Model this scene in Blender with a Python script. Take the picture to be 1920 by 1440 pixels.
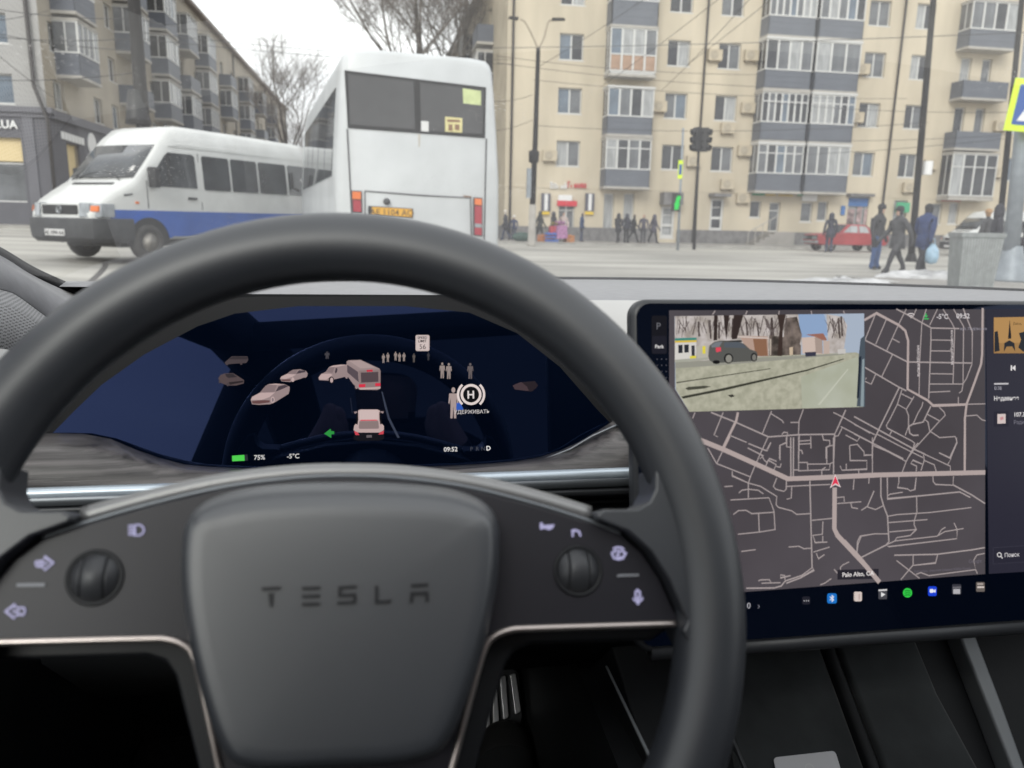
import bpy, bmesh, math, random
from mathutils import Vector, Matrix

for o in list(bpy.data.objects):
    bpy.data.objects.remove(o)
scene = bpy.context.scene
COL = scene.collection
R = math.radians

# ------------------------------------------------------------------ camera
FPX = 1440.0                                   # focal length in pixels of the 1920 px wide photograph
CAM = Vector((0.0, 0.0, 1.15))
CR = (Matrix.Rotation(R(-9.5), 3, 'Z') @ Matrix.Rotation(R(90 - 11.96), 3, 'X') @ Matrix.Rotation(R(1.2), 3, 'Z'))
cd = bpy.data.cameras.new('camera')
cd.sensor_width = 36.0
cd.lens = 36.0 * FPX / 1920.0
cd.clip_start = 0.02
cd.clip_end = 3000
cd.dof.use_dof = True
cd.dof.focus_distance = 0.85
cd.dof.aperture_fstop = 9.0
cam = bpy.data.objects.new('camera', cd)
COL.objects.link(cam)
cam.matrix_world = Matrix.Translation(CAM) @ CR.to_4x4()
scene.camera = cam

# ------------------------------------------------------------------ sky, sun, exposure
SUN_EL, SUN_AZ = 32.0, 205.0                   # azimuth clockwise from +Y
world = bpy.data.worlds.new('World')
scene.world = world
world.use_nodes = True
wn, wl = world.node_tree.nodes, world.node_tree.links
wn.clear()
w_out = wn.new('ShaderNodeOutputWorld')
w_bg = wn.new('ShaderNodeBackground')
w_bg.inputs['Strength'].default_value = 0.12
w_sky = wn.new('ShaderNodeTexSky')
w_sky.sky_type = 'NISHITA'
w_sky.sun_disc = False
w_sky.sun_elevation = R(SUN_EL)
w_sky.sun_rotation = R(SUN_AZ)
w_sky.dust_density = 3.0
w_tc = wn.new('ShaderNodeTexCoord')
w_map = wn.new('ShaderNodeMapping')
w_map.inputs['Scale'].default_value = (1.0, 1.0, 3.2)
w_noise = wn.new('ShaderNodeTexNoise')
w_noise.inputs['Scale'].default_value = 2.2
w_noise.inputs['Detail'].default_value = 5.0
w_ramp = wn.new('ShaderNodeValToRGB')
w_ramp.color_ramp.elements[0].position = 0.32
w_ramp.color_ramp.elements[0].color = (0.80, 0.80, 0.84, 1)
w_ramp.color_ramp.elements[1].position = 0.62
w_ramp.color_ramp.elements[1].color = (1.0, 0.985, 0.975, 1)
w_gain = wn.new('ShaderNodeVectorMath')
w_gain.operation = 'SCALE'
w_gain.inputs['Scale'].default_value = 9.5
w_mix = wn.new('ShaderNodeMix')
w_mix.data_type = 'RGBA'
w_mix.inputs[0].default_value = 0.93
wl.new(w_tc.outputs['Generated'], w_map.inputs['Vector'])
wl.new(w_map.outputs['Vector'], w_noise.inputs['Vector'])
wl.new(w_noise.outputs['Fac'], w_ramp.inputs['Fac'])
wl.new(w_ramp.outputs['Color'], w_gain.inputs[0])
wl.new(w_sky.outputs['Color'], w_mix.inputs[6])
wl.new(w_gain.outputs['Vector'], w_mix.inputs[7])
wl.new(w_mix.outputs[2], w_bg.inputs['Color'])
wl.new(w_bg.outputs['Background'], w_out.inputs['Surface'])

sd = bpy.data.lights.new('sun', 'SUN')
sd.energy = 1.3
sd.angle = R(25)
sd.color = (1.0, 0.96, 0.90)
sun = bpy.data.objects.new('sun', sd)
COL.objects.link(sun)
_az, _el = R(SUN_AZ), R(SUN_EL)
_sdir = Vector((math.sin(_az) * math.cos(_el), math.cos(_az) * math.cos(_el), math.sin(_el)))
sun.rotation_euler = _sdir.to_track_quat('Z', 'Y').to_euler()

scene.view_settings.view_transform = 'Standard'
scene.view_settings.look = 'None'
scene.view_settings.gamma = 1.0
scene.view_settings.use_curve_mapping = False
EXPO = 0.6
scene.view_settings.exposure = EXPO
scene.render.engine = 'CYCLES'
cy = scene.cycles
cy.use_denoising = True
cy.max_bounces = 8
cy.diffuse_bounces = 4
cy.glossy_bounces = 3
cy.transmission_bounces = 4
cy.transparent_max_bounces = 12
cy.caustics_reflective = False
cy.caustics_refractive = False
cy.sample_clamp_indirect = 4.0

# ------------------------------------------------------------------ pixel helpers (a pixel gives only a direction)
def ray(x, y):
    return CR @ Vector(((x - 960) / FPX, -(y - 720) / FPX, -1.0))
def at_d(x, y, d):
    return CAM + ray(x, y) * d
def at_y(x, y, Y):
    r = ray(x, y); return CAM + r * (Y / r.y)
def at_x(x, y, X):
    r = ray(x, y); return CAM + r * (X / r.x)
def at_z(x, y, Z):
    r = ray(x, y); return CAM + r * ((Z - CAM.z) / r.z)

class Frame:
    """a plane in the scene: origin, u right, v up, w towards the viewer side"""
    def __init__(s, o, u, v):
        s.o = Vector(o); s.u = Vector(u).normalized(); v = Vector(v)
        s.v = (v - s.u * v.dot(s.u)).normalized(); s.w = s.u.cross(s.v)
        s.m = Matrix((s.u, s.v, s.w)).transposed().to_4x4(); s.m.translation = s.o
    def px(s, x, y, w=0.0):
        r = ray(x, y); t = (s.o + s.w * w - CAM).dot(s.w) / r.dot(s.w)
        q = CAM + r * t - s.o
        return (q.dot(s.u), q.dot(s.v))
    def pxs(s, pts, w=0.0):
        return [s.px(x, y, w) for x, y in pts]

# ------------------------------------------------------------------ materials
def lin(c):
    if isinstance(c, str):
        c = c.lstrip('#'); c = [int(c[i:i + 2], 16) / 255 for i in (0, 2, 4)]
        return tuple(((v / 12.92) if v <= 0.04045 else ((v + 0.055) / 1.055) ** 2.4) for v in c)
    return tuple(c)
MATS = {}
def mat(name, col, rough=0.6, metal=0.0, spec=0.5, var=0.0, scale=8.0, bump=0.0, bscale=60.0, emit=None, estr=0.0,
        coat=0.0, crough=0.03, ior=1.5, tint=None, stretch=None, detail=4.0, trans=0.0, sheen=0.0):
    if name in MATS:
        return MATS[name]
    m = bpy.data.materials.new(name); m.use_nodes = True
    n, l = m.node_tree.nodes, m.node_tree.links
    b = n['Principled BSDF']
    c = lin(col)
    b.inputs['Base Color'].default_value = (*c, 1)
    b.inputs['Roughness'].default_value = rough
    b.inputs['Metallic'].default_value = metal
    b.inputs['Specular IOR Level'].default_value = spec
    b.inputs['Coat Weight'].default_value = coat
    b.inputs['Coat Roughness'].default_value = crough
    b.inputs['IOR'].default_value = ior
    if tint:
        b.inputs['Specular Tint'].default_value = (*lin(tint), 1)
    if sheen:
        b.inputs['Sheen Weight'].default_value = sheen
    if emit is not None:
        b.inputs['Emission Color'].default_value = (*lin(emit), 1)
        b.inputs['Emission Strength'].default_value = estr
    tc = n.new('ShaderNodeTexCoord')
    vec = tc.outputs['Object']
    if stretch:
        mp = n.new('ShaderNodeMapping'); mp.inputs['Scale'].default_value = stretch
        l.new(vec, mp.inputs['Vector']); vec = mp.outputs['Vector']
    nz = n.new('ShaderNodeTexNoise')
    nz.inputs['Scale'].default_value = scale; nz.inputs['Detail'].default_value = detail
    l.new(vec, nz.inputs['Vector'])
    rp = n.new('ShaderNodeValToRGB')
    v = max(var, 0.015)
    rp.color_ramp.elements[0].position = 0.3; rp.color_ramp.elements[1].position = 0.7
    rp.color_ramp.elements[0].color = (*[x * (1 - v) for x in c], 1)
    rp.color_ramp.elements[1].color = (*[min(1, x * (1 + v)) for x in c], 1)
    l.new(nz.outputs['Fac'], rp.inputs['Fac']); l.new(rp.outputs['Color'], b.inputs['Base Color'])
    if bump:
        bz = n.new('ShaderNodeTexNoise'); bz.inputs['Scale'].default_value = bscale; bz.inputs['Detail'].default_value = 3
        l.new(vec, bz.inputs['Vector'])
        bp = n.new('ShaderNodeBump'); bp.inputs['Strength'].default_value = bump; bp.inputs['Distance'].default_value = 0.3 / bscale
        l.new(bz.outputs['Fac'], bp.inputs['Height']); l.new(bp.outputs['Normal'], b.inputs['Normal'])
    MATS[name] = m
    return m

def glow(col, k=1.0, name=None):
    """a lit pixel area of a screen: black body colour plus its own light"""
    c = lin(col); key = name or 'glow_%.3f_%.3f_%.3f_%.2f' % (*c, k)
    if key in MATS: return MATS[key]
    m = bpy.data.materials.new(key); m.use_nodes = True
    b = m.node_tree.nodes['Principled BSDF']
    b.inputs['Base Color'].default_value = (0.002, 0.002, 0.002, 1)
    b.inputs['Roughness'].default_value = 0.25
    b.inputs['Specular IOR Level'].default_value = 0.12
    b.inputs['Emission Color'].default_value = (*c, 1); b.inputs['Emission Strength'].default_value = k * 2 ** -EXPO
    MATS[key] = m
    return m

def glow_noise(name, c1, c2, scale, stretch=(1, 1, 1), k=1.0, lo=0.35, hi=0.65):
    m = bpy.data.materials.new(name); m.use_nodes = True
    n, l = m.node_tree.nodes, m.node_tree.links; b = n['Principled BSDF']
    b.inputs['Base Color'].default_value = (0.002, 0.002, 0.002, 1); b.inputs['Roughness'].default_value = 0.25
    b.inputs['Specular IOR Level'].default_value = 0.12
    tc = n.new('ShaderNodeTexCoord'); mp = n.new('ShaderNodeMapping'); mp.inputs['Scale'].default_value = stretch
    nz = n.new('ShaderNodeTexNoise'); nz.inputs['Scale'].default_value = scale; nz.inputs['Detail'].default_value = 5
    rp = n.new('ShaderNodeValToRGB')
    rp.color_ramp.elements[0].position = lo; rp.color_ramp.elements[1].position = hi
    rp.color_ramp.elements[0].color = (*lin(c1), 1); rp.color_ramp.elements[1].color = (*lin(c2), 1)
    l.new(tc.outputs['Object'], mp.inputs['Vector']); l.new(mp.outputs['Vector'], nz.inputs['Vector'])
    l.new(nz.outputs['Fac'], rp.inputs['Fac']); l.new(rp.outputs['Color'], b.inputs['Emission Color'])
    b.inputs['Emission Strength'].default_value = k * 2 ** -EXPO
    MATS[name] = m
    return m

def clear_glass(name, tint=(0.94, 0.96, 0.95), dust=0.0, specks=0.0, ior=1.45):
    m = bpy.data.materials.new(name); m.use_nodes = True
    n, l = m.node_tree.nodes, m.node_tree.links
    n.clear()
    out = n.new('ShaderNodeOutputMaterial')
    tr = n.new('ShaderNodeBsdfTransparent'); tr.inputs['Color'].default_value = (*tint, 1)
    gl = n.new('ShaderNodeBsdfGlossy'); gl.inputs['Roughness'].default_value = 0.01
    lw = n.new('ShaderNodeLayerWeight'); lw.inputs['Blend'].default_value = 0.5     # Schlick, the same from both sides of the thin pane
    pw = n.new('ShaderNodeMath'); pw.operation = 'POWER'; pw.inputs[1].default_value = 5.0
    fr = n.new('ShaderNodeMath'); fr.operation = 'MULTIPLY_ADD'; fr.inputs[1].default_value = 0.93; fr.inputs[2].default_value = 0.05
    l.new(lw.outputs['Facing'], pw.inputs[0]); l.new(pw.outputs[0], fr.inputs[0])
    mx = n.new('ShaderNodeMixShader')
    l.new(fr.outputs[0], mx.inputs['Fac']); l.new(tr.outputs[0], mx.inputs[1]); l.new(gl.outputs[0], mx.inputs[2])
    last = mx
    if dust:
        tc = n.new('ShaderNodeTexCoord')
        df = n.new('ShaderNodeBsdfTranslucent'); df.inputs['Color'].default_value = (0.86, 0.85, 0.82, 1)
        vo = n.new('ShaderNodeTexVoronoi'); vo.inputs['Scale'].default_value = 270
        l.new(tc.outputs['Object'], vo.inputs['Vector'])
        lt = n.new('ShaderNodeMath'); lt.operation = 'LESS_THAN'
        n2 = n.new('ShaderNodeTexNoise'); n2.inputs['Scale'].default_value = 9; n2.inputs['Detail'].default_value = 3
        l.new(tc.outputs['Object'], n2.inputs['Vector'])
        sub = n.new('ShaderNodeMath'); sub.operation = 'SUBTRACT'; sub.inputs[1].default_value = 0.43
        l.new(n2.outputs['Fac'], sub.inputs[0])
        mu = n.new('ShaderNodeMath'); mu.operation = 'MULTIPLY'; mu.inputs[1].default_value = 0.8
        l.new(sub.outputs[0], mu.inputs[0])
        l.new(vo.outputs['Distance'], lt.inputs[0]); l.new(mu.outputs[0], lt.inputs[1])
        m1 = n.new('ShaderNodeMath'); m1.operation = 'MULTIPLY'; m1.inputs[1].default_value = specks
        l.new(lt.outputs[0], m1.inputs[0])
        n3 = n.new('ShaderNodeTexNoise'); n3.inputs['Scale'].default_value = 3; n3.inputs['Detail'].default_value = 6
        l.new(tc.outputs['Object'], n3.inputs['Vector'])
        m2 = n.new('ShaderNodeMath'); m2.operation = 'MULTIPLY_ADD'; m2.inputs[1].default_value = dust * 1.2; m2.inputs[2].default_value = dust * 0.4
        l.new(n3.outputs['Fac'], m2.inputs[0])
        ad = n.new('ShaderNodeMath'); ad.operation = 'ADD'; ad.use_clamp = True
        l.new(m1.outputs[0], ad.inputs[0]); l.new(m2.outputs[0], ad.inputs[1])
        mx2 = n.new('ShaderNodeMixShader')
        l.new(ad.outputs[0], mx2.inputs['Fac']); l.new(mx.outputs[0], mx2.inputs[1]); l.new(df.outputs[0], mx2.inputs[2])
        last = mx2
    l.new(last.outputs[0], out.inputs['Surface'])
    MATS[name] = m
    return m

# ------------------------------------------------------------------ mesh building
class MB:
    def __init__(s):
        s.v = []; s.f = []; s.mi = []; s.cur = 0
    def add(s, verts, faces):
        b = len(s.v); s.v += [tuple(v) for v in verts]
        for f in faces:
            s.f.append([b + i for i in f]); s.mi.append(s.cur)
        return s
    def m(s, i):
        s.cur = i; return s
    def box(s, x0, x1, y0, y1, z0, z1):
        v = [(x, y, z) for z in (z0, z1) for y in (y0, y1) for x in (x0, x1)]
        return s.add(v, [(0, 2, 3, 1), (4, 5, 7, 6), (0, 1, 5, 4), (2, 6, 7, 3), (0, 4, 6, 2), (1, 3, 7, 5)])
    def hexa(s, p):                    # 8 corners, bottom ring then top ring
        return s.add(p, [(3, 2, 1, 0), (4, 5, 6, 7), (0, 1, 5, 4), (1, 2, 6, 5), (2, 3, 7, 6), (3, 0, 4, 7)])
    def prism(s, poly, w0, w1, map3=None):
        """polygon in (u,v) extruded from w0 to w1; map3 turns (u,v,w) into xyz"""
        a = sum(poly[i][0] * poly[(i + 1) % len(poly)][1] - poly[(i + 1) % len(poly)][0] * poly[i][1] for i in range(len(poly)))
        if a < 0: poly = poly[::-1]
        n = len(poly); M = map3 or (lambda u, v, w: (u, v, w))
        v = [M(u, w, w0) for u, w in poly] + [M(u, w, w1) for u, w in poly]
        f = [tuple(range(n))[::-1], tuple(range(n, 2 * n))] + [(i, (i + 1) % n, n + (i + 1) % n, n + i) for i in range(n)]
        return s.add(v, f)
    def sheet(s, poly, w=0.0):
        a = sum(poly[i][0] * poly[(i + 1) % len(poly)][1] - poly[(i + 1) % len(poly)][0] * poly[i][1] for i in range(len(poly)))
        if a < 0: poly = poly[::-1]
        return s.add([(u, v, w) for u, v in poly], [tuple(range(len(poly)))])
    def tube(s, pts, r, n=8, caps=True, closed=False):
        pts = [Vector(p) for p in pts]; k = len(pts)
        rs = r if isinstance(r, (list, tuple)) else [r] * k
        rings = []; ref = None
        for i, p in enumerate(pts):
            if closed: t = pts[(i + 1) % k] - pts[i - 1]
            else: t = pts[min(i + 1, k - 1)] - pts[max(i - 1, 0)]
            t = t.normalized() if t.length > 1e-9 else Vector((0, 0, 1))
            if ref is None:
                ref = Vector((0, 0, 1)) if abs(t.z) < 0.9 else Vector((1, 0, 0))
            a = (ref - t * ref.dot(t)); a = a.normalized() if a.length > 1e-6 else t.orthogonal().normalized()
            ref = a; b = t.cross(a)
            rings.append([p + (a * math.cos(j * 2 * math.pi / n) + b * math.sin(j * 2 * math.pi / n)) * rs[i] for j in range(n)])
        v = [q for g in rings for q in g]; f = []
        for i in range(k if closed else k - 1):
            i2 = (i + 1) % k
            for j in range(n):
                j2 = (j + 1) % n
                f.append((i * n + j, i * n + j2, i2 * n + j2, i2 * n + j))
        if caps and not closed:
            f.append(tuple(range(n))[::-1]); f.append(tuple((k - 1) * n + j for j in range(n)))
        return s.add(v, f)
    def lathe(s, prof, n=24, axis='z', c=(0, 0, 0)):
        """prof: (radius, height) list"""
        v = []; f = []; c = Vector(c)
        for r, h in prof:
            for j in range(n):
                a = 2 * math.pi * j / n; x, y = r * math.cos(a), r * math.sin(a)
                v.append(c + (Vector((x, y, h)) if axis == 'z' else Vector((x, h, y)) if axis == 'y' else Vector((h, x, y))))
        k = len(prof)
        for i in range(k - 1):
            for j in range(n):
                q = (i * n + j, i * n + (j + 1) % n, (i + 1) * n + (j + 1) % n, (i + 1) * n + j)
                f.append(q if axis != 'y' else q[::-1])
        if prof[0][0] > 1e-6: f.append(tuple(range(n)) if axis == 'y' else tuple(range(n))[::-1])
        if prof[-1][0] > 1e-6: f.append(tuple((k - 1) * n + j for j in range(n))[::(-1 if axis == 'y' else 1)])
        return s.add(v, f)
    def loft(s, rings, closed=True, caps=True):
        n = len(rings[0]); v = [p for g in rings for p in g]; f = []
        for i in range(len(rings) - 1):
            for j in range(n if closed else n - 1):
                j2 = (j + 1) % n
                f.append((i * n + j, i * n + j2, (i + 1) * n + j2, (i + 1) * n + j))
        if caps and closed:
            f.append(tuple(range(n))[::-1]); f.append(tuple((len(rings) - 1) * n + j for j in range(n)))
        return s.add(v, f)
    def ribbon(s, pts, wd, w=0.0):
        """flat line of width wd through (u,v) points at height w"""
        pts = [Vector(p) for p in pts]
        L = []; Rr = []
        for i, p in enumerate(pts):
            t = (pts[min(i + 1, len(pts) - 1)] - pts[max(i - 1, 0)])
            t = t.normalized() if t.length > 1e-9 else Vector((1, 0))
            nrm = Vector((-t.y, t.x)) * wd / 2
            k = 1.0
            if 0 < i < len(pts) - 1:
                t1 = (pts[i] - pts[i - 1]).normalized()
                k = 1 / max(0.6, abs(t1.dot(t)))
            L.append(p + nrm * k); Rr.append(p - nrm * k)
        v = [(q.x, q.y, w) for q in L] + [(q.x, q.y, w) for q in Rr]; n = len(pts)
        return s.add(v, [(n + i, n + i + 1, i + 1, i) for i in range(n - 1)])
    def mesh(s, name, mats, smooth=False, fix=True):
        me = bpy.data.meshes.new(name); me.from_pydata(s.v, [], s.f)
        for m_ in (mats if isinstance(mats, (list, tuple)) else [mats]): me.materials.append(m_)
        me.polygons.foreach_set('material_index', s.mi)
        me.update()
        if fix:
            bm = bmesh.new(); bm.from_mesh(me); bmesh.ops.recalc_face_normals(bm, faces=bm.faces); bm.to_mesh(me); bm.free()
        if smooth: me.polygons.foreach_set('use_smooth', [True] * len(me.polygons))
        return me
    def build(s, name, mats, parent=None, smooth=False, fix=True, bevel=0.0, sub=0, seg=2, angle=30, **tags):
        return obj(name, s.mesh(name, mats, smooth or bevel > 0 or sub > 0, fix), parent, bevel=bevel, sub=sub, seg=seg, angle=angle, **tags)

def obj(name, me, parent=None, label=None, cat=None, group=None, kind=None, loc=None, rot=None, mtx=None, bevel=0.0, sub=0, seg=2, angle=30):
    o = bpy.data.objects.new(name, me); COL.objects.link(o)
    if parent is not None: o.parent = parent
    if loc is not None: o.location = loc
    if rot is not None: o.rotation_euler = rot
    if mtx is not None: o.matrix_local = mtx
    if bevel > 0:
        md = o.modifiers.new('bevel', 'BEVEL'); md.width = bevel; md.segments = seg; md.limit_method = 'ANGLE'; md.angle_limit = R(angle)
        md.harden_normals = False
        for p in me.polygons: p.use_smooth = True
        md2 = o.modifiers.new('wn', 'WEIGHTED_NORMAL'); md2.keep_sharp = False
    if sub:
        md = o.modifiers.new('sub', 'SUBSURF'); md.levels = sub; md.render_levels = sub
    if label: o['label'] = label
    if cat: o['category'] = cat
    if group: o['group'] = group
    if kind: o['kind'] = kind
    return o

def thing(name, label, cat, loc=(0, 0, 0), rz=0.0, group=None, mtx=None):
    o = bpy.data.objects.new(name, None); COL.objects.link(o); o.empty_display_size = 0.1
    if mtx is not None: o.matrix_world = mtx
    else: o.location = loc; o.rotation_euler = (0, 0, rz)
    o['label'] = label; o['category'] = cat
    if group: o['group'] = group
    return o

def copy_tree(o, parent=None):
    c = o.copy(); COL.objects.link(c); c.parent = parent
    for ch in list(o.children): copy_tree(ch, c)
    return c

def text_mesh(name, body, size, material, parent, u, v, w=0.0, align='LEFT', rot=0.0, bold=0.0, depth=0.0):
    c = bpy.data.curves.new(name, 'FONT'); c.body = body; c.size = size; c.align_x = align; c.align_y = 'BOTTOM_BASELINE'
    c.offset = bold; c.extrude = depth; c.resolution_u = 3
    t = bpy.data.objects.new(name, c); me = bpy.data.meshes.new_from_object(t); me.name = name
    bpy.data.objects.remove(t); bpy.data.curves.remove(c)
    me.materials.clear(); me.materials.append(material)
    return obj(name, me, parent, mtx=Matrix.Translation((u, v, w)) @ Matrix.Rotation(rot, 4, 'Z'))

def rrect(x0, x1, y0, y1, r, n=5):
    p = []
    for cx, cy_, a0 in ((x1 - r, y1 - r, 0), (x0 + r, y1 - r, 90), (x0 + r, y0 + r, 180), (x1 - r, y0 + r, 270)):
        for i in range(n + 1):
            a = R(a0 + 90 * i / n); p.append((cx + r * math.cos(a), cy_ + r * math.sin(a)))
    return p

def spline(pts, k=6):
    """Catmull-Rom through points of any dimension"""
    P = [Vector(p) for p in pts]; out = []
    for i in range(len(P) - 1):
        p0 = P[max(i - 1, 0)]; p1 = P[i]; p2 = P[i + 1]; p3 = P[min(i + 2, len(P) - 1)]
        for j in range(k):
            t = j / k
            out.append(0.5 * ((2 * p1) + (p2 - p0) * t + (2 * p0 - 5 * p1 + 4 * p2 - p3) * t * t + (3 * p1 - p0 - 3 * p2 + p3) * t ** 3))
    out.append(P[-1])
    return out

def ground_z(x):
    if x > 0.5: return -0.004 * (x - 0.5) if x < 20 else -0.078
    if x > -6: return -0.043 * (x - 0.5)
    return 0.28 + 0.012 * (-6 - x)

# ================================================================== STREET
random.seed(11)
M_ASPH = mat('asphalt_salted', (0.40, 0.385, 0.35), 0.85, var=0.4, scale=0.45, bump=0.25, bscale=9, detail=10, stretch=(.3, 1.2, 1))
M_EARTH = mat('far_ground', (0.26, 0.25, 0.23), 0.9, var=0.2, scale=0.1)
M_PAVE = mat('pavement_grey', (0.30, 0.285, 0.265), 0.85, var=0.2, scale=0.8, bump=0.2, bscale=14)
M_KERB = mat('kerb_stone', (0.34, 0.33, 0.31), 0.85, var=0.2, scale=2)
M_SNOW = mat('old_snow', (0.52, 0.52, 0.53), 0.8, var=0.3, scale=3, bump=0.6, bscale=12)
M_RAIL = mat('worn_rail', (0.20, 0.19, 0.18), 0.4, metal=0.8, var=0.2)

def ground_grid(x0, x1, y0, y1, dz, nx, ny, mb):
    xs = sorted(set([x0 + (x1 - x0) * i / nx for i in range(nx + 1)] + [c for c in (-6, 0.5, 20) if x0 < c < x1]))
    ys = [y0 + (y1 - y0) * i / ny for i in range(ny + 1)]
    v = [(x, y, ground_z(max(x, -60)) + dz) for y in ys for x in xs]; w = len(xs)
    return mb.add(v, [(j * w + i, j * w + i + 1, (j + 1) * w + i + 1, (j + 1) * w + i) for j in range(ny) for i in range(w - 1)])

ground_grid(-900, 900, -300, 1800, -0.03, 20, 10, MB()).build('ground', M_EARTH, kind='structure', smooth=True)
ground_grid(-120, 140, -40, 320, 0.0, 40, 20, MB()).build('road', M_ASPH, kind='structure', smooth=True)

def pavement(name, rects):
    mb = MB(); kb = MB()
    root = None
    for (x0, x1, y0, y1) in rects:
        n = max(1, int((x1 - x0) / 6))
        for i in range(n):
            a, b = x0 + (x1 - x0) * i / n, x0 + (x1 - x0) * (i + 1) / n
            za, zb = ground_z(max(a, -60)) + 0.12, ground_z(max(b, -60)) + 0.12
            mb.add([(a, y0, za), (b, y0, zb), (b, y1, zb), (a, y1, za)], [(0, 1, 2, 3)])
            for yy in (y0,):
                kb.hexa([(a, yy - .14, za - .25), (b, yy - .14, zb - .25), (b, yy - .003, zb - .25), (a, yy - .003, za - .25),
                         (a, yy - .14, za + .01), (b, yy - .14, zb + .01), (b, yy - .003, zb + .01), (a, yy - .003, za + .01)])
        for (xx, s) in ((x0, -1), (x1, 1)):
            zz = ground_z(max(xx, -60)) + 0.12
            p, q = (xx - .14, xx - .003) if s < 0 else (xx + .003, xx + .14)
            kb.box(p, q, y0, y1, zz - .25, zz + .01)
    root = mb.build(name, M_PAVE, kind='structure')
    kb.build('kerb', M_KERB, root)
    return root
pavement('pavement_by_shops', [(3.4, 70, 41.4, 46.4), (3.4, 7.2, 46.4, 190)])
pavement('pavement_by_left_building', [(-70, -12.6, 36.8, 40.5), (-15.4, -12.6, 40.5, 190)])
pavement('pavement_by_crossing', [(10.4, 60, -30, 16.4)])

def rail(pts, name):
    a = spline(pts, 6); mb = MB()
    L = []
    for i, p in enumerate(a):
        t = (a[min(i + 1, len(a) - 1)] - a[max(i - 1, 0)]).normalized(); n = Vector((-t.y, t.x, 0)) * .045
        L.append((p + n, p - n))
    v = []
    for q, r in L: v += [(q.x, q.y, ground_z(q.x) + .006), (r.x, r.y, ground_z(r.x) + .006)]
    mb.add(v, [(2 * i, 2 * i + 1, 2 * i + 3, 2 * i + 2) for i in range(len(L) - 1)])
    return mb.build(name, M_RAIL, kind='structure')
def gpt(x, y):
    p = at_z(x, y, 0.2); return at_z(x, y, ground_z(p.x))
rail([gpt(60, 600), gpt(150, 545), gpt(193, 505), gpt(196, 490), gpt(180, 482), gpt(120, 478)], 'tram_rail')
rail([Vector((-60, 31.0, 0)), Vector((0, 31.2, 0)), Vector((60, 31.4, 0))], 'tram_rail')
rail([Vector((-60, 32.5, 0)), Vector((0, 32.7, 0)), Vector((60, 32.9, 0))], 'tram_rail')

def snow(name, c, sx, sy, h, seed, label):
    rnd = random.Random(seed); n = 40; rings = []
    ph = [rnd.uniform(0, 6.28) for _ in range(4)]
    for k, (f, z) in enumerate(((1, -.02), (.95, .25), (.85, .55), (.7, .7), (.55, .8), (.4, .95), (.25, .9), (.1, 1.0))):
        g = []
        for j in range(n):
            a = 2 * math.pi * j / n
            r = f * (1 + .18 * math.sin(2 * a + ph[0]) + .12 * math.sin(3 * a + ph[1]) + .1 * math.sin(7 * a + ph[2]))
            r *= 1 + rnd.uniform(-.07, .07)
            g.append((sx * r * math.cos(a), sy * r * math.sin(a), h * z * (1 + .25 * math.sin(3 * a + ph[3]) + rnd.uniform(-.3, .3)) if z > 0 else -.02))
        rings.append(g)
    return MB().loft(rings).build(name, M_SNOW, smooth=True, label=label, cat='snow', loc=c)
snow('snow_heap', (9.6, 14.9, ground_z(9.6)), 1.5, .8, .13, 3, 'flat dirty white snow heap in front of the grey waste container')
snow('snow_heap', (12.6, 16.0, ground_z(12.6) + .1), 1.6, .5, .16, 5, 'trodden white snow heap around the foot of the grey steel post')

# ================================================================== BUILDINGS
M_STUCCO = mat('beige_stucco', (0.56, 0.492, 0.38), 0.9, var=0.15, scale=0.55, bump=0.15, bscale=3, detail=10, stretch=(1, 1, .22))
M_STUCCO_SIDE = mat('darker_beige_stucco', (0.46, 0.40, 0.30), 0.9, var=0.2, scale=0.5, bump=0.2, bscale=3, detail=8)  # darker version of the beige, for side and back walls
M_PLINTH = mat('granite_plinth', (0.17, 0.165, 0.165), 0.7, var=0.3, scale=3, bump=0.3, bscale=8, detail=8)
M_STUCCO_L = mat('grey_beige_stucco', (0.37, 0.33, 0.27), 0.9, var=0.16, scale=0.4, bump=0.2, bscale=3, detail=8)
M_STUCCO_LF = mat('pale_grey_stucco', (0.37, 0.365, 0.36), 0.9, var=0.06, scale=0.5, detail=8)
M_CLAD = mat('charcoal_cladding', (0.105, 0.105, 0.122), 0.6, var=0.08, scale=1.0)
M_CLAD2 = mat('charcoal_trim', (0.14, 0.14, 0.16), 0.6, var=0.08, scale=1.0)
M_BALC = mat('slate_metal_panel', (0.115, 0.127, 0.152), 0.55, var=0.12, scale=0.8)
M_BALC2 = mat('blue_grey_metal_panel', (0.085, 0.097, 0.125), 0.55, var=0.15, scale=0.8)
M_BRICKP = mat('tan_balcony_panel', (0.37, 0.25, 0.18), 0.7, var=0.15, scale=3)
M_WFRAME = mat('white_window_frame', (0.60, 0.60, 0.59), 0.45, var=0.04)
M_PAN = [mat('window_pane_dark', (0.04, 0.043, 0.05), 0.06, spec=0.6, var=0.4, scale=0.9),  # raised pane tones put curtains and sky reflection into the base colour
         mat('window_pane_grey', (0.13, 0.138, 0.15), 0.08, spec=0.6, var=0.35, scale=1.1),
         mat('window_pane_curtain_reflection', (0.34, 0.35, 0.355), 0.12, spec=0.6, var=0.25, scale=2.2, stretch=(3, 1, .4)),
         mat('window_pane_bluish', (0.13, 0.165, 0.21), 0.06, spec=0.6, var=0.3, scale=0.8)]
M_AC = mat('beige_ac_case', (0.50, 0.43, 0.32), 0.6, var=0.1, scale=2)
M_ACD = mat('ac_grille_brown', (0.40, 0.35, 0.27), 0.6, var=0.1)
M_SLAB = mat('balcony_slab', (0.40, 0.38, 0.35), 0.8, var=0.15, scale=2)
M_ROOF = mat('rusty_roof_sheet', (0.17, 0.13, 0.11), 0.7, var=0.3, scale=0.7)
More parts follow.
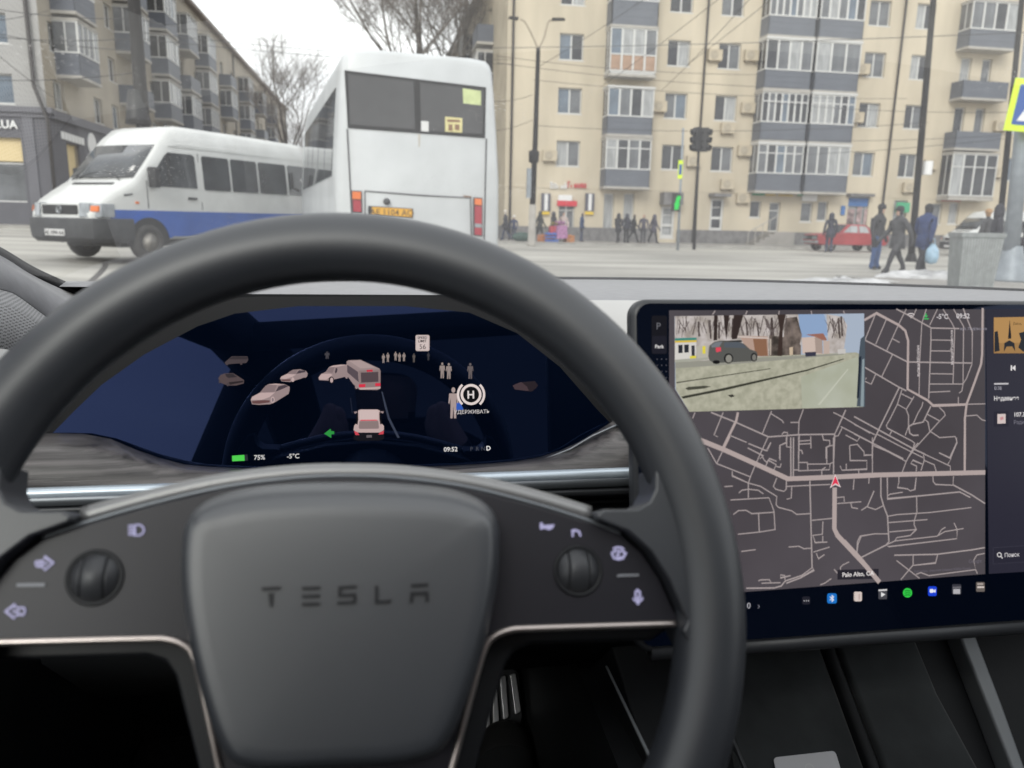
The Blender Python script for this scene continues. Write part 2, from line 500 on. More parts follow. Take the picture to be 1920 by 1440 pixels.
M_PIPE = mat('dark_drain_pipe', (0.055, 0.05, 0.05), 0.5, var=0.1)
M_YBLIND = mat('cream_blind', (0.72, 0.58, 0.33), 0.7, var=0.05)

MESHES = {}
def cached(key, fn):
    if key not in MESHES: MESHES[key] = fn()
    return MESHES[key]

def window(parent, FM, x, z, w, h, cols=2, style=None, rnd=random, transom=False, depth=0.16):
    """part window (its frame) with sub-part panes, set back in the opening"""
    def frame():
        mb = MB(); t = .065
        mb.box(0, w, 0, .07, 0, t); mb.box(0, w, 0, .07, h - t, h); mb.box(0, t, .001, .069, t, h - t); mb.box(w - t, w, .001, .069, t, h - t)
        for i in range(1, cols):
            c = w * i / cols; mb.box(c - t * .7, c + t * .7, -.002, .068, t, h - t)
        if transom: mb.box(t, w - t, .004, .064, h * .72 - .03, h * .72 + .03)
        mb.box(-.05, w + .05, -.17, .0, -.05, -.001)
        return mb.mesh('window', M_WFRAME)
    me = cached(('wf', round(w, 2), round(h, 2), cols, transom), frame)
    o = obj('window', me, parent, mtx=FM @ Matrix.Translation((x, depth, z)))
    pw = (w - .13) / cols
    for i in range(cols):
        k = style if style is not None else rnd.choice((0, 0, 1, 1, 2, 2, 3))
        if rnd.random() < .25 and style is None: k = rnd.choice((0, 1, 2))
        pm = cached(('pane', round(pw, 2), round(h, 2), k), lambda: MB().box(0, pw - .02, 0, .012, .06, h - .06).mesh('pane', M_PAN[k]))
        obj('pane', pm, o, loc=(.075 + i * pw, .028, 0))
    return o

def wall_mesh(length, z0, z1, openings, depth=0.24):
    """front sheet of a wall with real openings and reveals; x along, y inwards, z up"""
    xs = sorted(set([0, length] + [v for o in openings for v in (o[0], o[2]) if 0 < v < length]))
    zs = sorted(set([z0, z1] + [v for o in openings for v in (o[1], o[3]) if z0 < v < z1]))
    mb = MB()
    for i in range(len(xs) - 1):
        for j in range(len(zs) - 1):
            cx, cz = (xs[i] + xs[i + 1]) / 2, (zs[j] + zs[j + 1]) / 2
            if any(o[0] < cx < o[2] and o[1] < cz < o[3] for o in openings): continue
            mb.add([(xs[i], 0, zs[j]), (xs[i + 1], 0, zs[j]), (xs[i + 1], 0, zs[j + 1]), (xs[i], 0, zs[j + 1])], [(0, 1, 2, 3)])
    for (a, b, c, d) in openings:
        mb.add([(a, 0, b), (c, 0, b), (c, depth, b), (a, depth, b)], [(3, 2, 1, 0)])
        mb.add([(a, 0, d), (c, 0, d), (c, depth, d), (a, depth, d)], [(0, 1, 2, 3)])
        mb.add([(a, 0, b), (a, depth, b), (a, depth, d), (a, 0, d)], [(0, 1, 2, 3)])
        mb.add([(c, 0, b), (c, depth, b), (c, depth, d), (c, 0, d)], [(3, 2, 1, 0)])
    return mb

def balcony(parent, FM, x, z, w, ph, gh, dp=1.05, pm=None, n=4, transom=False, rnd=random, infill=None, lip=None, taper=0.0, flush=False):
    """part balcony (slab) > parapet, glazing frame, pane, roof"""
    pm = pm or M_BALC
    key = ('slab', round(w, 2), dp)
    o = obj('balcony', cached(key, lambda: MB().box(-.04, w + .04, -dp - .04, 0, -.14, 0).mesh('balcony', M_SLAB)), parent,
            mtx=FM @ Matrix.Translation((x, 0, z)))
    def par():
        mb = MB(); t = taper
        for (p, q) in (((0, -dp), (w, -dp)), ((0, -dp), (0, -.002)), ((w, -dp), (w, -.002))):
            dx, dy = q[0] - p[0], q[1] - p[1]; L = math.hypot(dx, dy); nx, ny = dy / L, -dx / L
            if p == (0, -dp) and q[0] == 0: nx, ny = -1, 0
            if p[0] == w: nx, ny = 1, 0
            k = 6 if dx else 3
            bh = ph / k if False else ph
            for s in range(3):
                a, b = ph * s / 3 + .004, ph * (s + 1) / 3 - .004
                mb.hexa([(p[0] + nx * .0, p[1] + ny * .0, a), (q[0], q[1], a), (q[0] - nx * .05, q[1] - ny * .05, a), (p[0] - nx * .05, p[1] - ny * .05, a),
                         (p[0] + nx * (.0), p[1], b), (q[0], q[1], b), (q[0] - nx * .05, q[1] - ny * .05, b), (p[0] - nx * .05, p[1] - ny * .05, b)])
            mb.hexa([(p[0] - nx * .02, p[1] - ny * .02, 0), (q[0] - nx * .02, q[1] - ny * .02, 0), (q[0] - nx * .04, q[1] - ny * .04, 0), (p[0] - nx * .04, p[1] - ny * .04, 0),
                     (p[0] - nx * .02, p[1] - ny * .02, ph), (q[0] - nx * .02, q[1] - ny * .02, ph), (q[0] - nx * .04, q[1] - ny * .04, ph), (p[0] - nx * .04, p[1] - ny * .04, ph)])
        return mb.mesh('parapet', pm)
    obj('parapet', cached(('par', round(w, 2), round(ph, 2), dp, pm.name), par), o)
    if gh > 0:
        z0, z1 = ph, ph + gh
        def fr():
            mb = MB(); t = .055
            y = -dp + .01
            mb.box(-.015, w + .015, y - .035, y + .05, z0, z0 + .07); mb.box(-.015, w + .015, y - .035, y + .05, z1 - .07, z1)
            for i in range(n + 1):
                c = w * i / n
                mb.box(max(-.01, c - t), min(w + .01, c + t), y - .03, y + .045, z0 + .07, z1 - .07)
            if transom: mb.box(0, w, y - .02, y + .03, z0 + gh * .68, z0 + gh * .68 + .06)
            if infill: mb.box(0, w, y - .02, y + .03, z0 + gh * .38, z0 + gh * .38 + .07)
            for xx in (0, w):
                mb.box(xx - .012, xx + .012, y + .05, -.01, z0, z0 + .07); mb.box(xx - .012, xx + .012, y + .05, -.01, z1 - .07, z1)
                mb.box(xx - .012, xx + .012, -dp / 2 - .03, -dp / 2 + .03, z0 + .07, z1 - .07)
            return mb.mesh('glazing_frame', M_WFRAME)
        obj('glazing_frame', cached(('gf', round(w, 2), round(ph, 2), round(gh, 2), n, transom, bool(infill), dp), fr), o)
        pw = w / n
        for i in range(n):
            k = rnd.choice((0, 1, 1, 2, 3))
            lo = z0 + gh * .38 + .07 if infill else z0 + .05
            me = cached(('gp', round(pw, 2), round(lo, 2), round(z1, 2), k), lambda: MB().box(.03, pw - .03, 0, .012, lo, z1 - .05).mesh('pane', M_PAN[k]))
            obj('pane', me, o, loc=(i * pw, -dp + .022, 0))
            if infill:
                me = cached(('gi', round(pw, 2), infill.name), lambda: MB().box(.03, pw - .03, 0, .014, z0 + .06, z0 + gh * .38).mesh('infill_panel', infill))
                obj('infill_panel', me, o, loc=(i * pw, -dp + .018, 0))
        for xx in (.006, w - .018):
            k = rnd.choice((0, 1))
            me = cached(('gs', round(ph, 2), round(gh, 2), dp, k), lambda: MB().box(0, .012, -dp + .03, -.02, z0 + .05, z1 - .05).mesh('pane', M_PAN[k]))
            obj('pane', me, o, loc=(xx, 0, 0))
        lm = lip or M_SLAB
        obj('cover', cached(('cov', round(w, 2), round(z1, 2), dp, lm.name), lambda: MB().box(-.06, w + .06, -dp - .07, 0, z1 + .001, z1 + .1).mesh('cover', lm)), o)
    return o

def ac_unit(parent, FM, x, z, w=.85, h=.6):
    def mk():
        mb = MB(); mb.box(0, w, -.32, -.05, 0, h)
        mb.m(1).lathe([(.0, -.33), (.22, -.335), (.23, -.322), (.25, -.321)], 16, 'y', (w * .4, 0, h * .5))
        mb.m(1).box(.1, .16, -.3, -.001, -.08, -.001); mb.box(w - .16, w - .1, -.3, -.001, -.08, -.001)
        return mb.mesh('air_conditioner', [M_AC, M_ACD])
    return obj('air_conditioner', cached(('ac', round(w, 2)), mk), parent, mtx=FM @ Matrix.Translation((x, 0, z)))

# ------------------------------------------------ beige five-storey house behind the crossing
YF, XF = 46.32, 7.08
ZB = -0.12
bld = thing('apartment_building', 'long beige five-storey apartment building with slate balconies above a row of shops', 'building', (XF, YF, ZB))
FM = Matrix.Identity(4)
def fx(x): return x - XF
def fz(z): return z - ZB
ROWS = [(4.42, 5.88), (7.40, 8.84), (10.36, 11.80), (13.32, 14.76)]
COLS = [(10.12, 11.56), (16.66, 18.06), (19.84, 21.24), (29.35, 30.78), (32.52, 33.80), (40.3, 41.7), (43.6, 45.0)]
open_m = [(fx(a), fz(c), fx(b), fz(d)) for a, b in COLS for c, d in ROWS]
for (a, b) in ((36.0, 36.75), (37.5, 38.2)):              # door and window pairs behind the open balconies
    for r in (1, 2, 3): open_m.append((fx(a), fz(ROWS[r][0] - .35), fx(b), fz(ROWS[r][1])))
def shop_px(x0, y0, x1, y1):
    p, q = at_y(x0, y1, YF), at_y(x1, y0, YF)
    return (p.x - XF, p.z - ZB, q.x - XF, q.z - ZB)
SHOP = {'door1': shop_px(1046, 376, 1078, 441), 'tall1': shop_px(1130, 363, 1152, 431), 'tall2': shop_px(1167, 363, 1190, 431),
        'door2': shop_px(1237, 387, 1266, 446), 'door3': shop_px(1329, 372, 1358, 433), 'win1': shop_px(1405, 377, 1428, 408),
        'door4': shop_px(1439, 380, 1464, 434), 'win2': shop_px(1500, 380, 1525, 416), 'win3': shop_px(1531, 378, 1554, 414),
        'show': shop_px(1586, 369, 1631, 424), 'win4': shop_px(1672, 376, 1702, 420), 'win5': shop_px(1745, 382, 1768, 420), 'win6': shop_px(1776, 380, 1800, 420)}
open_m += list(SHOP.values())
wall_mesh(48, 0, 16.9, open_m).build('facade_wall', M_STUCCO, bld)
rnd = random.Random(5)
for a, b in COLS:
    for c, d in ROWS: window(bld, FM, fx(a), fz(c), b - a, d - c, 2, rnd=rnd)
for (a, b) in ((36.0, 36.75), (37.5, 38.2)):
    for r in (1, 2, 3): window(bld, FM, fx(a), fz(ROWS[r][0] - .35), b - a, ROWS[r][1] - ROWS[r][0] + .35, 1, rnd=rnd)
for k, (a, b, c, d) in SHOP.items():
    st = {'tall1': 2, 'tall2': 2, 'win2': 1, 'win3': 1, 'door1': 1, 'win1': 0}.get(k)
    window(bld, FM, a, b, c - a, d - b, 1 if k.startswith(('tall', 'win')) else 2 if k == 'door1' else 1, style=st, rnd=rnd, transom=k.startswith('door'))
# white door leaves over the lower part of the doors
for k in ('door2', 'door3'):
    a, b, c, d = SHOP[k]; w = c - a; mb = MB()
    for (p, q, r, s) in ((0, .16, 0, 1), (.84, 1, 0, 1), (.16, .84, 0, .1), (.16, .84, .93, 1), (.16, .84, .36, .44)):
        mb.box(a + w * p, a + w * q, .06, .12, b + (d - b) * r, b + (d - b) * s)
    mb.build('door', M_WFRAME, bld)
# body behind the facade: side wall with its balconies, roof, back
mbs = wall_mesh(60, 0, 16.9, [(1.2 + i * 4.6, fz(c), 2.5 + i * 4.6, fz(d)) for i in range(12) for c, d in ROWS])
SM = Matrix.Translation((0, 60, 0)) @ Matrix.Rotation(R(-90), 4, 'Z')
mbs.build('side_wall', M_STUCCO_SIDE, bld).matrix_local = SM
for i in range(12):
    for c, d in ROWS: window(bld, SM, 1.2 + i * 4.6, fz(c), 1.3, d - c, 2, rnd=rnd)
for i, yy in enumerate((6, 15.5, 24, 33, 42)):
    for r in range(4): balcony(bld, SM, 60 - yy - 2.8, fz(ROWS[r][0] - .95), 2.8, 1.05, 1.35 if (i + r) % 3 else 0, pm=M_BALC2, rnd=rnd)
mb = MB(); mb.box(-.4, 48.3, -.45, 60.3, 16.9, 17.1); mb.box(-.2, 48.1, -.25, 60, 17.1, 17.25)
mb.build('roof', M_ROOF, bld)
mb = MB(); mb.box(47.9, 48, .3, 60, 0, 16.9); mb.box(.3, 48, 59.9, 60, 0, 16.9); mb.box(.3, 47.9, .55, .6, 0, 16.9); mb.box(.5, .55, .6, 59.9, 0, 16.9)
mb.build('back_wall', M_STUCCO_SIDE, bld)
mb = MB(); mb.box(-.06, fx(16.6), -.07, -.001, -.2, 1.0); mb.box(fx(17.9), fx(23.7), -.07, -.001, -.2, .98); mb.box(fx(24.9), 48, -.07, -.001, -.2, .96); mb.box(-.07, -.001, -.07, 60, -.2, 1.0)
mb.build('plinth', M_PLINTH, bld)
# balcony stacks
zt = [ROWS[0][0] - 1.12 + 2.965 * i for i in range(4)]
balcony(bld, FM, fx(12.85), fz(zt[0]), 2.75, .98, 1.72, pm=M_BALC, n=4, transom=True, rnd=rnd)
balcony(bld, FM, fx(12.85), fz(zt[1]), 2.75, .98, 1.58, pm=M_BALC, n=4, rnd=rnd, lip=M_WFRAME)
balcony(bld, FM, fx(12.85), fz(zt[2]) + .35, 2.75, .12, 2.35, pm=M_WFRAME, n=4, rnd=rnd, infill=M_BRICKP)
balcony(bld, FM, fx(12.85), fz(zt[3]), 2.75, 1.3, 1.4, pm=M_BALC, n=4, rnd=rnd)
for r in range(4):
    balcony(bld, FM, fx(22.35), fz(zt[r]), 2.95, 1.02, 1.72, pm=M_BALC, n=(5, 7, 4, 7)[r], transom=r < 2, rnd=rnd, lip=M_SLAB if r % 2 else M_WFRAME)
    balcony(bld, FM, fx(25.55), fz(zt[r] + .02), 2.85, 1.02, 1.72, pm=M_BALC, n=(4, 6, 3, 5)[r], transom=r == 1, rnd=rnd, lip=M_WFRAME)
balcony(bld, FM, fx(35.5), fz(zt[0] - .1), 3.2, .12, 2.6, pm=M_SLAB, n=4, transom=True, rnd=rnd)
balcony(bld, FM, fx(35.5), fz(zt[1]), 3.2, 1.0, 0, pm=M_BALC, rnd=rnd)
balcony(bld, FM, fx(35.5), fz(zt[2] + .05), 3.2, 1.0, 0, pm=M_BALC, rnd=rnd)
balcony(bld, FM, fx(35.5), fz(zt[3] + .05), 3.2, 1.0, 1.6, pm=M_BALC, rnd=rnd)
for (x, z) in ((19.1, 10.75), (15.85, 7.72), (9.26, 4.68), (18.2, 4.66), (20.25, 6.66), (20.5, 3.36), (21.45, 7.88), (21.45, 5.38), (21.6, 2.56),
               (28.75, 10.45), (28.7, 7.62), (34.2, 4.96), (32.9, 3.5), (38.85, 7.5), (21.4, 10.85), (39.0, 4.6)):
    ac_unit(bld, FM, fx(x), fz(z))
for x in (6.98 + .4, 18.95, 31.65):
    MB().tube([(fx(x), -.12, .15), (fx(x), -.12, 16.4), (fx(x), -.3, 16.85)], .07, 8).build('drain_pipe', M_PIPE, bld, smooth=True)
for r in range(4):
    MB().box(-.03, 48, -.03, -.001, fz(ROWS[r][0] - 1.28), fz(ROWS[r][0] - 1.18)).build('string_course', M_STUCCO, bld) if r == 0 else None
# shop fronts: boards, canopies, lettering blocks
def board(name, px, m, dp=.08, off=.02):
    a, b, c, d = shop_px(*px); return MB().box(a, c, -dp - off, -off, b, d).build(name, m, bld)
M_RED = mat('signal_red_board', (0.62, 0.03, 0.05), 0.5, var=0.05)
M_GREENS = mat('green_board', (0.05, 0.36, 0.18), 0.5, var=0.08)
M_YELS = mat('yellow_letters', (0.80, 0.55, 0.04), 0.5, var=0.05)
M_WHITES = mat('white_sign_board', (0.78, 0.78, 0.78), 0.5, var=0.04)
M_DARKS = mat('dark_sign_board', (0.10, 0.10, 0.13), 0.5, var=0.1)
M_BLUES = mat('blue_sign_board', (0.05, 0.16, 0.42), 0.5, var=0.05)
M_POST = mat('poster_print', (0.35, 0.25, 0.25), 0.5, var=0.9, scale=2.2)
board('signboard', (1044, 377, 1081, 386), M_RED, .12)
board('signboard', (1046, 366, 1072, 376), M_WHITES, .1)
for x in (1014, 1096):
    s_ = board('light_box', (x, 363, x + 17, 396), M_DARKS, .2)
    a, b, c, d = shop_px(x + 5, 364, x + 12, 395); MB().box(a, c, -.235, -.225, b, d).build('sign_stripe', M_WHITES, s_)
    a, b, c, d = shop_px(x, 397, x + 15, 402); MB().box(a, c, -.2, -.02, b, d).build('sign_foot', M_YELS, s_)
def lettering(name, px, m, n, seed, slant=0.0, tall=0.6):
    a, b, c, d = shop_px(*px); rr = random.Random(seed); mb = MB(); w = (c - a) / n
    for i in range(n):
        h = (d - b) * (1 if i in (0,) else rr.uniform(tall, 1)); x = a + i * w
        mb.box(x + w * .08, x + w * .3, -.12, -.05, b, b + h)
        if rr.random() < .8: mb.box(x + w * .55, x + w * .8, -.12, -.05, b, b + h * rr.uniform(.7, 1))
        if rr.random() < .7: mb.box(x + w * .3, x + w * .55, -.118, -.052, b + h * .4, b + h * .58)
        if rr.random() < .6: mb.box(x + w * .08, x + w * .8, -.116, -.054, b + h * .86, b + h)
    return mb.build(name, m, bld)
lettering('sign_letter_row', (1030, 342, 1064, 354), M_WHITES, 5, 1)
lettering('sign_letter_row', (1063, 341, 1100, 352), M_RED, 6, 2, tall=.45)
lettering('sign_letter_row', (1434, 356, 1491, 367), M_YELS, 7, 3, tall=.9)
lettering('sign_letter_row', (1763, 366, 1802, 377), M_RED, 7, 9, tall=.9)
for (x0, y0, x1, y1) in ((1409, 355, 1433, 366), (1494, 356, 1505, 367)): board('shop_emblem', (x0, y0, x1, y1), M_GREENS, .1)
board('signboard', (1502, 364, 1531, 377), M_WHITES, .1)
board('signboard', (1575, 386, 1584, 403), M_BLUES, .08)
board('signboard', (1675, 380, 1701, 398), M_GREENS, .12, .2)
board('signboard', (1588, 372, 1629, 386), M_BLUES, .06, -.1)
for i, (x0, y0, x1, y1) in enumerate(((1588, 392, 1604, 420), (1606, 388, 1618, 419), (1620, 392, 1629, 420))): board('poster', (x0, y0, x1, y1), M_POST, .03, -.1)
board('canopy', (1236, 362, 1273, 384), M_PLINTH, .8)
board('canopy', (1328, 364, 1360, 369), M_PLINTH, .9)
board('canopy', (1586, 364, 1632, 368), M_PLINTH, .5)
# steps with a railing to the shop door on a raised floor
mb = MB()
a, b, c, d = SHOP['door4']
for i in range(6): mb.box(a - .3 - i * .3, c + .3 + i * .01, -1.5 + .006 * i, -.075 - .004 * i, -.2 - .01 * i, b - .17 * i)
mb.build('entrance_steps', M_PAVE, bld)
mb = MB()
for i in range(5): mb.tube([(a - .2 - i * .45, -1.5, max(.1, b - .25 * i)), (a - .2 - i * .45, -1.5, b - .25 * i + .95)], .025, 6)
mb.tube([(a - .2 - 4 * .45, -1.5, b - 1.0 + .95), (a - .2, -1.5, b + .95)], .03, 6)
mb.build('railing', M_SLAB, bld)

# ------------------------------------------------ left corner building
XL, YL, ZL = -15.33, 40.4, 0.38
lb = thing('apartment_building', 'grey-beige corner apartment building with a charcoal shop floor and a row of dark balconies', 'building', (XL, YL, ZL))
def lz(z): return z - ZL
LFM = Matrix.Translation((-45, 0, 0))                                   # front face, x runs left to right
LSM = Matrix.Rotation(R(90), 4, 'Z')                                    # side face along +Y, facing +X
LR = [(5.95, 7.25), (8.55, 9.85), (11.42, 12.72), (14.28, 15.58)]
fo = [(45 - 2.95 - i * 3.4, lz(c), 45 - 1.35 - i * 3.4, lz(d)) for i in range(10) for c, d in LR]
shopwin = (45 - 4.1, lz(1.55), 45 - 1.2, lz(4.45))
shopw2 = (45 - 8.6, lz(1.55), 45 - 5.2, lz(4.45))
fo += [shopwin, shopw2]
wall_mesh(45, 0, 17.2, fo).build('front_wall', M_STUCCO_LF, lb).matrix_local = LFM
rl = random.Random(8)
for o_ in fo[:-2]: window(lb, LFM, o_[0], o_[1], o_[2] - o_[0], o_[3] - o_[1], 2, style=3, rnd=rl)
for o_ in (shopwin, shopw2):
    window(lb, LFM, o_[0], o_[1], o_[2] - o_[0], (o_[3] - o_[1]) * .62, 1, style=1, rnd=rl)
    MB().box(o_[0], o_[2], .1, .14, o_[1] + (o_[3] - o_[1]) * .64, o_[3]).build('blind', M_YBLIND, lb).matrix_local = LFM
so = []
for i in range(22):
    for c, d in LR: so.append((1.0 + i * 4.05 + (1.2 if i % 2 else 0), lz(c), 2.3 + i * 4.05 + (1.2 if i % 2 else 0), lz(d)))
sd_ = [(1.6, lz(1.4), 3.2, lz(4.45)), (4.6, lz(1.4), 6.4, lz(4.45)), (8, lz(1.4), 10.5, lz(4.45)), (12.5, lz(1.4), 15, lz(4.45))]
# x of the side frame runs along +Y and its inward side points to -X
wall_mesh(92, 0, 17.2, so + sd_).build('street_wall', M_STUCCO_L, lb).matrix_local = LSM
for o_ in so: window(lb, LSM, o_[0], o_[1], o_[2] - o_[0], o_[3] - o_[1], 2, rnd=rl)
for i, o_ in enumerate(sd_):
    window(lb, LSM, o_[0], o_[1], o_[2] - o_[0], o_[3] - o_[1], 1, style=1, rnd=rl)
    if i < 3: MB().box(o_[0] + .05, o_[2] - .05, .1, .14, o_[1] + .1, o_[3] - .05).build('blind', M_YBLIND, lb).matrix_local = LSM
for i, yy in enumerate((1.5, 10.6, 17.8, 24.2, 31, 40.6, 51, 61, 71)):
    for r in range(1, 4):
        gl = 1.45 if (i * 3 + r * 2) % 4 != 1 else 0
        balcony(lb, LSM, yy, lz(LR[r][0] - 1.0), 2.7 if i == 0 else 3.1, 1.0, gl, dp=1.1, pm=M_BALC2 if (i + r) % 3 else M_BALC, n=4, rnd=rl)
    if i > 1: balcony(lb, LSM, yy, lz(LR[0][0] - 1.15), 3.1, 1.1, 1.45 if i % 2 else 0, dp=1.1, pm=M_BALC2, n=4, rnd=rl)
mb = MB()
# charcoal cladding of the shop floor, set proud of the wall, with piers and cornice
for (a, b) in ((0, shopw2[0]), (shopw2[2], shopwin[0]), (shopwin[2], 45.12)): mb.box(a, b, -.12, -.001, 0, 4.6)
for (a, b) in ((shopw2[0], shopw2[2]), (shopwin[0], shopwin[2])): mb.box(a, b, -.12, -.001, 0, shopwin[1]); mb.box(a, b, -.12, -.001, shopwin[3], 4.6)
mb.box(0, 45.12, -.118, -.001, 4.6, 5.2)
mb.build('shop_cladding', M_CLAD, lb).matrix_local = LFM
mb = MB(); mb.box(0, 45.3, -.3, -.002, 5.2, 5.45); mb.box(0, 45.2, -.2, -.002, 5.0, 5.2)
for x in (43.95, 40.2, 36, 31, 26): mb.box(x, x + .45, -.17, -.121, 0, 5.0)
mb.build('shop_cornice', M_CLAD2, lb).matrix_local = LFM
mb = MB(); p = 0
for (a, b, c, d) in sd_: mb.box(p, a, -.12, -.001, 0, 5.0); mb.box(a, c, -.12, -.001, d, 5.0); mb.box(a, c, -.12, -.001, 0, b); p = c
mb.box(p, 18, -.12, -.001, 0, 5.0)
mb.build('shop_cladding', M_CLAD, lb).matrix_local = LSM
mb = MB(); mb.box(.001, 18, -.28, -.002, 5.0, 5.4)
mb.build('shop_cornice', M_CLAD2, lb).matrix_local = LSM
text_mesh('sign_lettering', 'IC.UA', .50, M_WHITES, lb, 0, 0, align='RIGHT', bold=.012, depth=.02).matrix_local = LFM @ Matrix.Translation((45 - 1.25, -.2, lz(4.86))) @ Matrix.Rotation(R(90), 4, 'X')
mb = MB()
for i in range(7): mb.box(1.0 + i * .42, 1.34 + i * .42, -.16, -.121, 4.2 - .01 * i, 4.55 - .01 * i)
for i in range(6): mb.box(6.2 + i * .45, 6.56 + i * .45, -.16, -.121, 4.1, 4.45)
mb.build('sign_letter_row', M_WHITES, lb).matrix_local = LSM
MB().lathe([(0, -.18), (.55, -.18), (.58, -.16), (.58, -.121)], 24, 'y', (5.0, 0, 4.3)).build('shop_emblem', M_WHITES, lb).matrix_local = LSM
mb = MB(); mb.box(-45.3, .45, -.45, 92, 17.2, 17.5); mb.box(-45, .2, -.2, 92, 17.5, 17.7)
mb.build('roof', M_ROOF, lb)
for i, yy in enumerate((22, 38, 55)): MB().box(-1.6, -.9, yy, yy + .7, 17.7, 18.9).build('chimney', M_STUCCO_L, lb)
MB().box(-1.5, -.5, 20.5, 21.5, 17.7, 19.9).build('chimney', M_PIPE, lb)
mb = MB(); mb.box(-45, -44.9, .3, 92, 0, 17.2); mb.box(-45, -.3, 91.9, 92, 0, 17.2); mb.box(-45, -.5, .5, .55, 0, 17.2); mb.box(-.55, -.5, .5, 92, 0, 17.2)
mb.build('back_wall', M_STUCCO_L, lb)
MB().tube([(.12, -.35, .3), (.12, -.35, 4.9), (-.35, -.3, 6.4), (-.4, -.15, 6.8), (-.45, -.12, 17)], .085, 8).build('drain_pipe', M_PIPE, lb, smooth=True)
for yy in (20, 48, 70): MB().tube([(.12, yy, .3), (.12, yy, 17)], .07, 8).build('drain_pipe', M_PIPE, lb, smooth=True)

# distant block closing the street
fb = thing('apartment_building', 'brown far-off block at the end of the street behind the bare tree', 'building', (-13.0, 150, .3))
mbf = wall_mesh(20, 0, 12.5, [(1 + i * 3.2, 1.5 + j * 3, 2.3 + i * 3.2, 3 + j * 3) for i in range(6) for j in range(4)]); mbf.build('front_wall', M_STUCCO_L, fb)
for i in range(6):
    for j in range(4): window(fb, Matrix.Identity(4), 1 + i * 3.2, 1.5 + j * 3, 1.3, 1.5, 2, rnd=rl)
mb = MB(); mb.box(-.3, 20.3, -.3, 14, 12.5, 12.8); mb.build('roof', M_ROOF, fb)
mb = MB(); mb.box(19.9, 20, .3, 14, 0, 12.5); mb.box(0, .1, .3, 14, 0, 12.5); mb.box(0, 20, .5, .6, 0, 12.5); mb.box(0, 20, 13.9, 14, 0, 12.5); mb.build('back_wall', M_STUCCO_L, fb)

# ================================================================== TREES
M_BARK = mat('dark_bark', (0.085, 0.072, 0.062), 0.9, var=0.3, scale=6)
M_TWIG = mat('bare_twig', (0.20, 0.175, 0.155), 0.9, var=0.25, scale=6)
def bare_tree(label, loc, h, r0, seed, limbs, spread=0.55, levels=5, trunk_to=.35, lean=(0, 0)):
    rnd = random.Random(seed)
    t = thing('bare_tree', label, 'tree', loc)
    tb, cb = MB(), MB()
    def grow(p, d, L, r, lev):
        n = 4; pts = [p.copy()]; rs = [r]; q = p.copy(); dd = d.copy()
        for i in range(n):
            dd = (dd + Vector((rnd.uniform(-1, 1), rnd.uniform(-1, 1), rnd.uniform(-.2, .6))) * .13).normalized()
            q = q + dd * L / n; pts.append(q.copy()); rs.append(r * (1 - .5 * (i + 1) / n))
        (tb if lev >= levels - 1 else cb).tube(pts, rs, 7 if lev >= levels - 1 else 4 if lev > 1 else 3, caps=False)
        if lev == 0: return
        k = {0: 0}.get(lev, rnd.choice((2, 3, 3)) if lev > 2 else rnd.choice((3, 4, 4)))
        for i in range(k):
            f = rnd.uniform(.35, 1.0); idx = min(n - 1, int(f * n)); bp = pts[idx].lerp(pts[idx + 1], f * n - idx if idx < n - 1 else 1)
            ax = Vector((rnd.uniform(-1, 1), rnd.uniform(-1, 1), rnd.uniform(-.1, .7))).normalized()
            nd = (dd * (1 - spread) + ax * spread).normalized()
            grow(bp, nd, L * rnd.uniform(.55, .8), max(.012, rs[idx] * rnd.uniform(.38, .55)), lev - 1)
        grow(pts[-1], (dd + Vector((0, 0, .15))).normalized(), L * .72, rs[-1], lev - 1)
    base = Vector((0, 0, -.1)); top = Vector((lean[0], lean[1], h * trunk_to))
    tb.tube([base, base.lerp(top, .15), base.lerp(top, .6), top], [r0 * 1.35, r0, r0 * .85, r0 * .7], 9)
    for i in range(limbs):
        a = i * 2 * math.pi / limbs + rnd.uniform(-.4, .4)
        d = Vector((math.cos(a) * .55, math.sin(a) * .55, 1)).normalized()
        grow(base.lerp(top, rnd.uniform(.75, 1)), d, h * .27, r0 * .36, levels - 1)
    grow(top, Vector((0, 0, 1)), h * .28, r0 * .62, levels - 1)
    tb.build('trunk', M_BARK, t, smooth=True, fix=False)
    cb.build('crown', M_TWIG, t, smooth=True, fix=False)
    return t
bare_tree('small bare tree rising above the white minibus roof at the street end', (-7.2, 62.5, .4), 11.8, .24, 4, 5, .5, 5, .5)
bare_tree('tall bare tree with thick dark trunk behind the white bus', (2.6, 56, .2), 21, .44, 9, 6, .62, 6, .44)
bare_tree('second bare tree with a forked trunk nearer the beige building', (4.9, 60, .2), 20, .38, 21, 5, .58, 6, .46, (.9, 0))
bare_tree('faint bare tree far down the street beside the brown block', (-9.5, 96, .4), 13, .25, 14, 4, .5, 5, .4)

# ================================================================== POLES AND SIGNS
M_POLE = mat('dark_steel_pole', (0.022, 0.021, 0.021), 0.7, spec=.25, var=0.2, scale=3)
M_CONC = mat('concrete_pole', (0.36, 0.34, 0.31), 0.85, var=0.12, scale=2)
M_GALV = mat('grey_galvanised_post', (0.27, 0.30, 0.33), 0.5, metal=0.2, var=0.12, scale=5)
M_BLK = mat('black_plastic', (0.02, 0.02, 0.021), 0.5, var=0.1)
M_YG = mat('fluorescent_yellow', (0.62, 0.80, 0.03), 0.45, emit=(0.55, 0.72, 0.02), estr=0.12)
M_SBLUE = mat('sign_blue', (0.03, 0.10, 0.36), 0.4)
M_SWHITE = mat('sign_white', (0.8, 0.8, 0.8), 0.4)
M_TAN = mat('tan_painted_pole', (0.34, 0.29, 0.22), 0.7, var=0.15, scale=2)
M_WIRE = mat('black_cable', (0.04, 0.04, 0.042), 0.6)

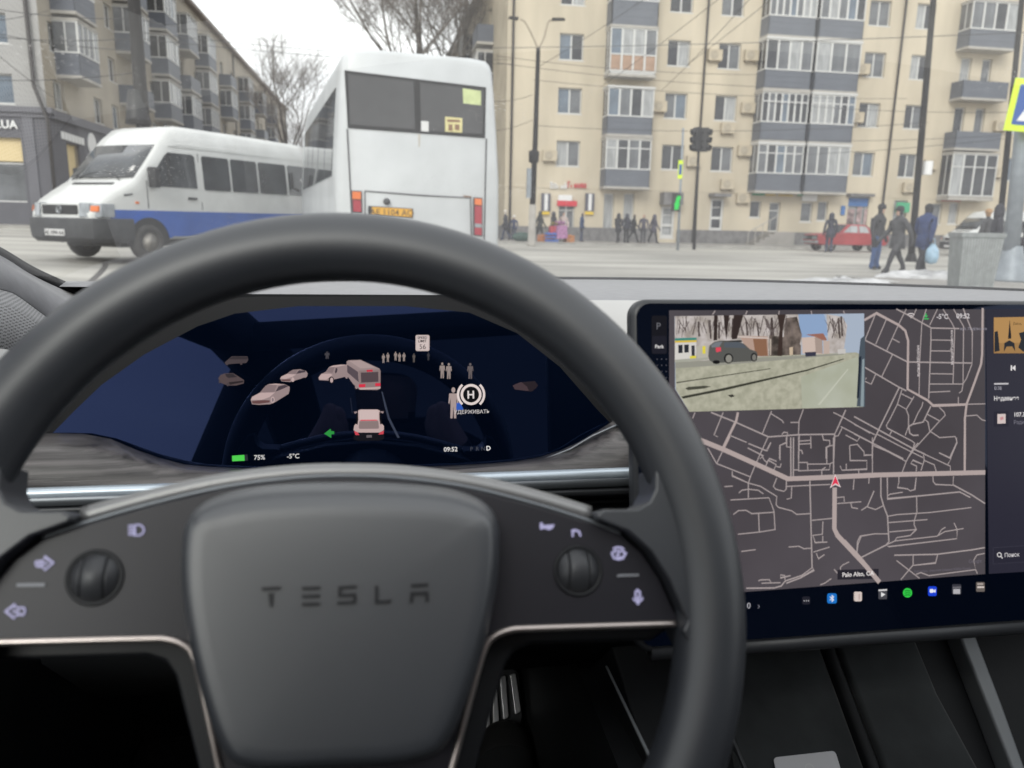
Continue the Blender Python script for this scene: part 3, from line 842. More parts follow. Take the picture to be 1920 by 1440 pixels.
def cable(parent, p, q, sag, r=.014):
    p, q = Vector(p), Vector(q); inv = parent.matrix_basis.inverted()
    pts = []
    for i in range(15):
        t = i / 14; v = p.lerp(q, t); v.z -= sag * 4 * t * (1 - t); pts.append(inv @ v)
    return MB().tube(pts, r, 5).build('cable', M_WIRE, parent, smooth=True)

def g0(x, y): return Vector((x, y, ground_z(x)))
# double-arm lamp post
lx, ly = 7.19, 37.96; lzg = ground_z(lx)
lamp = thing('street_lamp', 'double-arm street lamp with a dark mottled shaft and pale base', 'street lamp', (lx, ly, lzg))
topz = at_y(1000, 90, ly).z - lzg
MB().lathe([(.24, 0), (.24, .1), (.2, .12), (.17, 2.0)], 14).build('base', M_CONC, lamp, smooth=True)
MB().tube([(0, 0, 2.0), (.05, 0, topz * .55), (.08, 0, topz)], [.15, .125, .1], 12).build('shaft', M_POLE, lamp, smooth=True)
MB().lathe([(.0, 3.9), (.24, 4.0), (.26, 4.5), (.0, 4.6)], 12).build('junction_box', M_POLE, lamp, smooth=True)
MB().box(-.32, -.12, -.14, .1, 2.3, 3.7).build('control_box', M_GALV, lamp)
for s in (-1, 1):
    tp = at_y(975 if s < 0 else 1038, 36 if s < 0 else 37, ly)
    e = Vector((tp.x - lx, 0, tp.z - lzg))
    arm = MB().tube(spline([(.08, 0, topz - .05), (.08 + s * .25, 0, topz + .45), (e.x - s * .25, 0, e.z - .12), (e.x, 0, e.z)], 5), .045, 8).build('arm', M_TAN, lamp, smooth=True)
    MB().hexa([(e.x - .1, -.1, e.z - .05), (e.x + s * .55, -.1, e.z), (e.x + s * .55, .1, e.z), (e.x - .1, .1, e.z - .05), (e.x - .06, -.06, e.z + .08), (e.x + s * .5, -.06, e.z + .1), (e.x + s * .5, .06, e.z + .1), (e.x - .06, .06, e.z + .08)]).build('lamp_head', M_POLE, arm)
# overhead pole with traffic light
def pole(name, label, x, y, px_top, py_top, r0, r1, m, parts=True):
    zg = ground_z(x); t = thing(name, label, 'pole', (x, y, zg))
    tp = at_y(px_top, py_top, y)
    MB().tube([(0, 0, -.05), (tp.x - x, 0, tp.z - zg)], [r0, r1], 12).build('shaft', m, t, smooth=True)
    MB().lathe([(r0 * 1.7, 0), (r0 * 1.7, .06), (r0 * 1.15, .3), (r0 * 1.02, .32)], 12).build('base', m, t, smooth=True)
    return t
p1 = at_y(1712, 455, 27.5); tram = pole('tram_pole', 'tall dark tram pole behind the two walking men', p1.x, 27.5, 1758, -90, .13, .10, M_POLE)
pA = at_y(1739, 315, 27.5); MB().lathe([(.175, -.25), (.175, .25)], 12, 'z', (pA.x - p1.x, 0, pA.z - ground_z(p1.x))).build('reflector_band', M_SWHITE, tram)
p2 = at_y(1873, 455, 30); tram2 = pole('tram_pole', 'dark tram pole standing behind the yellow-framed crossing sign', p2.x, 30, 1925, -90, .13, .10, M_POLE)
p3 = at_y(275, 330, 27); tram3 = pole('tram_pole', 'thick dark pole rising behind the white minibus roof', p3.x, 27, 245, -80, .24, .18, M_POLE)
MB().lathe([(.4, 3.6), (.36, 3.8), (.25, 4.6), (.22, 4.62)], 12, 'z', (-.12, 0, 0)).build('collar', M_BLK, tram3, smooth=True)
# crossing pole with pedestrian light, side sign and hanging traffic light
p4 = at_y(1271, 462, 36); cz = ground_z(p4.x)
cp = thing('signal_pole', 'thin signal pole with a green pedestrian light before the white shop door', 'traffic signal', (p4.x, 36, cz))
t4 = at_y(1281, 240, 36)
MB().tube([(0, 0, 0), (t4.x - p4.x, 0, t4.z - cz)], [.07, .05], 10).build('shaft', M_GALV, cp, smooth=True)
def loc4(px, py): q = at_y(px, py, 36); return Vector((q.x - p4.x, 0, q.z - cz))
q = loc4(1267, 379); MB().box(q.x - .17, q.x + .17, -.2, .12, q.z - .42, q.z + .42).build('signal_housing', M_BLK, cp, bevel=.02)
M_GLOWG = glow((0.02, 0.95, 0.12), 1.0, 'green_signal_light')
mb = MB(); mb.lathe([(0, -.205), (.1, -.205), (.1, -.2)], 14, 'y', (q.x + .06, 0, q.z + .2)); mb.lathe([(0, -.205), (.13, -.205), (.13, -.2)], 14, 'y', (q.x - .01, 0, q.z - .12)); mb.hexa([(q.x - .13, -.205, q.z - .36), (q.x + .08, -.205, q.z - .34), (q.x + .08, -.2, q.z - .34), (q.x - .13, -.2, q.z - .36), (q.x - .06, -.205, q.z + .2), (q.x + .12, -.205, q.z + .22), (q.x + .12, -.2, q.z + .22), (q.x - .06, -.2, q.z + .2)])
mb.build('green_figure', M_GLOWG, cp)
q = loc4(1274, 318); MB().box(q.x - .11, q.x + .11, -.12, -.09, q.z - .42, q.z + .42).build('crossing_sign', M_YG, cp)
MB().box(q.x - .07, q.x + .07, -.128, -.121, q.z - .24, q.z + .24).build('sign_face', M_SBLUE, cp)
p5 = at_y(1302, 455, 37); z5 = ground_z(p5.x)
hp = thing('traffic_light', 'dark traffic light cluster hung high on a thin pole before the beige wall', 'traffic light', (p5.x, 37, z5))
t5 = at_y(1312, 240, 37); MB().tube([(0, 0, 0), (t5.x - p5.x, 0, t5.z - z5)], [.08, .06], 10).build('shaft', M_POLE, hp, smooth=True)
for sx, ang in ((-.17, 20), (.2, -25)):
    q = at_y(1313, 262, 37); c = Vector((q.x - p5.x + sx, -.05, q.z - z5))
    hs = MB().box(-.19, .19, -.16, .16, -.56, .56).build('signal_housing', M_BLK, hp, bevel=.04); hs.location = c; hs.rotation_euler = (0, 0, R(ang))
    for k in (-1, 0, 1):
        v = MB(); v.tube([(0, .16, .36 * k), (0, .33, .36 * k - .03)], [.155, .15], 14, caps=False); v.tube([(0, -.16, .36 * k), (0, -.33, .36 * k - .03)], [.155, .15], 14, caps=False)
        o_ = v.build('visor', M_BLK, hs, smooth=True); o_.rotation_euler = (0, 0, R(70))
# near grey steel post and the crossing sign on it
P0 = at_z(1890, 527, ground_z(14.0) + .12)
gp = thing('steel_post', 'thick light grey steel post with a flared foot at the right edge', 'post', P0)
t6 = at_y(1935, 60, P0.y)
MB().tube([(0, 0, 0), ((t6.x - P0.x), 0, t6.z - P0.z)], [.17, .14], 16).build('shaft', M_GALV, gp, smooth=True)
MB().lathe([(.42, 0), (.42, .05), (.3, .25), (.19, .75), (.175, .78)], 16).build('foot', M_GALV, gp, smooth=True)
sgn = at_y(1893, 193, P0.y - .25)
cs = thing('crossing_sign', 'pedestrian crossing sign with a fluorescent yellow frame on the grey post', 'road sign', sgn)
cs.rotation_euler = (0, R(5), R(-20))
MB().box(0, 1.0, -.012, .012, -.55, .5).build('backing_plate', M_YG, cs, bevel=.01)
MB().prism(rrect(.12, .88, -.42, .38, .03), 0, .008, lambda u, v, w: (u, -.0125 - w, v)).build('sign_face', M_SBLUE, cs)
mb = MB(); mb.prism([(.2, -.34), (.8, -.34), (.5, .3)], 0, .004, lambda u, v, w: (u, -.021 - w, v)); mb.build('white_triangle', M_SWHITE, cs)
mb = MB()
for poly in ([(.46, .02), (.56, .02), (.57, -.12), (.45, -.12)], [(.45, -.12), (.51, -.12), (.42, -.3), (.36, -.3)], [(.5, -.12), (.57, -.12), (.64, -.3), (.58, -.3)], [(.46, .0), (.42, -.1), (.36, -.14), (.38, -.17), (.46, -.11)], [(.56, 0), (.64, -.1), (.61, -.12), (.55, -.06)], rrect(.47, .56, .04, .13, .04)):
    mb.prism(poly, 0, .004, lambda u, v, w: (u, -.026 - w, v))
mb.build('walking_figure', M_BLK, cs)
MB().box(.35, .65, .012, .25, -.06, .06).build('bracket', M_GALV, cs)

# cables, each carried by a pole
cable(tram, at_y(900, 90, 37), at_y(1935, 60, 27), .1)
for (pa, ya, pb, yb, Y1, Y2, sg, par) in (
        ((1010, 125), 37, (1290, -60), 30, 37, 28, .1, lamp), ((1130, 160), 37, (1420, -60), 30, 40, 26, .1, lamp),
        ((1240, 170), 0, (1440, -40), 0, 40, 24, .1, tram), ((1290, 120), 0, (1480, -30), 0, 36, 24, .05, tram),
        ((932, 105), 0, (1420, 140), 0, 38, 40, .2, lamp), ((932, 118), 0, (1500, 165), 0, 38, 40, .2, lamp), ((925, 190), 0, (998, 178), 0, 42, 38, .1, lamp),
        ((925, 245), 0, (998, 225), 0, 42, 38, .1, lamp), ((1000, 150), 0, (1700, 185), 0, 38, 40, .25, lamp),
        ((1000, 235), 0, (1740, 230), 0, 38, 30, .3, tram), ((1420, 190), 0, (1930, 210), 0, 40, 32, .2, tram2), ((1420, 260), 0, (1930, 250), 0, 40, 32, .2, tram2), ((1500, 290), 0, (1930, 255), 0, 40, 30, .1, tram2),
        ((-20, 15), 0, (250, 35), 0, 30, 27, .1, tram3), ((-20, 60), 0, (255, 95), 0, 30, 27, .1, tram3), ((-20, 68), 0, (255, 72), 0, 30, 27, .1, tram3), ((-20, 150), 0, (262, 135), 0, 30, 27, .1, tram3),
        ((255, 72), 0, (960, 120), 0, 27, 45, .2, tram3), ((255, 60), 0, (960, 112), 0, 27, 45, .2, tram3), ((-20, 90), 0, (110, 190), 0, 30, 40, .05, tram3), ((250, 35), 0, (640, 85), 0, 27, 60, .2, tram3), ((-20, 40), 0, (90, 20), 0, 30, 38, .05, tram3)):
    cable(par, at_y(*pa, Y1), at_y(*pb, Y2), sg, .0115)

# waste container
M_BIN = mat('grey_ribbed_metal', (0.27, 0.29, 0.29), 0.5, metal=0.25, var=0.15, scale=6)
bz = ground_z(11) + .12
bc = at_z(1817, 543, bz)
wb = thing('waste_container', 'grey ribbed metal waste container narrowing downwards beside the steel post', 'waste container', (bc.x, bc.y, bz), R(-14)); wb.scale = (.72, .72, 1)
bh = at_y(1817, 436, bc.y).z - bz
def ring(f, z, d=0): return [(-.5 * f - d, -.36 * f - d, z), (.5 * f + d, -.36 * f - d, z), (.5 * f + d, .36 * f + d, z), (-.5 * f - d, .36 * f + d, z)]
MB().loft([ring(.84, 0), ring(1, bh - .08), ring(1, bh - .08, .03), ring(1, bh, .03), ring(.95, bh), ring(.95, bh - .2)]).build('body', M_BIN, wb)
mb = MB()
for i in range(15):
    u = -.46 + .92 * i / 14
    mb.hexa([(u * .84 - .012, -.36 * .84 - .02, .03), (u * .84 + .012, -.36 * .84 - .02, .03), (u * .84 + .012, -.36 * .84 + .01, .03), (u * .84 - .012, -.36 * .84 + .01, .03),
             (u - .014, -.375, bh - .1), (u + .014, -.375, bh - .1), (u + .014, -.35, bh - .1), (u - .014, -.35, bh - .1)])
mb.build('rib_panel', mat('worn_rib_edge', (0.38, 0.40, 0.40), .5, metal=.2, var=.2, scale=9), wb)

# ================================================================== VEHICLES
M_VWHITE = mat('white_van_paint', (0.67, 0.68, 0.67), 0.32, var=0.11, detail=9, scale=1.5, coat=0.4)
M_VBLUE = mat('blue_van_stripe', (0.02, 0.10, 0.44), 0.4, var=0.12, scale=2, coat=0.3)
M_BUSW = mat('bluish_white_bus_paint', (0.56, 0.58, 0.595), 0.42, var=0.10, scale=1.3, detail=9, coat=0.2)
M_BUMP = mat('grey_black_bumper', (0.055, 0.057, 0.062), 0.65, var=0.2, scale=5)
M_TYRE = mat('dusty_tyre', (0.06, 0.058, 0.056), 0.85, var=0.2, scale=6)
M_HUB = mat('pale_steel_wheel', (0.36, 0.34, 0.31), 0.5, metal=0.2, var=0.15, scale=8)
M_VGLASS = mat('vehicle_glass', (0.045, 0.05, 0.055), 0.04, spec=0.8, var=0.5, scale=1.2)
M_VGLASS2 = mat('dusty_rear_glass', (0.05, 0.05, 0.052), 0.14, spec=0.7, var=0.15, scale=2)
M_GASK = mat('black_rubber_gasket', (0.02, 0.02, 0.021), 0.7)
M_AMBER = mat('amber_lens', (0.75, 0.17, 0.02), 0.2, coat=0.5)
M_REDL = mat('red_lens', (0.36, 0.012, 0.03), 0.25, coat=0.5)
M_HLIGHT = mat('clear_headlamp', (0.28, 0.30, 0.32), 0.12, metal=0.3, coat=1.0, var=0.3, scale=8)
M_PLATEW = mat('white_number_plate', (0.68, 0.68, 0.68), 0.5, var=0.05)
M_PLATEY = mat('yellow_number_plate', (0.72, 0.38, 0.03), 0.5, var=0.05)
M_INK = mat('black_lettering', (0.03, 0.03, 0.03), 0.6)
M_SEAM = mat('panel_gap', (0.10, 0.10, 0.105), 0.8)
M_RUST = mat('rust_streak', (0.25, 0.15, 0.09), 0.9)

def wheel(parent, x, y, r, w, side):
    o = obj('wheel', cached(('hubm', r, w), lambda: MB().lathe([(0, -w * .3), (r * .55, -w * .3), (r * .55, w * .3), (0, w * .3)], 20, 'y').mesh('wheel', M_HUB, True)), parent, loc=(x, y, r))
    obj('tyre', cached(('tyre', r, w), lambda: MB().lathe([(r * .56, -w * .5), (r * .9, -w * .5), (r * .98, -w * .36), (r, 0), (r * .98, w * .36), (r * .9, w * .5), (r * .56, w * .5), (r * .54, 0), (r * .56, -w * .5)], 32, 'y').mesh('tyre', M_TYRE, True)), o)
    def rim():
        mb = MB(); s = side
        mb.lathe([(r * .56, s * w * .44), (r * .5, s * w * .36), (r * .42, s * w * .22), (r * .2, s * w * .36), (0, s * w * .38)], 24, 'y')
        return mb.mesh('rim', M_HUB, True)
    obj('rim', cached(('rim', r, w, side), rim), o)
    mb = MB()
    for k in range(8):
        a = k * math.pi / 4; mb.lathe([(0, side * w * .34), (r * .045, side * w * .34), (r * .045, side * w * .2)], 8, 'y', (r * .33 * math.cos(a), 0, r * .33 * math.sin(a)))
    mb.build('vent_hole', M_BLK, o)
    return o

def van_body(W, prof, cuts):
    """side profile (x,z) swept across the width with tumblehome; wheel arches come from cuts in the profile"""
    def hw(z): return W / 2 * (1 - 0.10 * max(0, (z - 1.25) / 1.4) ** 1.6) * (1 - .02 * max(0, (.6 - z) / .6))
    return hw

def minivan(label, loc, rz, stripe, text_plate, z_scale=1.0):
    t = thing('minibus', label, 'minibus', loc, rz)
    W = 1.93
    def hw(z): return W / 2 * (1 - 0.13 * max(0, (z - 1.3) / 1.35) ** 1.5)
    # local x forward, y left. body in lofted half sections: list of x stations with bottom, belt, roof heights and width scale
    st = [(-3.40, .45, 2.42, .90), (-3.34, .42, 2.55, .98), (-2.8, .40, 2.60, 1), (-.9, .40, 2.62, 1), (.55, .40, 2.62, 1), (.95, .40, 2.56, 1), (1.2, .40, 2.36, .995), (1.38, .40, 2.14, .99),
          (1.62, .40, 1.86, .985), (1.95, .40, 1.50, .97), (2.3, .40, 1.30, .95), (2.6, .42, 1.12, .91), (2.76, .44, .98, .86), (2.82, .5, .86, .80)]
    rings = []
    for (x, zb, zt, k) in st:
        g = []
        for f in (0, .04, .18, .35, .5, .62, .74, .86, .94, .985, 1.0):
            z = zb + (zt - zb) * f
            y = hw(z) * k * (1 - (.0 if f < .9 else .05 * ((f - .9) / .1) ** 1.2 * (2.6 if x < 1.3 else 1.2)))
            if f == 0: y *= .96
            if f == 1.0: y *= .62
            g.append((x, y, z))
        rings.append(g + [(x, -y, z) for x, y, z in g[::-1]])
    body = MB().loft(rings).build('body', M_VWHITE, t, smooth=True, bevel=0.0)
    def side(poly, m, name, off=.006, s=1, par=None):
        """panel hugging the flank: (x,z) polygon"""
        v = []
        for (x, z) in poly:
            k = 1.0
            for i in range(len(st) - 1):
                if st[i][0] <= x <= st[i + 1][0]:
                    a = (x - st[i][0]) / (st[i + 1][0] - st[i][0]); k = st[i][3] * (1 - a) + st[i + 1][3] * a
            v.append((x, s * (hw(z) * k + off), z))
        vi = [(x, y - s * .02, z) for x, y, z in v]; n = len(v)
        return MB().add(v + vi, [tuple(range(n)), tuple(range(n, 2 * n))[::-1]] + [(i, (i + 1) % n, n + (i + 1) % n, n + i) for i in range(n)]).build(name, m, par or t)
    for s in (1, -1):
        if stripe:
            def low(x):
                z = .45
                for cx in (1.72, -1.75):
                    if abs(x - cx) < .5: z = max(z, .34 + math.sqrt(.25 - (x - cx) ** 2))
                return z
            xs_ = [-3.3 + 5.8 * i / 58 for i in range(59)]; v = []
            for x in xs_:
                k = 1.0
                for i in range(len(st) - 1):
                    if st[i][0] <= x <= st[i + 1][0]:
                        a = (x - st[i][0]) / (st[i + 1][0] - st[i][0]); k = st[i][3] * (1 - a) + st[i + 1][3] * a
                v += [(x, s * (hw(.5) * k + .008), low(x)), (x, s * (hw(.5) * k + .008), .94)]
            MB().add(v, [(2 * i, 2 * i + 2, 2 * i + 3, 2 * i + 1) for i in range(58)]).build('stripe', M_VBLUE, t).modifiers.new('s', 'SOLIDIFY').thickness = .004
        for (a, b) in ((-3.2, -2.34), (-2.26, -1.36), (-1.3, -.52), (-.46, .28)):
            side([(a, 1.42), (a, 2.02), (a + .03, 2.06), (b - .03, 2.06), (b, 2.02), (b, 1.42), (b - .03, 1.38), (a + .03, 1.38)], M_VGLASS, 'side_window', s=s, off=.012)
        dwin = side([(.47, 1.40), (.47, 2.02), (.52, 2.06), (1.12, 2.06), (1.2, 2.0), (1.62, 1.52), (1.62, 1.4)], M_VGLASS, 'door_window', s=s, off=.012)
        side([(1.13, 1.4), (1.13, 2.03), (1.17, 2.03), (1.17, 1.4)], M_GASK, 'quarter_bar', s=s, off=.016)
        for xx in (.36, 1.68): side([(xx, .98), (xx, 2.1 if xx < 1 else 1.5), (xx + .018, 2.1 if xx < 1 else 1.5), (xx + .018, .98)], M_SEAM, 'door_gap', s=s, off=.008)
        side([(.52, 1.17), (.52, 1.22), (.74, 1.22), (.74, 1.17)], M_BUMP, 'door_handle', s=s, off=.04)
        side([(-3.3, 1.0), (-3.3, 1.03), (2.45, 1.03), (2.45, 1.0)], M_VWHITE, 'rub_strip', s=s, off=.015)
        side([(-3.3, 2.18), (-3.3, 2.24), (.8, 2.24), (1.1, 2.18)], M_VWHITE, 'roof_rail', s=s, off=.02)
        side([(2.02, 1.22), (2.02, 1.25), (2.2, 1.22), (2.2, 1.19)], M_BUMP, 'fender_badge', s=s, off=.01)
        side([(1.9, 1.06), (1.9, 1.1), (1.97, 1.1), (1.97, 1.06)], M_AMBER, 'side_repeater', s=s, off=.02)
        for cx in (1.72, -1.75):
            arc = [(cx + .47 * math.cos(R(a)), .34 + .47 * math.sin(R(a))) for a in range(-5, 186, 10)]
            side([(x, max(z, .3)) for x, z in arc], M_BLK, 'wheel_arch', s=s, off=.012)
            arc3 = [(cx + .55 * math.cos(R(a)), .34 + .55 * math.sin(R(a))) for a in range(10, 171, 10)]; arc4 = [(cx + .47 * math.cos(R(a)), .34 + .47 * math.sin(R(a))) for a in range(170, 9, -10)]
            side(arc3 + arc4, M_VBLUE if stripe else M_VWHITE, 'arch_flare', s=s, off=.03)
            wheel(t, cx, s * .865, .345, .22, s)
        # mirror
        mb = MB(); mb.prism(rrect(-.11, .11, -.19, .19, .05), -.09, .02, lambda u, v, w: (1.62 + w, s * (1.03) + u, 1.56 + v)); mb.tube([(1.62, s * .9, 1.45), (1.6, s * 1.0, 1.5)], .03, 6)
        mb.build('door_mirror', M_BLK, t, smooth=False)
    # windscreen, bonnet vent, face
    mb = MB(); zs = ((1.95, 1.53), (1.62, 1.88), (1.36, 2.17))
    rows = []
    for (x, z) in zs:
        rows.append([(x + .012 - .05 * abs(f) ** 2, f * hw(z) * .90, z + .012) for f in (-1, -.6, -.2, .2, .6, 1)])
    mb.loft(rows, closed=False, caps=False)
    gl = mb.build('windscreen', M_VGLASS, t, smooth=True)
    md = gl.modifiers.new('s', 'SOLIDIFY'); md.thickness = .01; md.offset = 1
    mb = MB(); mb.hexa([(2.12, -.55, 1.40), (2.12, .55, 1.40), (2.06, .55, 1.43), (2.06, -.55, 1.43), (2.13, -.55, 1.415), (2.13, .55, 1.415), (2.07, .55, 1.447), (2.07, -.55, 1.447)]); mb.build('bonnet_vent', M_BLK, t)
    for s in (.3, -.35): MB().tube([(2.0, s * 2, 1.50), (1.86, s * .4, 1.66)], .012, 5).build('wiper', M_BLK, t)
    fx_ = 2.83
    MB().prism(rrect(-.52, .52, .82, 1.03, .03), 0, .03, lambda u, v, w: (fx_ - .045 + w, u, v)).build('grille_frame', M_VWHITE, t)
    gr = MB().prism(rrect(-.47, .47, .84, 1.01, .02), 0, .02, lambda u, v, w: (fx_ - .02 + w, u, v)).build('grille', M_BLK, t)
    for k in range(4):
        MB().box(fx_ + .002, fx_ + .012, -.46, .46, .855 + k * .04, .865 + k * .04).build('slat', M_BUMP, gr)
    MB().lathe([(.075, .0), (.075, .016), (.06, .018), (.06, .0)], 20, 'x', (fx_ + .005, 0, .925)).build('round_emblem', M_HLIGHT, gr, smooth=True)
    mb = MB(); mb.add([(fx_ + .018, -.045, .96), (fx_ + .018, -.03, .96), (fx_ + .018, .005, .885), (fx_ + .018, -.005, .885)], [(0, 1, 2, 3)]); mb.add([(fx_ + .018, .045, .96), (fx_ + .018, .03, .96), (fx_ + .018, -.005, .885), (fx_ + .018, .005, .885)], [(0, 1, 2, 3)]); mb.build('emblem_mark', M_HLIGHT, gr)
    for s in (1, -1):
        MB().hexa([(2.70, s * .53, .80), (2.86, s * .53, .80), (2.82, s * .74, .80), (2.6, s * .74, .80), (2.68, s * .53, 1.05), (2.83, s * .53, 1.05), (2.78, s * .74, 1.05), (2.58, s * .74, 1.05)]).build('headlight', M_HLIGHT, t, bevel=.01)
        MB().hexa([(2.60, s * .75, .80), (2.82, s * .75, .80), (2.70, s * .915, .80), (2.42, s * .93, .80), (2.58, s * .75, 1.04), (2.775, s * .75, 1.04), (2.66, s * .905, 1.04), (2.4, s * .92, 1.04)]).build('indicator', M_HLIGHT, t, bevel=.01)
        MB().hexa([(2.66, s * .78, .9), (2.815, s * .78, .9), (2.735, s * .885, .9), (2.6, s * .885, .9), (2.64, s * .78, 1.0), (2.795, s * .78, 1.0), (2.715, s * .88, 1.0), (2.58, s * .88, 1.0)]).build('amber_lens', M_AMBER, t, bevel=.005)
    rb = []
    for (z, dx, k) in ((.34, -.06, .95), (.42, .06, 1.0), (.62, .08, 1.02), (.78, .06, 1.01)):
        rb.append([(2.05, .965 * k, z), (2.58, .965 * k, z), (2.80 + dx * .6, .84 * k, z), (2.87 + dx, .55 * k, z), (2.89 + dx, 0, z), (2.87 + dx, -.55 * k, z), (2.80 + dx * .6, -.84 * k, z), (2.58, -.965 * k, z), (2.05, -.965 * k, z)])
    MB().loft(rb).build('bumper', M_BUMP, t, bevel=.02)
    pl = MB().box(2.955, 2.975, -.26, .26, .46, .575).build('number_plate', M_PLATEW, t)
    if text_plate:
        o_ = text_mesh('plate_lettering', text_plate, .1, M_INK, pl, 0, 0, align='CENTER', bold=.003)
        o_.matrix_local = Matrix.Translation((2.978, 0, .48)) @ Matrix.Rotation(R(90), 4, 'Z') @ Matrix.Rotation(R(90), 4, 'X')
    mb = MB(); mb.box(-2.2, 2.2, -.75, .75, .25, .5); mb.build('underbody', M_BLK, t)
    return t
vw = at_d(271, 487, 14.5)
vh = R(-123.5)                                   # heading in the world
fwd = Vector((math.cos(vh), math.sin(vh), 0)); lft = Vector((-fwd.y, fwd.x, 0))
vpos = Vector((vw.x, vw.y, 0)) - fwd * 1.72 - lft * .80
minivan('white minibus with a blue lower stripe turning past the corner', (vpos.x, vpos.y, .29), vh, True, 'AE 1094 AA').scale = (.975, .975, .975)
wv = at_y(1850, 468, 35.0)
minivan('plain white van parked sideways beyond the walking people', (wv.x + .3, 35.0, ground_z(14)), R(180), False, None).scale = (.86, .86, .84)

# ------------------------------------------------ white bus seen from behind
BR, BL_ = Vector((1.72, 11.49, 0)), Vector((-.66, 11.17, 0))
bc_ = (BR + BL_) / 2; bdir = (BR - BL_).normalized(); bang = math.atan2(bdir.y, bdir.x) + R(1.5)
bzg = 0.06
bus = thing('bus', 'white bus seen from behind, turning left in front of the car', 'bus', (bc_.x, bc_.y, bzg), bang)
BW, BH, BLn = (BR - BL_).length, 3.3, 7.9
fbus = Frame((bc_.x, bc_.y, bzg), (math.cos(bang), math.sin(bang), 0), (0, 0, 1))   # w points back towards the camera
def bpx(x, y): return fbus.px(x, y)
BH = (bpx(650, 104)[1] + bpx(900, 124)[1]) / 2 + .13
def brow(z): # half width at height z
    f = z / BH
    return BW / 2 * (1.0 - .125 * max(0, (f - .42) / .58) ** 1.3 - .02 * max(0, (.3 - f) / .3))
rings = []
for (y, kz, ins) in ((0, 0, .10), (.05, 0, .03), (.22, 0, 0), (BLn - .4, 0, 0), (BLn - .1, .02, .03), (BLn, .08, .1)):
    g = []
    for f in (.13, .16, .3, .5, .7, .85, .945, .975, .993, 1.0):
        z = BH * f - kz * (f ** 2) - (ins * .8 if f > .95 else 0)
        hwid = brow(z) - ins
        if f > .9: hwid -= (.01, .03, .085, .3)[(.945, .975, .993, 1.0).index(f)] if f >= .945 else 0
        g.append((hwid, y, z))
    rings.append(g + [(-x, y, z) for x, y, z in g[::-1]])
MB().loft(rings).build('body', M_BUSW, bus, smooth=True)
def bpanel(name, pts, m, d0=-.005, d1=.012, parent=None, px=True):
    poly = [bpx(*p) for p in pts] if px else pts
    return MB().prism(poly, d0, d1, lambda u, v, w: (u, -w, v)).build(name, m, parent or bus)
rw = bpanel('rear_window_frame', [(646, 132), (911, 164), (909, 259), (652, 240)], M_GASK, -.02, .012)
bpanel('pane', [(652, 139), (775, 153), (778, 243), (656, 234)], M_VGLASS2, .0121, .018, rw)
bpanel('pane', [(787, 155), (906, 169), (904, 252), (789, 245)], M_VGLASS2, .0121, .018, rw)
bpanel('route_card', [(867, 166), (901, 171), (901, 198), (868, 194)], mat('yellow_green_card', (0.55, 0.62, 0.32), .6, var=.15, scale=10), .0185, .021)
rc = bpanel('warning_card', [(834, 219), (866, 222), (866, 249), (834, 247)], mat('pale_yellow_card', (0.66, 0.60, 0.30), .6, var=.15, scale=12), .0185, .021)
mb = MB(); 
for (x0, x1, y0, y1) in ((838, 862, 224, 229), (840, 848, 233, 245), (852, 861, 233, 244)):
    mb.prism([bpx(x0, y0), bpx(x1, y0 + 1), bpx(x1, y1 + 1), bpx(x0, y1)], .0212, .0216, lambda u, v, w: (u, -w, v))
mb.build('card_print', M_RUST, rc)
bpanel('note_card', [(789, 227), (803, 228), (803, 247), (789, 246)], M_PLATEW, .0185, .021)
for line in ([(651, 242), (659, 396), (661, 445)], [(912, 260), (910, 350), (908, 450)]):
    pts = [bpx(*p) for p in line]
    mb = MB(); mb.tube([(u, -.004, v) for u, v in pts], .011, 6); mb.build('panel_gap', M_SEAM, bus)
hatch = MB().tube([(u, -.006, v) for u, v in [bpx(685, 450), bpx(684, 358), bpx(784, 366), bpx(882, 371), bpx(884, 455)]], .011, 6).build('engine_hatch_gap', M_SEAM, bus)
bpanel('rust_streak', [(784, 252), (788, 252), (787, 276), (785, 276)], mat('faint_rust', (0.5, 0.46, 0.4), .8, var=.2), 0, .003)
bpanel('rust_streak', [(868, 366), (884, 368), (884, 372), (872, 371)], M_RUST, 0, .004)
for pts_a, pts_r in ((((660, 359), (676, 360), (676, 374), (660, 373)), ((661, 375), (676, 376), (677, 398), (662, 397))), (((889, 372), (902, 373), (902, 385), (889, 384)), ((889, 386), (902, 387), (902, 441), (889, 440)))):
    h = bpanel('tail_light', [(pts_a[0][0] - 2, pts_a[0][1] - 2), (pts_a[1][0] + 2, pts_a[1][1] - 2), (pts_r[2][0] + 2, pts_r[2][1] + 2), (pts_r[3][0] - 2, pts_r[3][1] + 2)], M_BUMP, -.01, .02)
    bpanel('indicator_lens', pts_a, M_AMBER, .0201, .04, h); bpanel('brake_lens', pts_r, M_REDL, .0201, .04, h)
    if pts_a[0][0] > 800: bpanel('reverse_lens', ((889, 419), (902, 420), (902, 427), (889, 426)), M_HLIGHT, .041, .046, h)
pl = bpanel('number_plate', [(690, 386), (774, 391), (774, 409), (690, 404)], M_GASK, -.005, .012)
bpanel('plate_face', [(697, 388), (772, 392), (772, 407), (697, 403)], M_PLATEY, .0121, .016, pl)
u0, v0 = bpx(735, 404); u1 = bpx(772, 404)[0]
o_ = text_mesh('plate_lettering', 'AE 1104 AO', .125, mat('plate_brown_ink', (.14, .08, .02), .6), pl, 0, 0, align='CENTER', bold=.002); o_.matrix_local = Matrix.Translation((u0, -.0175, v0 - .0)) @ Matrix.Rotation(R(90), 4, 'X') @ Matrix.Scale(.95, 4)
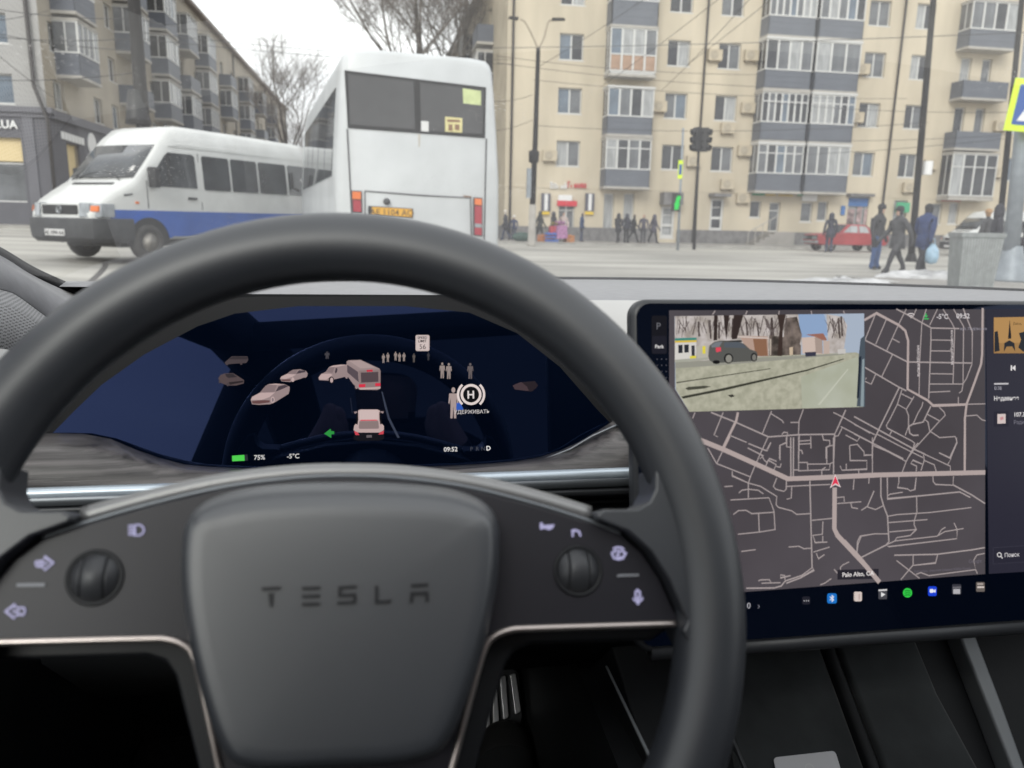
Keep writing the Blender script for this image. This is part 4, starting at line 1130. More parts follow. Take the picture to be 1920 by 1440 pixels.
u, v = bpx(725, 378); MB().lathe([(0, -.07), (.03, -.065), (.045, -.03), (.05, 0)], 14, 'y', (u, 0, v)).build('hatch_handle', M_BUMP, bus, smooth=True)
# left flank windows and skirt
for (y0, y1) in ((.55, 1.75), (1.83, 3.05), (3.13, 4.35), (4.43, 5.65), (5.73, 6.95)):
    mb = MB(); v = []
    for s_off in (.012, -.02):
        for (y, z) in ((y0, BH * .50), (y1, BH * .50), (y1, BH * .86), (y0, BH * .86)): v.append((-(brow(z) + s_off), y, z))
    mb.add(v, [(0, 1, 2, 3), (7, 6, 5, 4), (0, 4, 5, 1), (1, 5, 6, 2), (2, 6, 7, 3), (3, 7, 4, 0)]); mb.build('side_window', M_VGLASS, bus)
    mb = MB(); mb.add([(-x, y, z) for x, y, z in v], [(0, 1, 2, 3), (7, 6, 5, 4), (0, 4, 5, 1), (1, 5, 6, 2), (2, 6, 7, 3), (3, 7, 4, 0)]); mb.build('side_window', M_VGLASS, bus)
MB().tube([(-BW / 2 - .02, BLn * .99, BH * .5), (-BW / 2 - .16, BLn, BH * .52), (-BW / 2 - .18, BLn, BH * .62)], .03, 6).build('door_mirror', M_BLK, bus)
MB().box(-brow(.5) - .02, brow(.5) + .02, -.1, .25, .36, .62).build('bumper', M_BUMP, bus, bevel=.03)
for s in (-1, 1):
    for yy in (1.9, 5.9): 
        w_ = wheel(bus, 0, 0, .43, .26, s); w_.rotation_euler = (0, 0, R(-90)); w_.location = (s * .92, yy, .43)
MB().box(-.9, .9, .4, 7, .3, .6).build('underbody', M_BLK, bus)

# ------------------------------------------------ red saloon
M_REDC = mat('faded_red_paint', (0.36, 0.045, 0.05), 0.4, var=0.15, scale=2, coat=0.3)
def saloon(label, loc, rz):
    t = thing('saloon_car', label, 'car', loc, rz)
    W = .8
    low = [(-2.02, .5), (-2.05, .62), (-2.02, .82), (-1.9, .92), (-1.1, .95), (.72, .96), (1.3, .93), (1.95, .86), (2.05, .78), (2.05, .5), (1.9, .34), (-1.9, .34)]
    rg = [[(x, s * W * (1 if abs(x) < 1.6 else .96), z) for x, z in low] for s in (-1, 1)]
    MB().loft(rg).build('body', M_REDC, t, bevel=.04)
    cab = [(-1.15, .94), (-.95, 1.2), (-.72, 1.40), (.15, 1.42), (.35, 1.38), (.85, .95)]
    mb = MB(); mb.loft([[(x, s * (W - .05 - .16 * max(0, (z - .95) / .47)), z) for x, z in cab] for s in (-1, 1)]); mb.build('roof', M_REDC, t, bevel=.03)
    for s in (-1, 1):
        for poly in ([(-.9, .99), (-.72, 1.32), (-.3, 1.34), (-.3, .99)], [(-.22, .99), (-.22, 1.34), (.18, 1.34), (.62, .99)]):
            v = [(x, s * (W - .04 - .16 * max(0, (z - .95) / .47)), z) for x, z in poly]; vi = [(x, y - s * .02, z) for x, y, z in v]
            MB().add(v + vi, [(0, 1, 2, 3), (7, 6, 5, 4), (0, 4, 5, 1), (1, 5, 6, 2), (2, 6, 7, 3), (3, 7, 4, 0)]).build('side_window', M_PAN[2], t)
        for x in (1.25, -1.2): wheel(t, x, s * .68, .3, .17, s)
        MB().lathe([(0, 0), (.09, 0), (.09, .05)], 14, 'x', (2.03, s * .58, .7)).build('headlight', M_HLIGHT, t)
        MB().lathe([(0, 0), (.08, 0), (.08, .05)], 14, 'x', (2.03, s * .36, .7)).build('headlight', M_HLIGHT, t)
    v = [(.40, -.62, 1.37), (.40, .62, 1.37), (.86, .72, .97), (.86, -.72, .97)]; MB().add(v + [(x + .02, y, z + .02) for x, y, z in v], [(0, 1, 2, 3), (4, 5, 6, 7), (0, 1, 5, 4), (1, 2, 6, 5), (2, 3, 7, 6), (3, 0, 4, 7)]).build('windscreen', M_VGLASS, t)
    v = [(-.75, -.6, 1.37), (-.75, .6, 1.37), (-1.17, .7, .97), (-1.17, -.7, .97)]; MB().add(v + [(x - .02, y, z + .02) for x, y, z in v], [(0, 1, 2, 3), (4, 5, 6, 7), (0, 1, 5, 4), (1, 2, 6, 5), (2, 3, 7, 6), (3, 0, 4, 7)]).build('rear_window', M_VGLASS, t)
    MB().box(2.02, 2.16, -.8, .8, .42, .54).build('bumper', M_HLIGHT, t, bevel=.02); MB().box(-2.16, -2.02, -.8, .8, .42, .54).build('bumper', M_HLIGHT, t, bevel=.02)
    MB().box(2.03, 2.07, -.7, .7, .6, .82).build('grille', M_BLK, t)
    return t
rcx = at_y(1515, 470, 38.6)
saloon('old red saloon car parked in front of the shop steps', (rcx.x + 2.1, 38.6, ground_z(15)), R(180))

# ================================================================== PEOPLE
random.seed(3)
M_SKIN = mat('skin', (0.50, 0.32, 0.24), 0.6)
CLOTH = {}
def cloth(c):
    k = 'cloth_%.2f_%.2f_%.2f' % c
    if k not in CLOTH: CLOTH[k] = mat(k, c, .85, var=.25, scale=9, bump=.3, bscale=25)
    return CLOTH[k]
PENDING = []
def person(label, x, y, h, face, jacket, trousers, head_c, pose='stand', hood=False, coat=False, z=None, hat=None, bulk=1.0):
    """one continuous skinned figure; face = heading angle (0 looks along +X)"""
    s = h / 1.75
    B = []; E = []; Rr = []; tags = []
    def v(p, r, tag):
        B.append(Vector(p) * s); Rr.append((r[0] * s * bulk, r[1] * s * bulk) if isinstance(r, tuple) else (r * s * bulk, r * s * bulk)); tags.append(tag); return len(B) - 1
    def e(a, b): E.append((a, b))
    st = {'stand': (0.02, -.02, .05, -.03), 'walk': (.34, -.34, -.3, .3), 'stride': (.22, -.26, .2, -.2)}[pose]
    pel = v((0, 0, .96), (.13, .155), 'leg'); ab = v((.01, 0, 1.1), (.125, .155), 'top'); ch = v((.02, 0, 1.28), (.135, .18), 'top'); sh = v((.015, 0, 1.41), (.1, .15), 'top')
    nk = v((.03, 0, 1.5), .058, 'top'); hd = v((.05, 0, 1.6), .085, 'head'); hd2 = v((.05, 0, 1.68), .088, 'head'); hd3 = v((.045, 0, 1.735), .05, 'hair')
    for a, b in ((pel, ab), (ab, ch), (ch, sh), (sh, nk), (nk, hd), (hd, hd2), (hd2, hd3)): e(a, b)
    for k, sgn in ((0, 1), (1, -1)):
        d = st[k]
        hp = v((.0, sgn * .09, .88), .095, 'leg'); kn = v((d * .55 + .03, sgn * .095, .50), .068, 'leg'); an = v((d - (.06 if d < -.1 else 0), sgn * .095, .1 + (.05 if d < -.1 else 0)), .048, 'leg')
        to = v((d + .15 - (.04 if d < -.1 else 0), sgn * .105, .045), .045, 'shoe'); hl = v((d - .05, sgn * .095, .05 + (.03 if d < -.1 else 0)), .042, 'shoe')
        for a, b in ((pel, hp), (hp, kn), (kn, an), (an, to), (an, hl)): e(a, b)
        w_ = st[2 + k]
        s1 = v((.01, sgn * .2, 1.40), .075, 'top'); el = v((w_ * .35 - .02, sgn * .265, 1.13), .062, 'top'); wr = v((w_ + .06, sgn * .255, .90), .046, 'top'); hn = v((w_ + .09, sgn * .25, .82), .04, 'hand'); fg = v((w_ + .11, sgn * .245, .745), .024, 'hand'); th = v((w_ + .135, sgn * .225, .81), .016, 'hand')
        for a, b in ((sh, s1), (s1, el), (el, wr), (wr, hn), (hn, fg), (hn, th)): e(a, b)
    if coat:
        Rr[0] = tuple(q * 1.25 for q in Rr[0]); tags[0] = 'top'
    me = bpy.data.meshes.new('person'); me.from_pydata([tuple(b) for b in B], E, [])
    o = bpy.data.objects.new('person', me); COL.objects.link(o)
    sk = o.modifiers.new('skin', 'SKIN'); sk.use_smooth_shade = True
    for i, sv in enumerate(me.skin_vertices[0].data): sv.radius = Rr[i]; sv.use_root = (i == 0)
    o.modifiers.new('sub', 'SUBSURF').levels = 1
    PENDING.append((o, B, E, tags, label, (x, y, ground_z(x) if z is None else z), face, jacket, trousers, head_c, hood, coat, hat, s))

def finish_people():
    bpy.context.view_layer.update()
    dg = bpy.context.evaluated_depsgraph_get()
    M_SHOE = mat('dark_shoe', (0.03, 0.028, 0.026), .6)
    for (o, B, E, tags, label, loc, face, jacket, trousers, head_c, hood, coat, hat, s) in PENDING:
        me = bpy.data.meshes.new_from_object(o.evaluated_get(dg)); me.name = 'person'
        o.modifiers.clear(); old = o.data; o.data = me; bpy.data.meshes.remove(old)
        me.materials.clear()
        names = ['top', 'leg', 'shoe', 'head', 'hair', 'hand']
        for m_ in (cloth(jacket), cloth(trousers), M_SHOE, M_SKIN, cloth(head_c), cloth((.03, .03, .03))): me.materials.append(m_)
        for p in me.polygons:
            c = p.center; best = min(range(len(B)), key=lambda i: (B[i] - c).length_squared)
            t = tags[best]
            z = c.z / s
            if coat and t == 'leg' and z > .62: t = 'top'
            if t == 'leg' and z > .9: t = 'top'
            if t in ('head', 'hair'):
                front = c.x / s > .085
                t = 'head' if (front and 1.53 < z < 1.70) else 'hair'
            p.material_index = names.index(t)
        o.location = loc; o.rotation_euler = (0, 0, face)
        o['label'] = label; o['category'] = 'person'
        # collar / hood / hat as clothing children
        if hat:
            MB().lathe([(.107 * s, 1.655 * s), (.112 * s, 1.70 * s), (.095 * s, 1.76 * s), (.05 * s, 1.79 * s), (0, 1.795 * s)], 14, 'z', (.048 * s, 0, 0)).build('hat', cloth(hat), o, smooth=True)
        if hood:
            MB().lathe([(.12 * s, 1.44 * s), (.125 * s, 1.56 * s), (.118 * s, 1.68 * s), (.08 * s, 1.76 * s), (0, 1.79 * s)], 14, 'z', (.02 * s, 0, 0)).build('hood', cloth(jacket), o, smooth=True)
        else:
            MB().lathe([(.1 * s, 1.42 * s), (.085 * s, 1.5 * s), (.075 * s, 1.515 * s), (.06 * s, 1.5 * s)], 14, 'z', (.03 * s, 0, 0)).build('collar', cloth(jacket), o, smooth=True)
        if coat:
            MB().lathe([(.17 * s, 1.08 * s), (.2 * s, .9 * s), (.225 * s, .68 * s), (.2 * s, .675 * s), (.16 * s, .9 * s)], 18, 'z').build('coat_skirt', cloth(jacket), o, smooth=True).scale = (.82, 1, 1)

BLK, NVY, GRY, JEAN, BRN = (.026, .026, .03), (.035, .045, .085), (.085, .085, .095), (.045, .09, .22), (.09, .06, .045)
def at_feet(px, py, d): p = at_d(px, py, d); return p.x, p.y
def put(label, px, py, hpx, **k):
    """feet pixel on the ground, height from the pixel height"""
    p = at_z(px, py, 0.02); g = ground_z(p.x) + k.pop('dz', 0.0); p = at_z(px, py, g); d = (CR.transposed() @ (p - CAM)).z * -1
    h = hpx * d / FPX
    person(label, p.x, p.y, max(1.45, min(1.95, h)), k.pop('face'), z=g, **k)
put('man in a dark jacket and blue jeans standing near the red car', 1637, 506, 118, face=R(-60), jacket=(.045, .045, .05), trousers=JEAN, head_c=BLK, pose='stand', hat=BLK, bulk=1.15)
put('man in a grey-black coat striding in dark trousers with one leg forward', 1676, 514, 122, face=R(185), jacket=(.06, .06, .065), trousers=(.03, .03, .036), head_c=BLK, pose='walk', hat=BLK, coat=True, bulk=1.15)
put('stout person in a dark coat with a blue hood collar carrying a pale blue bag', 1725, 512, 124, face=R(20), jacket=(.03, .05, .14), trousers=BLK, head_c=BLK, pose='stride', bulk=1.3, coat=True, hat=BLK)
put('lone person in a long dark coat in front of the red car', 1553, 474, 78, face=R(80), jacket=(.04, .042, .06), trousers=NVY, head_c=BLK, pose='stand', coat=True, hood=True)
put('person with tan fur hat behind the grey waste container', 1842, 500, 108, face=R(100), jacket=(.06, .06, .075), trousers=BLK, head_c=(.35, .22, .12), pose='stand', hat=(.38, .24, .13))
put('tall person in a black coat between the waste container and the steel post', 1858, 518, 130, face=R(150), jacket=(.035, .035, .045), trousers=BLK, head_c=BLK, pose='stand', coat=True, hood=True)
put('dark clothed person cut off by the right edge beyond the steel post', 1916, 520, 120, face=R(60), jacket=(.035, .03, .04), trousers=BLK, head_c=BLK, pose='stand', coat=True)
far_people = [(948, 'woman in a dark coat and pale hat left of the street lamp', (.05, .05, .06), NVY, (.6, .55, .5), 58), (963, 'child in navy with a white hat beside the woman left of the street lamp', (.05, .06, .12), NVY, (.7, .68, .65), 48),
              (1011, 'dark seller standing just right of the street lamp', (.045, .05, .05), BLK, BLK, 56), (1037, 'dark person in front of the shop with the red stripe', (.05, .05, .06), BLK, BLK, 54), (1055, 'person in a pale pink jacket and blue trousers facing the market goods', (.55, .45, .42), (.05, .09, .15), BRN, 58),
              (1089, 'person in a blue coat right of the market goods', (.05, .08, .16), (.06, .07, .12), BLK, 56), (1158, 'tall dark person, leftmost of the group before the tall shop windows', (.03, .03, .035), BLK, BLK, 58), (1173, 'dark person second from the left in the group before the shop windows', (.045, .045, .055), BLK, BLK, 54),
              (1186, 'walking black-clad person in the middle of the group before the shop windows', (.022, .022, .026), BLK, BLK, 56), (1205, 'person in a purple-grey coat in the group before the shop windows', (.07, .065, .09), (.05, .05, .06), BRN, 52), (1224, 'person in a grey coat, rightmost of the group before the white shop door', (.075, .07, .085), BLK, BLK, 54)]
for i, (px, lab, jk, tr, hc, hp) in enumerate(far_people):
    p = at_y(px, 458, 42.3 + (i % 3) * .5)
    person(lab, p.x, p.y, 1.62 if hp > 50 else 1.35, R(-90 + (i * 67) % 180 - 90), jk, tr, hc, 'walk' if i == 8 else 'stand' if i % 2 else 'stride', coat=(i % 2 == 0), z=ground_z(p.x) + .12, hood=(i in (2, 3, 6, 7, 10)), hat=hc if i in (0, 1) else None)
finish_people()
# carried bag
q = at_z(1746, 492, .1); pb = at_z(1725, 512, ground_z(14)); bagp = at_y(1747, 478, pb.y - .25)
M_BAG = mat('pale_blue_plastic', (0.38, 0.55, 0.70), .35, var=.2, scale=8)
bg = thing('carrier_bag', 'bulging pale blue plastic carrier bag held beside the stout person', 'bag', (bagp.x, bagp.y, bagp.z - .25))
MB().lathe([(.05, 0), (.15, .04), (.19, .2), (.17, .38), (.09, .5), (.05, .56)], 14).build('pouch', M_BAG, bg, smooth=True)
MB().tube(spline([(-.05, 0, .54), (-.04, 0, .68), (.04, 0, .68), (.05, 0, .54)], 5), .012, 6).build('handle', M_BAG, bg, smooth=True)
# market goods on the pavement
for i, (px, w, h, c, nm, lab, ct) in enumerate(((1022, .8, .35, (.42, .15, .05), 'fruit_crate', 'crate of orange fruit on the pavement right of the street lamp', 'crate'), (1034, .7, .5, (.05, .13, .45), 'blue_crate', 'blue plastic crate on the pavement in the market goods', 'crate'),
        (1041, .6, .85, (.45, .06, .08), 'market_stall', 'low market stall draped in red cloth by the shop door', 'stall'), (1050, .5, .9, (.38, .18, .34), 'flower_stand', 'stand of pink flowers beside the red market stall', 'flower stand'), (1066, .45, .35, (.5, .2, .06), 'vegetable_crate', 'orange-brown crate at the right end of the market goods', 'crate'), (978, 1.1, .45, (.05, .09, .075), 'goods_sack', 'dark green sack lying left of the lamp base', 'sack'))):
    p = at_y(px, 456, 41.9 - .25 * (i % 2)); zz = ground_z(p.x) + .12; m_ = mat('goods_%d' % i, c, .7, var=.4, scale=9)
    t = thing(nm, lab, ct, (p.x, p.y, zz), R(7 * i - 15)); mb = MB()
    if 'crate' in nm:
        mb.box(-w / 2, w / 2, -.22, .22, 0, .03)
        for z_ in (.05, h * .45, h * .8):
            mb.box(-w / 2, w / 2, -.24, -.22, z_, z_ + .09); mb.box(-w / 2, w / 2, .22, .24, z_, z_ + .09); mb.box(-w / 2 - .02, -w / 2, -.24, .24, z_, z_ + .09); mb.box(w / 2, w / 2 + .02, -.24, .24, z_, z_ + .09)
        mb.build('crate_slats', m_, t, kind='stuff'); mb = MB(); rr = random.Random(i)
        for k in range(14): mb.lathe([(0, -.07), (.05, -.05), (.07, 0), (.05, .05), (0, .07)], 8, 'z', (rr.uniform(-w / 2 + .08, w / 2 - .08), rr.uniform(-.15, .15), h * .8 + rr.uniform(0, .08)))
        mb.build('produce', m_, t, smooth=True, kind='stuff')
    elif nm == 'goods_sack':
        MB().lathe([(.0, -.55), (.14, -.5), (.24, -.25), (.26, .1), (.2, .42), (.06, .5), (.1, .58)], 14, 'x', (0, 0, .24)).build('sack', m_, t, smooth=True)
    else:
        mb.box(-w / 2, w / 2, -.3, .3, h - .06, h); mb.build('table_top', m_, t)
        MB().loft([[(-w / 2 - .02, -.32, h + .004), (w / 2 + .02, -.32, h + .004), (w / 2 + .02, .32, h + .004), (-w / 2 - .02, .32, h + .004)], [(-w / 2 - .05, -.36, .2), (w / 2 + .05, -.36, .22), (w / 2 + .05, .36, .2), (-w / 2 - .05, .36, .22)]]).build('cloth', m_, t)
        rr = random.Random(i); mb = MB()
        for k in range(10): mb.lathe([(0, 0), (.05, .1), (.09, .2), (0, .24)], 7, 'z', (rr.uniform(-w / 2, w / 2) * .8, rr.uniform(-.2, .2), h))
        mb.build('bunch', mat('bunch_%d' % i, (c[1] + .2, c[0] * .5, c[2]), .8, var=.5, scale=12), t, smooth=True, kind='stuff')

# ================================================================== THE CAR WE SIT IN
M_LEATHER = mat('charcoal_leather', (0.026, 0.029, 0.036), 0.44, spec=0.75, ior=1.6, var=0.06, scale=30, bump=0.10, bscale=1000)
M_PADL = mat('airbag_vinyl', (0.034, 0.038, 0.046), 0.42, spec=0.9, ior=1.65, var=0.05, scale=20, bump=0.08, bscale=1100)
M_SATIN = mat('satin_black_panel', (0.018, 0.017, 0.023), 0.42, spec=0.45, var=0.03)
M_BACK = mat('dark_spoke_plastic', (0.013, 0.014, 0.017), 0.5, spec=0.4)
M_STRIP = mat('brushed_champagne_metal', (0.62, 0.55, 0.52), 0.3, metal=0.9, var=0.03)
M_CHROME = mat('satin_chrome', (0.62, 0.70, 0.78), 0.34, metal=.35, var=0.02)
M_CHROME2 = mat('dark_satin_metal', (0.20, 0.215, 0.235), 0.4, metal=0.6, var=0.03)
M_DASHG = mat('grey_suede_dash', (0.23, 0.23, 0.245), 0.9, spec=0.3, var=0.08, scale=60, bump=0.3, bscale=700, sheen=0.3)
M_DASHL = mat('pale_grey_dash_pad', (0.47, 0.465, 0.46), 0.6, spec=0.5, var=0.03, scale=30, bump=0.1, bscale=600)
M_WOOD = mat('dark_ash_wood', (0.085, 0.078, 0.078), 0.42, spec=0.55, var=0.75, scale=9, stretch=(.8, 8, 38), detail=10, bump=0.15, bscale=40)
M_BLKG = mat('gloss_black', (0.004, 0.004, 0.006), 0.05, spec=0.5)
M_CLUST = mat('instrument_glass', (0.0005, 0.0012, 0.003), 0.015, spec=0.5, ior=1.66, tint=(0.28, 0.40, 1.0), emit=(0.0001, 0.0006, 0.0022), estr=1.0)
M_TSG = mat('touchscreen_glass', (0.001, 0.0015, 0.003), 0.03, spec=0.4, tint=(0.5, 0.6, 1.0), emit=(0.0004, 0.001, 0.003), estr=1.0)
M_HOUSE = mat('screen_housing', (0.035, 0.037, 0.042), 0.42, spec=0.5)
M_DARKP = mat('black_interior_plastic', (0.011, 0.012, 0.014), 0.7, spec=0.3, var=0.1, scale=12)
M_CARPET = mat('black_carpet', (0.012, 0.012, 0.013), 0.95, spec=0.1, var=0.3, scale=60)
M_CONSOLE = mat('charcoal_suede_pad', (0.034, 0.037, 0.039), 0.95, spec=0.15, var=0.35, scale=14, bump=0.2, bscale=500, sheen=0.25, detail=8)
M_RUBBER = mat('black_seal_rubber', (0.012, 0.012, 0.014), 0.6, spec=0.4)
M_SILV = mat('pedal_aluminium', (0.60, 0.60, 0.62), 0.3, metal=0.9)
M_CARD = mat('grey_plastic_card', (0.52, 0.52, 0.54), 0.5, spec=0.4, var=0.04)
M_TRIMG = mat('grey_console_trim', (0.17, 0.18, 0.19), 0.5, spec=0.5, metal=.2, var=.05)
M_SEAT = mat('black_seat_vinyl', (0.03, 0.03, 0.033), 0.5, var=.1)
M_HEADL = mat('dark_headlining', (0.05, 0.05, 0.055), 0.9, var=.1)
M_PAINT = mat('car_body_paint', (0.02, 0.022, 0.026), 0.25, coat=1.0)
G_SCREEN = clear_glass('windscreen_glass', (0.90, 0.93, 0.92), dust=0.018, specks=0.22)
G_SIDE = clear_glass('side_window_glass', (0.80, 0.84, 0.84))
G_ROOF = clear_glass('tinted_roof_glass', (0.10, 0.105, 0.11))
G_REAR = clear_glass('darkened_rear_glass', (0.07, 0.075, 0.08))  # unseen rear panes, made this dark to cut light from behind

def mesh_speaker_mat():
    m = bpy.data.materials.new('speaker_mesh'); m.use_nodes = True; n, l = m.node_tree.nodes, m.node_tree.links; b = n['Principled BSDF']
    tc = n.new('ShaderNodeTexCoord'); mp = n.new('ShaderNodeMapping'); mp.inputs['Rotation'].default_value = (0, 0, R(20))
    vo = n.new('ShaderNodeTexVoronoi'); vo.inputs['Scale'].default_value = 420; vo.inputs['Randomness'].default_value = 0.0
    rp = n.new('ShaderNodeValToRGB'); rp.color_ramp.elements[0].position = .25; rp.color_ramp.elements[1].position = .5
    rp.color_ramp.elements[0].color = (.012, .012, .014, 1); rp.color_ramp.elements[1].color = (.30, .30, .31, 1)
    l.new(tc.outputs['Object'], mp.inputs[0]); l.new(mp.outputs[0], vo.inputs['Vector']); l.new(vo.outputs['Distance'], rp.inputs['Fac']); l.new(rp.outputs[0], b.inputs['Base Color'])
    b.inputs['Roughness'].default_value = .7
    return m
M_SPK = mesh_speaker_mat()

def strip_mesh(curves, m, name, parent, thick=.004, smooth=True, k=5, **kw):
    """surface through traced curves: each curve is a list of world points"""
    n = max(len(c) for c in curves); rows = []
    for c in curves:
        c = spline(c, k); rows.append(c)
    L = 60; rs = []
    for c in rows:                                   # resample evenly
        d = [0]
        for i in range(1, len(c)): d.append(d[-1] + (c[i] - c[i - 1]).length)
        g = []
        for j in range(L + 1):
            s = d[-1] * j / L; i = max(0, min(len(c) - 2, next((q for q in range(len(d) - 1) if d[q + 1] >= s), len(c) - 2)))
            f = (s - d[i]) / max(1e-9, d[i + 1] - d[i]); g.append(c[i].lerp(c[i + 1], f))
        rs.append(g)
    mb = MB(); mb.loft(rs, closed=False, caps=False)
    o = mb.build(name, m, parent, smooth=smooth, fix=False, **kw)
    md = o.modifiers.new('solid', 'SOLIDIFY'); md.thickness = thick; md.offset = 0
    return o

CX = 0.37                                            # centre line of the car
def base_y(X): return 1.275 - .265 * ((X - CX) / .8) ** 2
BZ = 1.056
# ------------------------------------------------ shell
car = thing('car_cabin', 'dark car cabin shell with windscreen, pillars, doors and tinted glass roof', 'car', (CX, 0, 0))
cm = Matrix.Translation((-CX, 0, 0))
def cpart(o): o.matrix_local = cm; return o
hdr = lambda X: (X, -.14 - .05 * ((X - CX) / .7) ** 2, 1.36 - .045 * ((X - CX) / .7) ** 2)
XS = [-.46 + 1.66 * i / 80 for i in range(81)]
rows = []
for t in [i / 12 for i in range(13)]:
    row = []
    for X in XS:
        b = Vector((X, base_y(X) + .03, BZ - .012)); Xt = CX + (X - CX) * .80; h = Vector(hdr(Xt)); p = b.lerp(h, t); p.z += .05 * math.sin(math.pi * t); row.append(p)
    rows.append(row)
cpart(MB().loft(rows, closed=False, caps=False).build('windscreen', G_SCREEN, car, smooth=True, fix=False))
# black line of the dash edge against the glass
mb = MB(); mb.tube([(X, base_y(X) + .006, BZ + .0005) for X in XS], .0035, 6)
cpart(mb.build('windscreen_seal', M_RUBBER, car, smooth=True))
for s in (-1, 1):
    e0 = Vector((CX + s * .83, base_y(CX + s * .83) + .02, BZ - .02)); e1 = Vector((CX + s * .67, -.14, 1.355)); e2 = Vector((CX + s * .62, -.55, 1.37)); e3 = Vector((CX + s * .62, -1.5, 1.25))
    cpart(MB().tube([e0, e0.lerp(e1, .5) + Vector((0, 0, .04)), e1, e2, e3], [.035, .035, .05, .07, .08], 10).build('roof_pillar', M_HEADL, car, smooth=True))
    cpart(MB().tube([(CX + s * .80, -.36, .9), (CX + s * .66, -.42, 1.35)], .055, 10).build('door_pillar', M_HEADL, car, smooth=True))
    cpart(MB().box(CX + s * .82 - .05, CX + s * .82 + .05, -1.6, 1.3, .3, .985).build('door_panel', M_DARKP, car, bevel=.02))
    sg = MB().add([(CX + s * .83, .98, 1.0), (CX + s * .83, -.36, .985), (CX + s * .69, -.42, 1.33), (CX + s * .70, -.1, 1.34)], [(0, 1, 2, 3)]); cpart(sg.build('side_window', G_SIDE, car))
    sg = MB().add([(CX + s * .83, -.38, .985), (CX + s * .83, -1.5, 1.0), (CX + s * .66, -1.3, 1.28), (CX + s * .69, -.44, 1.33)], [(0, 1, 2, 3)]); cpart(sg.build('rear_side_window', G_REAR, car))
mb = MB(); rows = [[(CX + f * (.70 - .04 * t), -.16 - 1.4 * t, 1.37 + .03 * math.sin(math.pi * t) - .10 * t * t - .03 * f * f) for f in (-1, -.5, 0, .5, 1)] for t in (0, .25, .5, .75, 1)]
mb.loft(rows, closed=False, caps=False); cpart(mb.build('roof_glass', G_ROOF, car, smooth=True))
cpart(MB().tube([(CX - .66, -.17, 1.345), (CX, -.15, 1.378), (CX + .66, -.17, 1.345)], .03, 8).build('roof_header', M_HEADL, car, smooth=True))
cpart(MB().box(CX - .82, CX + .82, -1.7, 1.3, .24, .3).build('floor', M_CARPET, car))
cpart(MB().box(CX - .86, CX + .86, 1.2, 1.24, .3, 1.0).build('bulkhead', M_DARKP, car))
cpart(MB().box(CX - .8, CX + .8, -1.72, -1.66, .3, 1.33).build('rear_bulkhead', M_DARKP, car))
rows = [[(CX + f * .9, 1.33 + t * 1.25, .985 - .17 * t - .10 * t * t - .06 * f * f) for f in (-1, -.6, -.2, .2, .6, 1)] for t in (0, .25, .5, .75, 1)]
mb = MB(); mb.loft(rows, closed=False, caps=False); hb = cpart(mb.build('bonnet', M_PAINT, car, smooth=True)); hb.modifiers.new('s', 'SOLIDIFY').thickness = .02
for s in (-1, 1):
    cpart(MB().hexa([(CX + s * .93, 1.0, .3), (CX + s * .78, 2.7, .3), (CX + s * .70, 2.7, .3), (CX + s * .85, 1.0, .3), (CX + s * .93, 1.0, .93), (CX + s * .8, 2.6, .62), (CX + s * .72, 2.6, .62), (CX + s * .86, 1.0, .95)]).build('wing', M_PAINT, car, bevel=.03))

for nm, sx, lab in (('driver_seat', 0.0, 'black driver seat directly behind the steering wheel'), ('passenger_seat', .76, 'black passenger seat right of the centre console')):
    st_ = thing(nm, lab, 'seat', (sx, -.35, .3))
    MB().box(-.26, .26, .02, .55, .12, .27).build('cushion', M_SEAT, st_, bevel=.05, seg=3)
    bk = MB().hexa([(-.25, -.1, .25), (.25, -.1, .25), (.25, .05, .25), (-.25, .05, .25), (-.22, -.32, .82), (.22, -.32, .82), (.22, -.2, .82), (-.22, -.2, .82)]).build('backrest', M_SEAT, st_, bevel=.05, seg=3)
    MB().box(-.14, .14, -.4, -.28, .84, 1.0).build('headrest', M_SEAT, st_, bevel=.04, seg=3)
    MB().box(-.22, .22, .0, .5, 0, .12).build('base', M_DARKP, st_)

